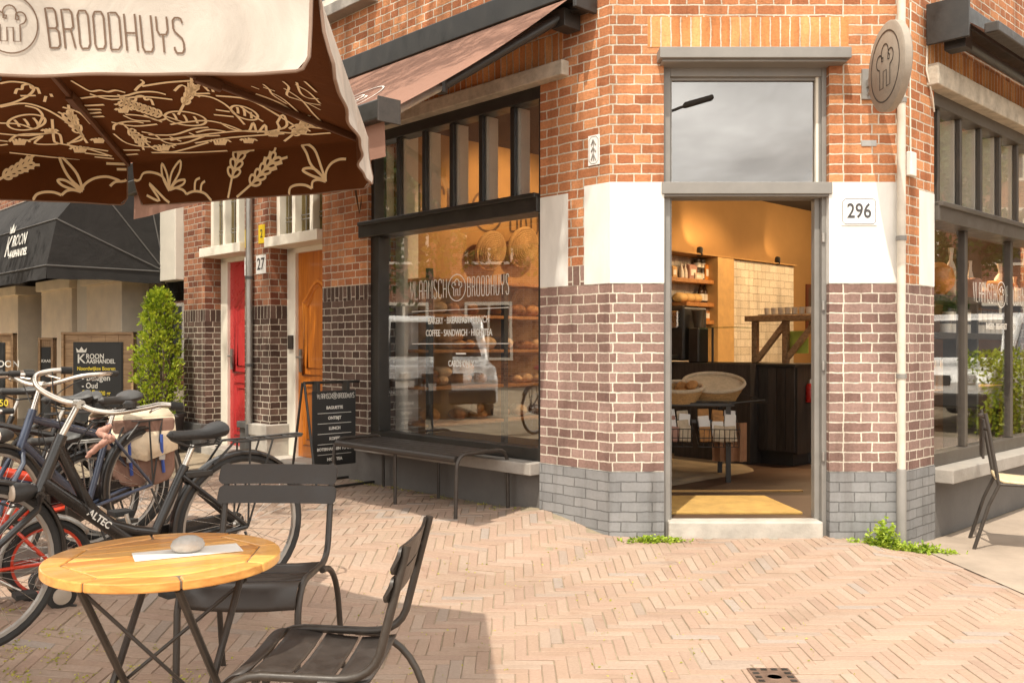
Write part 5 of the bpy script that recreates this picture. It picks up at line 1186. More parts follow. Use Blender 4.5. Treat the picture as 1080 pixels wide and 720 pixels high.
# the bicycle with a pink saddle that the left pane mirrors, parked out of the frame
d8 = dict(adult); d8.update(paint=M['bikeblack'], sm=mat('magenta_saddle', (.5,.05,.22), .5)); b8, _ = bicycle('mirrored_bicycle', 'black bicycle with magenta saddle seen only as a reflection in the left pane', d8)
face_to(b8, (-5.6, 6.75, .12), (-6.5, 6.2, .12))

# ------------------------------------------------------------------ wooden blackboards, bush in a pot
def blackboard(label, px, py0, wpx, d, full, zt, rz=0):
    c = at(px, 400, d); g0 = gz(c.x, c.y); t = thing('wood_blackboard', label, 'blackboard', (0,0,0), 'wooden framed blackboards'); wd = wpx/F*d; h = zt-g0
    fw = .17*wd if full else .22*wd
    for x in (-wd/2, wd/2-.03):
        mb = MB(); mb.box(x, x+.03, -.05, .05, 0, h); mb.build('side_board', M['oak'], t, .004)
    n = 5
    for i in range(n):
        mb = MB(); x0 = -wd/2+.03+(wd-.06)*i/n; mb.box(x0+.001, x0+(wd-.06)/n-.001, -.018, .0, .10, h-.03); mb.build('plank', M['oak'], t, .002)
    mb = MB(); mb.box(-wd/2, wd/2, -.055, .055, h-.03, h); mb.build('top_board', M['oak'], t, .004)
    mb = MB(); mb.box(-wd/2-.02, -wd/2+.08, -.16, .16, 0, .06); mb.box(wd/2-.08, wd/2+.02, -.16, .16, 0, .06); mb.build('foot', M['oak'], t, .005)
    mb = MB(); mb.box(-wd/2+fw-.012, wd/2-fw+.012, -.030, -.0185, .16, h-.12); mb.box(-wd/2+fw, wd/2-fw, -.036, -.0305, .175, h-.135); b = mb.build('board', M['board'], t, .003)
    t.location = (c.x, c.y, g0); t.rotation_euler = (0, 0, rz); return t, b, wd, h, fw
bpy.context.view_layer.update()
def board_text(b, items, Mbase):
    for txt, x, z, s, m, al in items: text(txt, s, Mbase @ Matrix.Translation((x, -.038, z)) @ Matrix.Rotation(R(90), 4, 'X'), m, b, align=al, bold=.0015)
I4 = Matrix.Identity(4)
def localised(fn):   # build children while the thing sits at the origin
    return fn
c = at(104.5, 400, 11.0)
t, b, wd, h, fw = blackboard('large wooden blackboard for cheese with white and yellow lettering beside the bush', 104.5, 350, 76, 11.0, True, 1.48)
keep = t.location.copy(); t.location = (0,0,0)
k = wd/76
X = lambda px: (px-104.5)*k
Zt = lambda py: h-(py-350)*k
def fitted(b, txt, p0, p1, y, sz, m):
    text(txt, sz, Matrix.Translation((X((p0+p1)/2), -.038, Zt(y))) @ Matrix.Rotation(R(90), 4, 'X'), m, b, bold=.0015, fit=(p1-p0)*k)
for a_ in (('K', 83, 91.5, 378.5, .155, 'lettering'), ('ROON', 92.5, 111, 375.8, .085, 'lettering'), ('AASHANDEL', 92.5, 123, 381, .072, 'lettering'), ('Noordwijkse Boeren', 83, 123, 388.5, .062, 'yellow'),
 ('- Belegen', 88, 117.5, 398.5, .095, 'lettering'), ('- Oud', 88, 104.5, 406.5, .095, 'lettering'), ('8.95', 88, 102, 414.3, .095, 'yellow'), ('500 gr', 105, 118, 414.5, .07, 'yellow')):
    fitted(b, a_[0], a_[1], a_[2], a_[3], a_[4], M[a_[5]])
crown(Matrix.Translation((X(87.5), -.038, Zt(371.5))) @ Matrix.Rotation(R(90), 4, 'X'), .11, M['lettering'], b)
t.location = keep
t, b, wd, h, fw = blackboard('narrow wooden board with small black sign by the sandstone column', 50, 355, 16, 11.8, False, 1.42)
keep = t.location.copy(); t.location = (0,0,0); board_text(b, [('KAAS', 0, h-.30, .05, M['lettering'], 'CENTER')], I4); t.location = keep
t, b, wd, h, fw = blackboard('wooden blackboard cut off by the left picture edge', -15, 352, 62, 11.8, True, 1.48)
keep = t.location.copy(); t.location = (0,0,0); board_text(b, [('ROON', wd*.12, h-.40, .12, M['lettering'], 'LEFT'), ('Extra', wd*.14, h-.53, .10, M['yellow'], 'LEFT'), ('3.50', wd*.14, h-.9, .12, M['yellow'], 'LEFT')], I4); t.location = keep

pc = at(168, 440, 10.3); gp = gz(pc.x, pc.y)
bs = thing('potted_bush', 'bright green upright bush in a dark round pot by the brick pier', 'potted plant', (pc.x, pc.y, gp))
mb = MB(); mb.lathe([(0,0),(.21,0),(.27,.40),(.29,.40),(.29,.44),(.25,.44),(.24,.38),(0,.38)], (pc.x, pc.y, gp), 28); mb.build('pot', M['terra'], bs, sm=True)
mb = MB()
for i in range(7): a = i*.9; mb.tube([(pc.x+.04*math.cos(a), pc.y+.04*math.sin(a), gp+.38), (pc.x+.12*math.cos(a), pc.y+.12*math.sin(a), gp+.9), (pc.x+.10*math.cos(a+.4), pc.y+.1*math.sin(a+.4), gp+1.5)], [.012,.008,.004], 5)
mb.build('stem', M['bark'], bs, sm=True)
mb = MB(); lr = random.Random(5)
for i in range(520):
    u = lr.random()**.8; z = .42+u*1.36
    rr = .245*(1-.18*abs(u-.45)*2)*math.sqrt(max(.02, 1-max(0, (u-.5)/.5)**2.2)); a = lr.uniform(0, 2*math.pi); q = math.sqrt(lr.random())
    rr *= 1+.16*math.sin(a*3+u*9)
    c = Vector((pc.x+rr*q*math.cos(a), pc.y+rr*q*math.sin(a), gp+z)); out = Vector((math.cos(a)*.7, math.sin(a)*.7, .9)).normalized()
    for k in range(11):
        s = Vector((lr.gauss(0,1), lr.gauss(0,1), lr.gauss(0,1)))*.4+out
        mb.leaf(c+s.normalized()*lr.random()*.075, lr.uniform(.028, .046), s, asp=.65)
mb.build('foliage', M['bush'], bs)
# weeds against the plinths
def weeds(name, label, px, d, n, sp, hgt, m='weed', cat='plant', kind=None):
    c = at(px, 575, d); g0 = gz(c.x, c.y); t = MB(); lr = random.Random(int(px))
    for i in range(n):
        x, y = c.x+lr.gauss(0, sp), c.y-abs(lr.gauss(0, sp*.35))*.8; h = hgt*lr.uniform(.35, 1)*math.exp(-abs(x-c.x)/(sp*3)); zz = gz(x, y)
        lean = Vector((lr.gauss(0,.25), lr.gauss(0,.25), 1)).normalized(); k = max(3, int(h/.010))
        for j in range(k):
            b0 = Vector((x, y, zz))+lean*h*j/k; t.leaf(b0, lr.uniform(.018, .036), Vector((lr.gauss(0,1), lr.gauss(0,1), lr.uniform(-.1,.8))), asp=.55)
    o = t.build(name, M[m]); return tag(o, label, cat, None, kind)
weeds('weed_clump', 'small low green weeds growing before the left brick pier', 690, 5.93, 120, .10, .055)
weeds('weed_clump', 'tall green weeds growing at the foot of the corner downpipe', 933, 5.88, 80, .05, .20)
weeds('weed_clump', 'wide bright green weeds growing under the right shop window corner', 968, 5.94, 140, .12, .08)
weeds('weed_clump', 'thin green sprigs along the pavement edge of the terrace', 915, 5.92, 25, .05, .05)
mb = MB(); lr = random.Random(11)
for i in range(330):
    if i < 130: x, y = lr.gauss(-1.9, .45), lr.gauss(3.35, .45)
    elif i < 165: t_ = lr.uniform(.8, 3.2); q = PL(t_, abs(lr.gauss(.03, .05))); x, y = q.x, q.y
    else: x, y = lr.uniform(-.8, 1.4), lr.uniform(3.4, 5.7)
    kk = 9 if i < 165 else 2
    for k in range(kk):
        xx, yy = x+lr.gauss(0, .022), y+lr.gauss(0, .022); mb.leaf((xx, yy, gz(xx, yy)+.001), lr.uniform(.008, .018), Vector((lr.gauss(0,1), lr.gauss(0,1), lr.uniform(0,.5))), asp=.6)
tag(mb.build('moss', M['moss']), kind='stuff')
# cast iron drain cover
dc = at(817, 706, 3.62); gd = thing('drain_cover', 'small rusty cast iron drain cover set in the brick paving', 'drain cover', (dc.x, dc.y, 0))
mb = MB(); sz = .085; z = .006; mb.box(dc.x-sz, dc.x+sz, dc.y-sz-.02, dc.y+sz+.02, -.02, z); mb.build('frame', M['iron'], gd, .003)
mb = MB()
for i in range(4):
    for j in range(5):
        if 0 < i < 3 and 0 < j < 4: continue
        x, y = dc.x-sz+.022+i*.042, dc.y-sz+.0+j*.042; mb.box(x-.012, x+.012, y-.010, y+.010, z+.0005, z+.002)
mb.build('grate_hole', M['black'], gd)
mb = MB(); mb.lathe([(.028, z+.0), (.032, z+.004), (.036, z+.0)], (dc.x, dc.y, 0), 20); mb.build('ring', M['iron'], gd)
mb = MB(); mb.tube([at(3, 693, 3.45), at(14, 697, 3.43), at(22, 700, 3.4), at(28, 703, 3.38)], [.004,.006,.005,.003], 6); o = mb.build('twig', M['oak'], sm=True); tag(o, 'short dry twig lying on the paving below the front wheel', 'twig'); o.location.z = .008
# ------------------------------------------------------------------ lettering on the panes
yp = .0905
mb = MB(ML); mpL = lambda x, y: (x, .084, y)
lw = .0075; nL_ = (0, -1, 0)
# word marks, placed along the pane: t from 2.30 (left) to .98 (right)
def mark(mb, mp, x0, x1, z, h, n):
    tot = x1-x0; e = .115*1.0
    wv = (tot-.26)/2
    def word(wd, x, w_):
        units = sum({'I': .2, 'M': .6}.get(c, .5) for c in wd); gap = .022; u = (w_-gap*(len(wd)-1))/units; strokes(mb, wd, x, z, h, u, gap, lw, mp, n)
    word('VLAAMSCH', x0, wv); word('BROODHUYS', x1-wv, wv); emblem(mb, (x0+x1)/2, z+h*.5, .105, lw, mp, n)
mark(mb, mpL, -2.25, -1.05, 1.70, .15, nL_)
mb.build('lettering', M['lettering'], wl)
mb = MB(ML)
mb.ribbon([(-2.23, .084, 1.33), (-1.05, .084, 1.33), (-1.05, .084, 1.60), (-2.23, .084, 1.60)], .006, nL_, True); mb.build('lettering_box', M['lettering'], wl)
def gt(txt, x, z, s, Mx=ML, par=wl, sx=.72): text(txt, s, Mx @ Matrix.Translation((x, .084, z)) @ Matrix.Rotation(R(90), 4, 'X'), M['lettering'], par, sx=sx, bold=.001)
gt('BAKERY · BREAKFAST · LUNCH', -1.64, 1.515, .075); gt('COFFEE · SANDWICH · HIGH TEA', -1.64, 1.415, .075); gt('CARDS ONLY', -1.60, 1.17, .07)
mb = MB(ML); mb.box(-1.66, -1.54, .083, .0845, 1.245, 1.258); mb.build('lettering_rule', M['lettering'], wl)
mb = MB(MR); mpR = lambda x, y: (x, .084, y)
mark(mb, mpR, 1.50, 2.75, 1.66, .15, nL_); emblem(mb, .62, 1.72, .115, lw, mpR, nL_); mb.build('lettering', M['lettering'], wr_)
gt('BAKERY · BREAKFAST · LUNCH', 2.12, 1.47, .07, MR, wr_)

# ------------------------------------------------------------------ inside: shelves against the back wall, seen through the door and the left pane
XW = -2.85
def wq(px, py, off=0.0):      # the point of the back wall (offset into the room) a pixel shows: local y and z
    k = (px-540)/F; o = A+dL*(2.85-off); t = (k*o.y-o.x)/(dR.x*1-k*dR.y); s = t
    q = o+dR*s; loc = ML.inverted() @ q; return loc.y, H-(py-HZ)/F*q.y
shelves = []
cnt = [0]
def item(name, label, cat, group, mb_parts, loc):
    t = thing(name, label, cat, tuple(ML @ Vector(loc)), group)
    for nm, mt, mb, sm in mb_parts: mb.build(nm, mt, t, sm=sm)
    return t
def lm(x, y, z): return ML @ Matrix.Translation((x, y, z))
def jar(x, y, z, s, label, grp, body, lid, cat='jar'):
    a = MB(lm(x, y, z)); a.lathe([(0,0),(.045*s,0),(.048*s,.01*s),(.048*s,.09*s),(.04*s,.105*s)], n=14); b = MB(lm(x, y, z)); b.lathe([(.042*s,.105*s),(.044*s,.105*s),(.044*s,.13*s),(0,.13*s)], n=14)
    l = MB(lm(x, y, z)); l.lathe([(.0487*s,.025*s),(.0487*s,.08*s)], n=14)
    return item('jar', label, cat, grp, [('glass_body', body, a, True), ('lid', lid, b, True), ('label', M['labelw'], l, True)], (x, y, z))
def bottle_(x, y, z, s, label, grp, m, lab):
    a = MB(lm(x, y, z)); a.lathe([(0,0),(.036*s,0),(.038*s,.01*s),(.038*s,.13*s),(.030*s,.16*s),(.014*s,.20*s),(.013*s,.25*s),(0,.25*s)], n=14); b = MB(lm(x, y, z)); b.lathe([(.0388*s,.03*s),(.0388*s,.11*s)], n=14)
    return item('bottle', label, 'bottle', grp, [('body', m, a, True), ('label', lab, b, True)], (x, y, z))
def packet(x, y, z, w_, d_, h_, label, grp, m, m2=None):
    a = MB(lm(x, y, z)); a.box(-d_/2, d_/2, -w_/2, w_/2, 0, h_*.86); a.prism([(-d_/2,h_*.86),(d_/2,h_*.86),(.006,h_),(-.006,h_)], -w_/2, w_/2, 'y'); b = MB(lm(x, y, z)); b.box(d_/2, d_/2+.002, -w_*.32, w_*.32, h_*.25, h_*.65)
    return item('packet', label, 'packet', grp, [('bag', m, a, False), ('label', m2 or M['labelw'], b, False)], (x, y, z))
def loaf(x, y, z, L_, w_, label, grp, m=None, rz=0):
    a = MB(lm(x, y, z) @ Matrix.Rotation(rz, 4, 'Z')); n = 10; pr_ = []
    for i in range(n+1): u = -1+2*i/n; pr_.append((max(.0001, w_*math.sqrt(max(0, 1-abs(u)**2.6))), u*L_/2))
    b = MB(a.M @ Matrix.Translation((0,0,w_*.75)) @ Matrix.Diagonal((1,1,.8,1))); b.lathe(pr_, n=14, axis='y')
    o = b.build('bread_loaf', m or M['bread'], sm=True); return tag(o, label, 'bread', grp)
# door side shelves
for i, (pxa, pxb, py, wood) in enumerate(((700, 757, 291, 1), (724, 757, 318, 1), (724, 757, 337, 1))):
    ya, z = wq(pxa, py, .24); yb_, _ = wq(pxb, py, .24); mb = MB(ML); mb.box(XW+.002, XW+.24, ya, yb_, z-.05, z)
    o = mb.build('wall_shelf', M['shelfwood'], bevel=.004); tag(o, ('upper', 'middle', 'lower')[i]+' warm wooden wall shelf seen through the doorway', 'shelf', 'wooden wall shelves'); shelves.append((ya, yb_, z))
ya, yb_, z = shelves[0]; u = lambda f: ya+(yb_-ya)*f
mb = MB(ML); y0t, zt_ = wq(700, 272, .02); y1t, z1t = wq(760, 290, .02); mb.box(XW+.001, XW+.02, wq(640, 300)[0], y1t, 1.0, 2.42); tag(mb.build('tile_panel', M['tile']), kind='structure')
packet(XW+.12, u(.30), z, .09, .07, .15, 'brown wicker bag at the left end of the upper shelf', 'goods on the upper shelf', M['wicker'])
for f, lab in ((.46, 'pale squat bottle beside the brown bag on the upper shelf'), (.53, 'second pale squat bottle on the upper shelf')): bottle_(XW+.12, u(f), z, .75, lab, 'pale bottles on the upper shelf', M['plastic'], M['labelw'])
packet(XW+.12, u(.62), z, .16, .1, .19, 'pinkish paper packet in the middle of the upper shelf', 'goods on the upper shelf', M['pink'])
packet(XW+.14, u(.70), z, .16, .1, .09, 'low pale packet in front of the pink packet', 'goods on the upper shelf', M['linen'])
for k in range(2):
    for j in range(2): jar(XW+.10, u(.78)+.10*j, z+.135*k, 1.0, ('lower' if k == 0 else 'upper')+(' left' if j == 0 else ' right')+' dark lidded jar of the stack on the upper shelf', 'dark jars on the upper shelf', M['jar'], M['jar'])
for f, lab in ((.90, 'tall orange packet beside the stacked dark jars'), (.97, 'tall orange packet at the right end of the upper shelf')): packet(XW+.12, u(f), z, .09, .08, .22, lab, 'orange packets', M['pumpkin'])
ya, yb_, z = shelves[1]; u = lambda f: ya+(yb_-ya)*f
for f, lab in ((.05, 'round pale loaf at the left of the middle shelf'), (.28, 'pale loaf left of the dark bottles'), (.52, 'long pale loaf beside the dark bottles')): loaf(XW+.12, u(f), z, .22, .075, lab, 'loaves on the middle shelf', mat('pale_bread'+lab[:5], (.6,.38,.14), .7, var=.25))
for f, lab in ((.70, 'first of three dark bottles on the middle shelf'), (.82, 'second of three dark bottles on the middle shelf'), (.94, 'third of three dark bottles on the middle shelf')): bottle_(XW+.12, u(f), z, 1.05, lab, 'dark bottles on the middle shelf', M['bottle'], M['labelw'])
ya, yb_, z = shelves[2]; u = lambda f: ya+(yb_-ya)*f
mb = MB(lm(XW+.13, u(.18), z)); mb.box(-.09, .09, -.16, .16, 0, .17); tag(mb.build('radio', M['black'], bevel=.01), 'black box shaped machine on the lower shelf', 'machine')
jar(XW+.12, u(.5), z, .8, 'small pale jar in the middle of the lower shelf', 'jars on the lower shelf', M['plastic'], M['jar']); jar(XW+.12, u(.86), z, 1.2, 'squat ochre jar at the right end of the lower shelf', 'jars on the lower shelf', M['pumpkin'], M['oak'])
# ochre pilaster and the tiled cupboard block right of the shelves
ya, _ = wq(757, 300, .30); yb_, _ = wq(774, 300, .30); mb = MB(ML); mb.box(XW+.002, XW+.30, ya, yb_, .16, 2.42); tag(mb.build('ochre_pillar', M['ochre']), 'tall ochre painted wall pillar between shelves and white tiles', 'pillar')
y2, _ = wq(838, 300, .28); mb = MB(ML); mb.box(XW+.002, XW+.26, yb_+.003, y2, .16, 2.42); tag(mb.build('tiled_pier', M['tile']), 'white tiled wall block behind the dark counter', 'tiled wall')
mb = MB(ML); mb.box(XW+.002, XW+.31, wq(640, 300)[0], y2+.0, 2.423, 2.438); tag(mb.build('bulkhead_top', M['plaster']), 'narrow ochre ledge above tiles and shelves', 'ledge')
yd, _ = wq(849, 340); pz0, pz1 = wq(853, 350)[1], wq(853, 300)[1]; pf = thing('picture_frame', 'narrow picture in red brown frame on the wall right of the tiles', 'picture', tuple(ML @ Vector((XW, yd+.1, pz0))))
mb = MB(ML); mb.box(XW+.002, XW+.03, yd, yd+.5, pz0, pz1); mb.build('frame', mat('mahogany', (.16,.05,.025), .4), pf, .004); mb = MB(ML); mb.box(XW+.031, XW+.034, yd+.05, yd+.45, pz0+.05, pz1-.05); mb.build('picture', mat('dull_print', (.12,.08,.05), .5, var=.5, scale=5), pf)
# pipe bend (bright handle) and lime note on the tiles
yh, zh_ = wq(764, 330, .28)
# dark planked counter with glass guard and a wooden stand
C0 = at(838, 490, 8.72); C0.z = 0; CT = frame(C0, -dL, -nL)     # local x -> right, y -> inwards; front face y=0
co = thing('shop_counter', 'dark planked shop counter facing the doorway', 'counter', tuple(C0+Vector((0,0,.16))))
def dirs(mb): return mb
mb = MB(CT); cl_ = 1.75; zt2 = 1.14
nn = 18
for i in range(nn):
    x0 = -cl_+cl_*i/nn; mb.box(x0+.002, x0+cl_/nn-.002, .0, .02, .30, zt2-.03)
mb.build('plank_front', M['darkwood'], co, .004)
mb = MB(CT); mb.box(-cl_, 0, .021, .6, .28, zt2-.03); mb.build('body', M['black'], co)
mb = MB(CT); mb.box(-cl_+.05, -.05, .06, .6, .16, .28); mb.build('toe_kick', M['black'], co)
mb = MB(CT); mb.box(-cl_-.02, .02, -.02, .62, zt2-.03, zt2); mb.build('counter_top', M['frame'], co, .005)
mb = MB(CT); mb.box(.001, .012, .03, .59, .28, zt2-.04); mb.build('end_panel', M['darkwood'], co)
gd_ = thing('glass_guard', 'slanted glass guard on a thin dark post on the counter', 'glass guard', tuple(CT @ Vector((-1.1, .1, zt2))))
mb = MB(CT)
for x in (-.95, -1.65): mb = MB(CT); mb.tube([(x, .05, zt2), (x, .05, zt2+.36)], .012, 8); mb.build('post', M['black'], gd_, sm=True)
mb = MB(CT); mb.box(-1.72, -.62, -.06, .30, zt2+.355, zt2+.363); mb.build('glass_shelf', glass_mat('green_glass', .25, (.6,.7,.6)), gd_)
ws = thing('wooden_stand', 'brown wooden stand with a tray of glasses on the counter', 'stand', tuple(CT @ Vector((-.2, .3, zt2))))
X0, X1 = -.60, .05
mb = MB(CT)
for x in (X0, -.26): mb = MB(CT); mb.box(x, x+.055, .22, .28, zt2, zt2+.42); mb.build('post', M['oak'], ws, .004)
mb = MB(CT); mb.box(X0-.02, X1+.10, .12, .42, zt2+.42, zt2+.475); mb.build('shelf', M['oak'], ws, .004)
mb = MB(CT); mb.bar((X0+.05, .25, zt2+.03), (-.22, .25, zt2+.42), .045, .05); mb.bar((-.22, .25, zt2+.05), (.10, .25, zt2+.42), .045, .05); mb.build('diagonal_brace', M['oak'], ws)
tg = thing('glass_tray', 'tray of small clear glasses on top of the wooden stand', 'tray', tuple(CT @ Vector((-.2, .25, zt2+.475))))
mb = MB(CT); mb.box(X0+.12, X1+.06, .14, .38, zt2+.476, zt2+.486); mb.build('tray', M['silver'], tg)
for i in range(7):
    mb = MB(CT); mb.lathe([(.026,zt2+.487),(.032,zt2+.55)], (X0+.18+i*.075, .22, 0), 10); mb.build('glass', M['plastic'], tg, sm=True)
mb = MB(CT); mb.box(-.24, -.02, .30, .305, zt2+.10, zt2+.32); tag(mb.build('lime_note', M['limegreen']), 'lime green note sheet behind the wooden stand', 'note')
em = thing('coffee_machine', 'dark coffee machine at the left of the doorway view', 'coffee machine', tuple(ML @ Vector((-1.7, 3.75, 1.1))))
q = at(714, 345, 9.6); mm = frame(Vector((q.x, q.y, 0)), -dL, -nL)
mb = MB(mm); mb.box(-.26, .10, -.02, .4, 1.16, 1.72); mb.build('housing', M['black'], em, .02); mb = MB(mm); mb.box(-.2, .05, -.06, -.02, 1.5, 1.68); mb.build('front_panel', M['chrome'], em, .01)
mb = MB(mm); mb.box(-.2, .05, -.16, -.02, 1.18, 1.22); mb.build('drip_tray', M['steel'], em, .004)
mb = MB(mm); mb.tube([(-.05,-.05,1.5),(-.05,-.09,1.45),(-.05,-.18,1.44)], .018, 8); mb.build('portafilter', M['chrome'], em, sm=True)
gr_ = thing('coffee_grinder', 'coffee grinder with dark hopper beside the coffee machine', 'grinder', tuple(at(728, 352, 9.5)))
mb = MB(mm); mb.box(.14, .27, .0, .18, 1.14, 1.5); mb.build('body', M['steel'], gr_, .015); mb = MB(mm); mb.lathe([(.045,1.5),(.07,1.66),(.075,1.68),(0,1.69)], (.205,.09,0), 14); mb.build('hopper', M['jar'], gr_, sm=True)
mb = MB(mm); mb.box(.0, .9, -.05, .5, .16, 1.14); tag(mb.build('back_counter', M['darkwood']), 'dark back counter carrying the coffee machine', 'counter')
# red fire extinguisher beside the counter
fx = at(854, 430, 8.9); fe = thing('fire_extinguisher', 'small red fire extinguisher at the right edge of the doorway', 'fire extinguisher', tuple(fx))
mb = MB(Matrix.Translation(at(855, 424, 8.85))); mb.lathe([(0,0),(.045,0),(.05,.01),(.05,.15),(.03,.18),(0,.18)], n=14); mb.build('tank', M['redplastic'], fe, sm=True); mb = MB(Matrix.Translation(at(855, 424, 8.85))); mb.lathe([(.018,.18),(.018,.22),(0,.22)], n=10); mb.build('valve', M['chrome'], fe)
sd_ = at(853, 415, 9.0); mb = MB(frame(Vector((sd_.x, sd_.y, 0)), Vector((1,0,0)), Vector((0,1,0)))); mb.box(-.12, .5, .0, .4, .16, .86); tag(mb.build('side_cabinet', M['black'], bevel=.005), 'low black cabinet at the right edge of the doorway view', 'cabinet')
mb = MB(frame(Vector((sd_.x, sd_.y, 0)), Vector((1,0,0)), Vector((0,1,0)))); mb.box(-.08, .4, .05, .35, .865, .95); tag(mb.build('cloth_stack', M['linen'], bevel=.015), 'folded pale cloths on the low black cabinet', 'cloth')

# bread rack with wicker bowls on top and wire baskets below
RK = frame(Vector((at(770, 420, 7.9).x, 7.9, 0)), -dL.lerp(-nL, .10).normalized()*1.0, Vector((0,0,0)))
ex_ = Vector((1, -.10, 0)).normalized(); ey_ = Vector((.10, 1, 0)).normalized(); RK = frame(Vector((1.83, 7.75, 0)), ex_, ey_)
rk = thing('bread_rack', 'black metal bread table inside the doorway on the left', 'table', tuple(RK @ Vector((-.35, .3, .16))))
mb = MB(RK); mb.box(-1.1, .05, 0, .6, .80, .83); mb.build('table_top', M['black'], rk, .004)
mb = MB(RK); mb.box(-1.1, .02, -.02, .02, .66, .69); mb.build('front_rail', M['black'], rk)
for x in (-1.05, -.62, .0):
    mb = MB(RK); mb.box(x-.02, x+.02, .0, .04, .16, .80); mb.build('leg', M['black'], rk)
    mb = MB(RK); mb.box(x-.02, x+.02, .56, .60, .16, .80); mb.build('leg', M['black'], rk)
mb = MB(RK); mb.tube([(.03,.0,.83),(.30,-.02,.86)], .008, 6); mb.tube([(-.1,.5,1.0),(.33,.0,.83)], .006, 6); mb.tube([(.03,.5,.83),(.33,.0,.83)], .006, 6); mb.build('side_arm', M['black'], rk, sm=True)
def bowl(x, y, z, ra, rb, h, label, filled, tilt=0):
    t = thing('wicker_bowl', label, 'basket', tuple(RK @ Vector((x, y, z))), 'wicker bread bowls')
    Mx = RK @ Matrix.Translation((x, y, z)) @ Matrix.Rotation(tilt, 4, 'X')
    mb = MB(Mx); mb.lathe([(0,0),(.66,0),(.8,.3*h),(.93,.7*h),(1,h),(.95,h),(.86,.6*h),(.6,.1*h),(0,.08*h)], n=36, sx=ra, sy=rb); mb.v = mb.v
    return t, Mx, mb
def bowl2(x, y, z, ra, rb, h, label, tilt, linen):
    t = thing('wicker_bowl', label, 'basket', tuple(RK @ Vector((x, y, z))), 'wicker bread bowls')
    Mx = RK @ Matrix.Translation((x, y, z)) @ Matrix.Rotation(tilt, 4, 'X')
    mb = MB(Mx)
    for i in range(9):
        f = i/8; k = .72+.28*f; mb.tube([(ra*k*math.cos(2*math.pi*j/36), rb*k*math.sin(2*math.pi*j/36), h*f+.006*math.sin(j*math.pi+i*math.pi)) for j in range(36)], .0085, 6, True)
    mb.build('woven_side', M['wicker'], t, sm=True)
    mb = MB(Mx); mb.lathe([(.72,0),(.0,0)], n=36, sx=ra, sy=rb); mb.build('base', M['wicker'], t)
    mb = MB(Mx); mb.tube([(ra*1.0*math.cos(2*math.pi*j/36), rb*math.sin(2*math.pi*j/36), h+.008) for j in range(36)], .017, 8, True); mb.build('rim', M['linen'], t, sm=True)
    if linen: mb = MB(Mx); mb.lathe([(.98,h+.0),(.8,h*.80),(.4,h*.72),(0,h*.70)], n=36, sx=ra, sy=rb); mb.build('linen_liner', M['linen'], t, sm=True)
    return t, Mx
bowl2(-.10, .26, .85, .26, .20, .15, 'large linen lined wicker bowl tilted on the bread table', R(22), True)
t, Mx = bowl2(-.40, .10, .85, .20, .16, .11, 'smaller wicker bowl heaped with brown rolls', R(14), False)
lr = random.Random(4)
for i in range(7):
    a = lr.uniform(0, 6.28); q = .11*math.sqrt(lr.random()); mb = MB(Mx @ Matrix.Translation((q*math.cos(a)+.01, q*math.sin(a), .075+.035*(i % 3))) @ Matrix.Rotation(lr.uniform(0, 3), 4, 'Z'))
    mb.lathe([(0,-.06),(.03,-.045),(.042,0),(.03,.045),(0,.06)], n=12, axis='y'); o = mb.build('bread_roll', M['bread'], sm=True); tag(o, 'brown bread roll heaped in the smaller wicker bowl', 'bread roll', 'bread rolls in the wicker bowl')
for i, (x, lab) in enumerate(((-.84, 'wire basket of wrapped biscuits at the left of the lower rail'), (-.48, 'middle wire basket with pink wrapped packets'), (-.10, 'right wire basket holding flat pale packets'))):
    t = thing('wire_basket', lab, 'wire basket', tuple(RK @ Vector((x, -.05, .50))), 'wire baskets on the bread table')
    w_, d_, h_ = .33, .26, .16; Mx = RK @ Matrix.Translation((x, -.04, .52)) @ Matrix.Rotation(R(20), 4, 'X'); mb = MB(Mx)
    for zz in (0, .08, .16): mb.tube([(-w_/2,-d_/2,zz),(w_/2,-d_/2,zz),(w_/2,d_/2,zz),(-w_/2,d_/2,zz)], .004 if zz else .003, 5, True)
    for k in range(9): xx = -w_/2+w_*k/8; mb.tube([(xx,-d_/2,h_),(xx,-d_/2,0),(xx,d_/2,0),(xx,d_/2,h_)], .0025, 4)
    for k in range(5): yy = -d_/2+d_*k/4; mb.tube([(-w_/2,yy,h_),(-w_/2,yy,0),(w_/2,yy,0),(w_/2,yy,h_)], .0025, 4)
    mb.tube([(-w_/2,d_/2,h_),(-w_/2,d_/2+.04,h_+.12),(w_/2,d_/2+.04,h_+.12),(w_/2,d_/2,h_)], .004, 5); mb.build('wire_frame', M['black'], t)
    for r_ in range(4):
        for c_ in range(3):
            mb = MB(Mx @ Matrix.Translation((-w_/2+.06+c_*.105, -d_/2+.035+r_*.06, .03+.022*r_)) @ Matrix.Rotation(R(-38+lr.uniform(-8,8)), 4, 'X') @ Matrix.Rotation(lr.uniform(-.12,.12), 4, 'Y')); mb.box(-.047, .047, -.014, .014, 0, .125+.02*lr.random())
            pc_ = thing('bread_packet', 'paper wrapped packet standing in a wire basket on the bread table', 'packet', tuple(Mx @ Vector((0,0,0))), 'packets in the wire baskets')
            mb.build('wrapper', lr.choice(((M['bread'], M['canvasbag'], M['linen']), (M['pink'], M['linen'], M['paper']), (M['linen'], M['paper'], M['bread']))[i]), pc_, .006)
mb = MB(RK); vs = [(.04+.02*math.sin(i*1.3), .02+.30*i/14, z) for i in range(15) for z in (.62, .47, .32)]
mb.add(vs, [(i*3+j, i*3+j+1, (i+1)*3+j+1, (i+1)*3+j) for i in range(14) for j in range(2)]); 
mb = MB(RK); vs = [(-.10+.30*i/14, .30+.022*math.sin(i*1.5), z) for i in range(15) for z in (.64, .47, .30)]
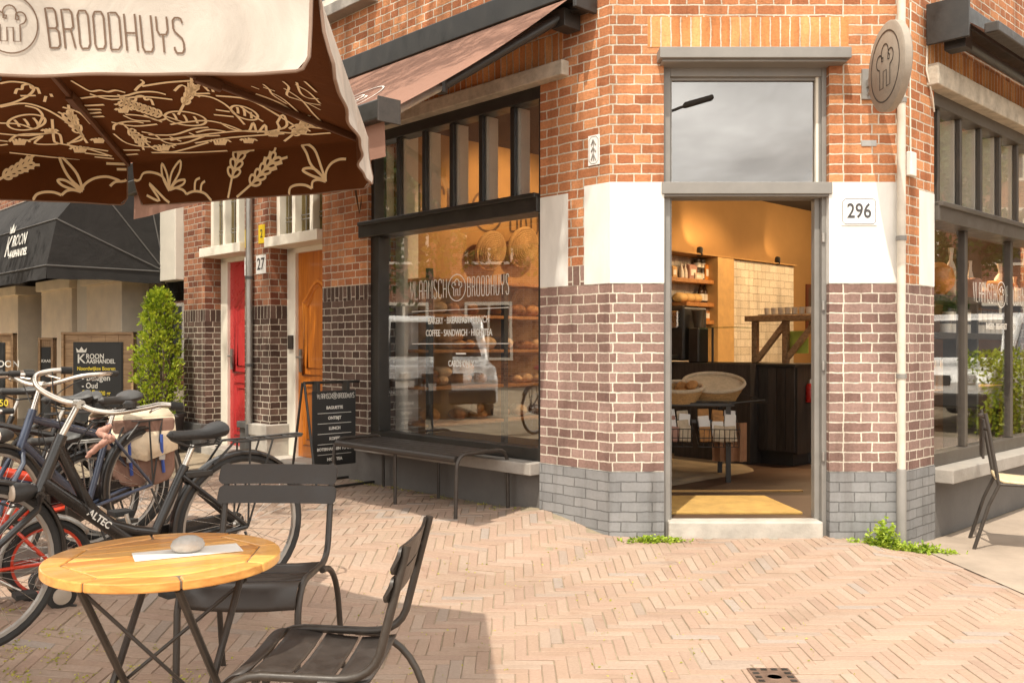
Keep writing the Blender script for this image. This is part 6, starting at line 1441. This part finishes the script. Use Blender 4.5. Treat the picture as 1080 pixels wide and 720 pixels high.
mb.add(vs, [(i*3+j, i*3+j+1, (i+1)*3+j+1, (i+1)*3+j) for i in range(14) for j in range(2)]); tag(mb.build('hanging_cloth', mat('brown_cloth', (.40,.20,.10), .9, var=.15), sm=True), 'brown cloth hanging from the bread table', 'cloth')

# ------------------------------------------------------------------ behind the left pane
def woven_disc(px, py, d, r, lab, tilt=.25):
    q = at(px, py, d); t = thing('wicker_tray', lab, 'basket', tuple(q), 'round wicker trays on the wall'); Mx = frame(Vector((q.x, q.y, 0)), dR, -dL) @ Matrix.Translation((0, 0, q.z)) @ Matrix.Rotation(-tilt, 4, 'X')
    mb = MB(Mx); 
    for i in range(10): rr = r*(i+1)/10; mb.tube([(rr*math.cos(2*math.pi*j/28), -.008*((i/9)**2)*8, rr*math.sin(2*math.pi*j/28)) for j in range(28)], r*.055, 5, True)
    mb.build('woven_face', M['wicker'], t, sm=True); mb = MB(Mx); mb.tube([(r*1.03*math.cos(2*math.pi*j/28), -.075, r*1.03*math.sin(2*math.pi*j/28)) for j in range(28)], .02, 6, True); mb.build('rim', M['wicker'], t, sm=True)
wy = lambda px: wq(px, 300)[0]
def wd_at(px, off): 
    k = (px-540)/F; o = A+dL*(2.85-off); s = (k*o.y-o.x)/(dR.x-k*dR.y); return (o+dR*s).y
for px, py, r, lab in ((523, 266, .175, 'left round wicker tray high on the ochre wall'), (557, 262, .185, 'right round wicker tray high on the ochre wall'), (557, 320, .14, 'lower round wicker tray leaning on the dark shelf')):
    woven_disc(px, py, wd_at(px, .22), r, lab)
# dark shelving unit with loaves
y0, _ = wq(452, 300, .4); y1, _ = wq(600, 300, .4)
su = thing('bread_shelving', 'dark shelving unit stacked with loaves behind the left display window', 'shelving', tuple(ML @ Vector((XW+.2, (y0+y1)/2, .16))))
lev = [.62, .95, 1.28, 1.60, 1.92]
for z in lev: mb = MB(ML); mb.box(XW+.005, XW+.40, y0, y1, z-.03, z); mb.build('shelf', M['shelfwood'], su, .003)
for y in (y0, (y0+y1)/2, y1-.05): mb = MB(ML); mb.box(XW+.36, XW+.405, y, y+.05, .16, 2.0); mb.build('upright', M['black'], su)
lr = random.Random(8); nl = 0
bm = [M['bread'], mat('dark_crust', (.26,.11,.035), .75, var=.5, scale=16, bump=.5, bscale=50), mat('floured_crust', (.55,.36,.19), .85, var=.45, scale=12, bump=.5, bscale=45)]
for zi, z in enumerate(lev[:-1]):
    y = y0+.16
    while y < y1-.14:
        L_ = lr.uniform(.20, .36); w_ = lr.uniform(.045, .085); m_ = lr.choice(bm)
        for h in range(lr.choice((1, 1, 2))):
            loaf(XW+.22+lr.uniform(-.04,.04), y+lr.uniform(-.02,.02), z+.001+h*w_*1.15, L_*(1-.12*h), w_, 'brown loaf on the dark shelving behind the left display window', 'loaves on the dark shelving', m_, rz=R(90)+lr.uniform(-.45,.45))
        y += w_*2+lr.uniform(.02,.16)
mb = MB(ML); mb.box(XW+.0035, XW+.0055, 2.0, 2.1, 2.5, 2.6)
# painted lettering on the ochre wall
fw_ = ML @ Matrix.Translation((XW+.004, wq(535, 225)[0], wq(535, 226)[1])) @ Matrix.Rotation(R(90), 4, 'Z') @ Matrix.Rotation(R(90), 4, 'X')
mb = MB(fw_); m3 = lambda x, y: (x, y, 0)
strokes(mb, 'VLAAMSCH', -1.85, -.17, .34, .19, .055, .026, m3, (0,0,1)); emblem(mb, -.28, 0, .20, .024, m3, (0,0,1)); strokes(mb, 'BROODHUYS', .04, -.17, .34, .19, .055, .026, m3, (0,0,1))
tag(mb.build('wall_lettering', mat('wall_ink', (.10,.05,.02), .8)), 'dark painted word on the ochre wall above the wicker trays', 'lettering')
# ------------------------------------------------------------------ behind the right pane
rs_ = thing('window_shelf', 'dark double shelf of packed goods behind the right shop window', 'shelf', tuple(PR(2, -.5, 1.4)))
for z in (1.72, 1.42): mb = MB(MR); mb.box(1.0, 4.3, .30, .62, z-.05, z); mb.build('board', M['darkwood'], rs_, .003)
for x in (1.05, 2.25, 4.2): mb = MB(MR); mb.box(x, x+.04, .32, .6, .3, 1.72); mb.build('upright', M['black'], rs_)
def rm(x, y, z): return MR @ Matrix.Translation((x, y, z))
def bag(x, w_, h_, m, lab):
    t = thing('wrapped_bread', lab, 'bread bag', tuple(rm(x, .45, 1.72) @ Vector((0,0,0))), 'wrapped goods on the window shelf')
    mb = MB(rm(x, .45, 1.721)); mb.box(-w_/2, w_/2, -.08, .08, 0, h_*.55); mb.build('pack', m, t, .03, seg=3); mb = MB(rm(x, .45, 1.721)); mb.lathe([(w_*.36,h_*.5),(w_*.2,h_*.68),(.022,h_*.76),(w_*.13,h_*.9),(w_*.17,h_)], n=12, sy=.5); mb.build('tied_top', M['plastic'], t, sm=True)
for x, w_, h_, m, lab in ((2.03, .24, .42, M['linen'], 'tied pale bread bag at the left of the window shelf'), (2.47, .16, .34, M['pink'], 'tall pinkish bread bag beside the window mullion'), (2.80, .22, .17, M['pink'], 'low pink packet right of the window mullion'), (3.22, .32, .36, M['bread'], 'large brown wrapped loaf on the window shelf'), (3.62, .2, .26, M['linen'], 'pale wrapped loaf on the window shelf')): bag(x, w_, h_, m, lab)
def jarR(x, z, lab, g):
    t = thing('preserve_jar', lab, 'jar', tuple(rm(x, .4, z) @ Vector((0,0,0))), g)
    a = MB(rm(x, .40, z)); a.lathe([(0,0),(.045,0),(.045,.075),(0,.075)], n=14); a.build('body', M['labelw'], t, sm=True); a = MB(rm(x, .40, z)); a.lathe([(.047,.075),(.047,.10),(0,.10)], n=14); a.build('lid', M['jar'], t, sm=True)
for r_ in range(2):
    for i in range(15-r_):
        jarR(1.78+.125*i+.058*r_, 1.421+.101*r_, 'pale labelled jar in the stacked rows behind the right window', 'stacked jars behind the right window')
pk = thing('orange_gourd', 'orange round gourd behind the glass next to the brick pier', 'gourd', tuple(rm(1.70, .45, 1.72) @ Vector((0,0,0))))
mb = MB(rm(1.70, .45, 1.865)); mb.lathe([(0,-.14),(.08,-.13),(.14,-.06),(.15,0),(.13,.08),(.06,.13),(0,.12)], n=24); mb.build('body', M['pumpkin'], pk, sm=True); mb = MB(rm(1.70, .45, 1.975)); mb.lathe([(.02,0),(.012,.05),(0,.05)], n=8); mb.build('stalk', M['bark'], pk)
tt = thing('wooden_table', 'dark edged wooden table behind the right window', 'table', tuple(PR(1.6, -.9, .16)))
mb = MB(MR); mb.box(1.32, 4.0, .66, 1.15, .88, .92); mb.build('table_top', M['oak'], tt, .004)
for x in (1.36, 3.9):
    for y in (.7, 1.08): mb = MB(MR); mb.box(x, x+.05, y, y+.05, .16, .88); mb.build('leg', M['black'], tt)
for i in range(5):
    t = thing('water_bottle', 'clear milky bottle in the row on the table behind the right window', 'bottle', tuple(rm(2.45+.13*i, .75, .92) @ Vector((0,0,0))), 'bottles behind the right window')
    a = MB(rm(2.45+.13*i, .78, .921)); a.lathe([(0,0),(.04,0),(.042,.17),(.018,.22),(.018,.27),(0,.27)], n=12); a.build('body', M['plastic'], t, sm=True); a = MB(rm(2.45+.13*i, .78, .921)); a.lathe([(.02,.262),(.02,.285),(0,.285)], n=10); a.build('cap', M['terra'], t)
# warm lamps: ledge spots make the wall glow, ceiling spots are added fill
def lamp(loc, e, r=.06, c=(1, .62, .28)):
    l = bpy.data.lights.new('warm_lamp', 'POINT'); l.energy = e; l.color = c; l.shadow_soft_size = r; o = bpy.data.objects.new('warm_lamp', l); col.objects.link(o); o.location = loc; return o
def spot(label, loc, to, e, ang, bl=.6, c=(1, .66, .33)):
    t = thing('spot_lamp', label, 'lamp', tuple(loc), 'warm spot lamps in the shop')
    l = bpy.data.lights.new('spot_light', 'SPOT'); l.energy = e; l.color = c; l.spot_size = R(ang); l.spot_blend = bl; l.shadow_soft_size = .03; o = bpy.data.objects.new('spot_light', l); col.objects.link(o); o.location = loc
    d = (Vector(to)-Vector(loc)).normalized(); o.rotation_euler = (-d).to_track_quat('Z', 'Y').to_euler()
    mb = MB(Matrix.Translation(loc) @ (-d).to_track_quat('Z', 'Y').to_matrix().to_4x4()); mb.lathe([(.035,.0),(.038,.0),(.038,.10),(0,.10)], n=14); mb.build('housing', M['black'], t, sm=True)
    mb = MB(Matrix.Translation(loc) @ (-d).to_track_quat('Z', 'Y').to_matrix().to_4x4()); mb.lathe([(0,.02),(.034,.02)], n=14); mb.build('bulb', M['bulb'], t)
def wl3(px, off, z): 
    y, _ = wq(px, 300, off); return ML @ Vector((XW+off, y, z))
spot('spot lamp on the ledge lighting the wall above the shelves', wl3(738, .26, 2.50), wl3(742, .0, 3.1), 31, 95)
spot('spot lamp on the ledge lighting the wall above the tiles', wl3(820, .26, 2.50), wl3(824, .0, 3.0), 18, 85)
spot('ceiling spot lamp shining on the shelves', ML @ Vector((-1.3, 5.0, 3.2)), ML @ Vector((-2.8, 5.2, 1.9)), 257, 75)
spot('ceiling spot lamp shining on the tiled wall', ML @ Vector((-1.2, 6.6, 3.2)), ML @ Vector((-2.7, 6.6, 1.6)), 163, 70)
spot('ceiling spot lamp shining on the wicker trays', ML @ Vector((-1.5, 1.6, 3.2)), ML @ Vector((-2.8, 1.7, 2.3)), 308, 90)
spot('ceiling spot lamp shining on the bread shelving', ML @ Vector((-1.6, 2.6, 3.2)), ML @ Vector((-2.7, 2.6, 1.3)), 50, 85)
spot('ceiling spot lamp shining on the counter', ML @ Vector((-.4, 3.6, 3.2)), ML @ Vector((-1.0, 4.4, .9)), 557, 90)
spot('ceiling spot lamp above the right window goods', MR @ Vector((2.9, 1.3, 3.25)), MR @ Vector((2.7, .45, 1.7)), 738, 100)

def fill_pendant(label, x, y, e):  # pendants added to brighten the room, not known fittings
    p = ML @ Vector((x, y, 2.95)); t = thing('fill_pendant_lamp', label, 'lamp', tuple(p), 'pendant lamps in the shop')
    mb = MB(Matrix.Translation(p)); mb.tube([(0,0,.37),(0,0,.10)], .006, 6); mb.build('cord', M['black'], t)
    mb = MB(Matrix.Translation(p)); mb.lathe([(.03,.11),(.13,.02),(.135,.0),(.125,.0),(.03,.095)], n=24); mb.build('shade', M['black'], t, sm=True)
    mb = MB(Matrix.Translation(p)); mb.lathe([(0,-.03),(.03,-.01),(.04,.03),(.02,.07),(0,.08)], n=16); mb.build('bulb', M['bulb'], t, sm=True)
    l = bpy.data.lights.new('fill_pendant_light', 'POINT'); l.energy = e; l.color = (1, .72, .42); l.shadow_soft_size = .12; o = bpy.data.objects.new('fill_pendant_light', l); col.objects.link(o); o.location = p-Vector((0,0,.08))
fill_pendant('pendant lamp near the bread shelving behind the left pane', -1.2, 1.9, 17)
fill_pendant('pendant lamp over the counter inside the doorway', -.6, 4.6, 93)
fill_pendant('pendant lamp deep in the shop before the tiled wall', -1.4, 7.4, 60)
fill_pendant('pendant lamp behind the right shop window', -.6, 6.2, 46)
# ------------------------------------------------------------------ what the panes mirror: street trees, vans, houses, a street lamp
def tree(label, base, hgt, crown, n, seed, leaf=.10, lobes=()):
    lr = random.Random(seed); bx, by = base; g0 = gz(bx, by); t = thing('street_tree', label, 'tree', (bx, by, g0), 'street trees')
    mb = MB(); cx, cy_, cz, rx, rz = crown; lims = []
    mb.tube([(bx, by, g0-.1), (bx+.05, by, g0+1.5), (bx+(cx-bx)*.35, by+(cy_-by)*.35, hgt*.55), (cx, cy_, cz)], [.19,.15,.12,.04], 10)
    for i in range(9):
        a = i*.75+lr.random(); e = Vector((cx+rx*.75*math.cos(a), cy_+rx*.75*math.sin(a), cz+rz*lr.uniform(-.5,.6))); s = Vector((bx+(cx-bx)*.35, by+(cy_-by)*.35, hgt*.5+.1*i)); lims.append(e)
        mb.tube([s, s.lerp(e, .5)+Vector((0,0,.3)), e], [.07,.045,.015], 7)
    mb.build('trunk', M['bark'], t, sm=True); mb = MB()
    clumps = []
    for i in range(46):
        while True:
            q = Vector((lr.uniform(-1,1), lr.uniform(-1,1), lr.uniform(-1,1)))
            if .15 < q.length < 1: break
        clumps.append((Vector((cx+q.x*rx, cy_+q.y*rx, cz+q.z*rz)), lr.uniform(.35,.75)))
    clumps += [(Vector(a), b) for a, b in lobes]*2
    for a, b in lobes: mb2 = MB(); mb2.tube([(cx, cy_, cz-.3), tuple((Vector((cx, cy_, cz))+Vector(a))*.5+Vector((0,0,.2))), a], [.05,.03,.012], 6); mb2.build('branch', M['bark'], t, sm=True)
    for i in range(n):
        c, r = lr.choice(clumps); q = Vector((lr.gauss(0,1), lr.gauss(0,1), lr.gauss(0,.7))).normalized()*r*lr.random()**.5
        mb.leaf(c+q, lr.uniform(.6,1.3)*leaf, asp=.6)
    mb.build('crown', M['leaves'], t)
tree('street tree whose leafy crown dapples light on the left shop front', (-5.6, 5.6), 7, (-3.7, 4.9, 8.2, 2.7, 1.5), 6500, 21, .10, [((-1.5, 4.2, 8.3), .6), ((-1.1, 3.9, 8.9), .5), ((-1.9, 4.5, 8.9), .7), ((-1.2, 4.5, 9.6), .6), ((-.95, 3.65, 7.9), .4), ((-1.35, 4.0, 7.6), .45), ((-1.75, 4.9, 9.9), .7)])
tree('street tree beyond the parked bikes mirrored in the left window', (-8.3, 8.3), 6, (-8.3, 8.3, 4.8, 2.6, 2.6), 10000, 22, .12)
tree('street tree across the road mirrored in the right window', (15.5, 12.6), 6, (15.5, 12.6, 5.2, 3.6, 3.6), 14000, 23, .15)
def van(name, label, loc, rz, m):
    t = thing(name, label, 'van', (0,0,0))
    L2, Wd = 2.3, .95
    side = [(-L2,.35),(L2,.35),(L2+.02,.75),(L2-.15,.98),(L2-.75,1.08),(L2-1.35,1.78),(L2-1.6,1.86),(-L2+.1,1.90),(-L2,1.75)]
    mb = MB(); mb.prism(side, -Wd, Wd, 'y'); mb.build('body', m, t, .06, seg=3)
    mb = MB(); 
    a, b = Vector((L2-.80,0,1.12)), Vector((L2-1.33,0,1.74)); n = Vector((.76,0,.65)); 
    mb.add([tuple(a+n*.012+Vector((0,-.82,0))), tuple(a+n*.012+Vector((0,.82,0))), tuple(b+n*.012+Vector((0,.72,0))), tuple(b+n*.012+Vector((0,-.72,0)))], [(0,1,2,3)]); mb.build('windscreen', M['vanglass'], t)
    for s in (-1, 1):
        mb = MB(); mb.prism([(L2-.95,1.12),(L2-1.45,1.70),(L2-1.95,1.72),(L2-1.95,1.12)], (Wd+.004)*s, (Wd+.010)*s, 'y'); mb.build('side_window', M['vanglass'], t)
        mb = MB(); mb.box(L2-.02, L2+.035, s*.55-.16*(s < 0)-.02*(s > 0), s*.55+.16*(s > 0)+.02*(s < 0), .72, .88); mb.build('headlight', M['chrome'], t, .02)
        for x in (-L2+.75, L2-.75):
            mb = MB(); mb.lathe([(0,-.1),(.2,-.1),(.30,-.09),(.32,-.05),(.32,.05),(.30,.09),(.2,.1),(0,.1)], (x, s*(Wd-.08), .32), 28, 'y'); w_ = mb.build('wheel', M['rubber'], t, sm=True)
            mb = MB(); mb.lathe([(0,-.115),(.19,-.105),(.19,.105),(0,.115)], (x, s*(Wd-.08), .32), 24, 'y'); mb.build('hubcap', M['silver'], w_, sm=True)
    mb = MB(); mb.box(L2-.02, L2+.06, -.9, .9, .36, .58); mb.build('bumper', M['rubber'], t, .03); mb = MB(); mb.box(L2-.0, L2+.03, -.35, .35, .70, .86); mb.build('radiator_grille', M['black'], t, .01)
    t.location = loc; t.rotation_euler = (0,0,rz)
van('parked_van', 'white parked van mirrored in the left shop window', (-10.4, 8.9, 0), R(-15), M['vanwhite'])
van('parked_van', 'white parked van mirrored in the right shop window', (12.8, 11.4, 0), R(222), M['vanwhite'])
def terrace(label, x0, y0, rz, n):
    t = thing('terraced_house', label, 'house', (x0, y0, 0), 'terraced houses across the street'); Mx = Matrix.Translation((x0, y0, 0)) @ Matrix.Rotation(rz, 4, 'Z')
    mb = MB(Mx); mb.box(0, n*5, 0, 8, -.2, 8.5); mb.build('wall', M['house'], t)
    mb = MB(Mx); mb.prism([(-.3,8.45),(8.3,8.45),(4,11)], -.2, n*5+.2, 'x'); mb.build('roof', M['asphalt'], t)
    for i in range(n*2):
        for z in (.9, 3.7, 6.2):
            x = i*2.5+.6; mb = MB(Mx); mb.box(x, x+1.4, -.06, .0, z, z+1.7); w_ = mb.build('window', M['cream'], t)
            mb = MB(Mx); mb.box(x+.08, x+.66, -.07, -.061, z+.08, z+1.6); mb.box(x+.74, x+1.32, -.07, -.061, z+.08, z+1.6); mb.build('pane', M['vanglass'], w_)
terrace('brick terrace far to the left mirrored in the left pane', -20, -8, R(90), 6)
terrace('brick terrace far to the right mirrored in the right pane', 24, 26, R(-90), 6)
hd_ = thing('clipped_hedge', 'green hedge beside the van mirrored in the right window', 'hedge', (10.6, 11.0, 0)); mb = MB(); lr = random.Random(31)
for i in range(3500):
    q = Vector((lr.uniform(-.5,.5), lr.uniform(-.5,.5), lr.random())); s = Vector((lr.gauss(0,1), lr.gauss(0,1), lr.gauss(0,1)))
    mb.leaf((10.6+q.x*1.3, 11.0+q.y*1.3, q.z*1.25), .09, s)
mb.build('foliage', M['bush'], hd_)
sl = thing('street_lamp', 'street lamp mirrored in the transom pane above the door', 'street lamp', (3.6, -14, 0))
mb = MB(); mb.tube([(3.6,-14,0),(3.6,-14,6.5),(3.75,-14,7.4),(4.3,-14,7.95),(5.0,-14,8.22)], [.09,.06,.05,.045,.04], 10); mb.build('pole', M['lead'], sl, sm=True)
mb = MB(); mb.bar((4.9,-14,8.2),(5.75,-14,8.45), .28, .14); mb.build('lamp_head', M['lead'], sl, .04)
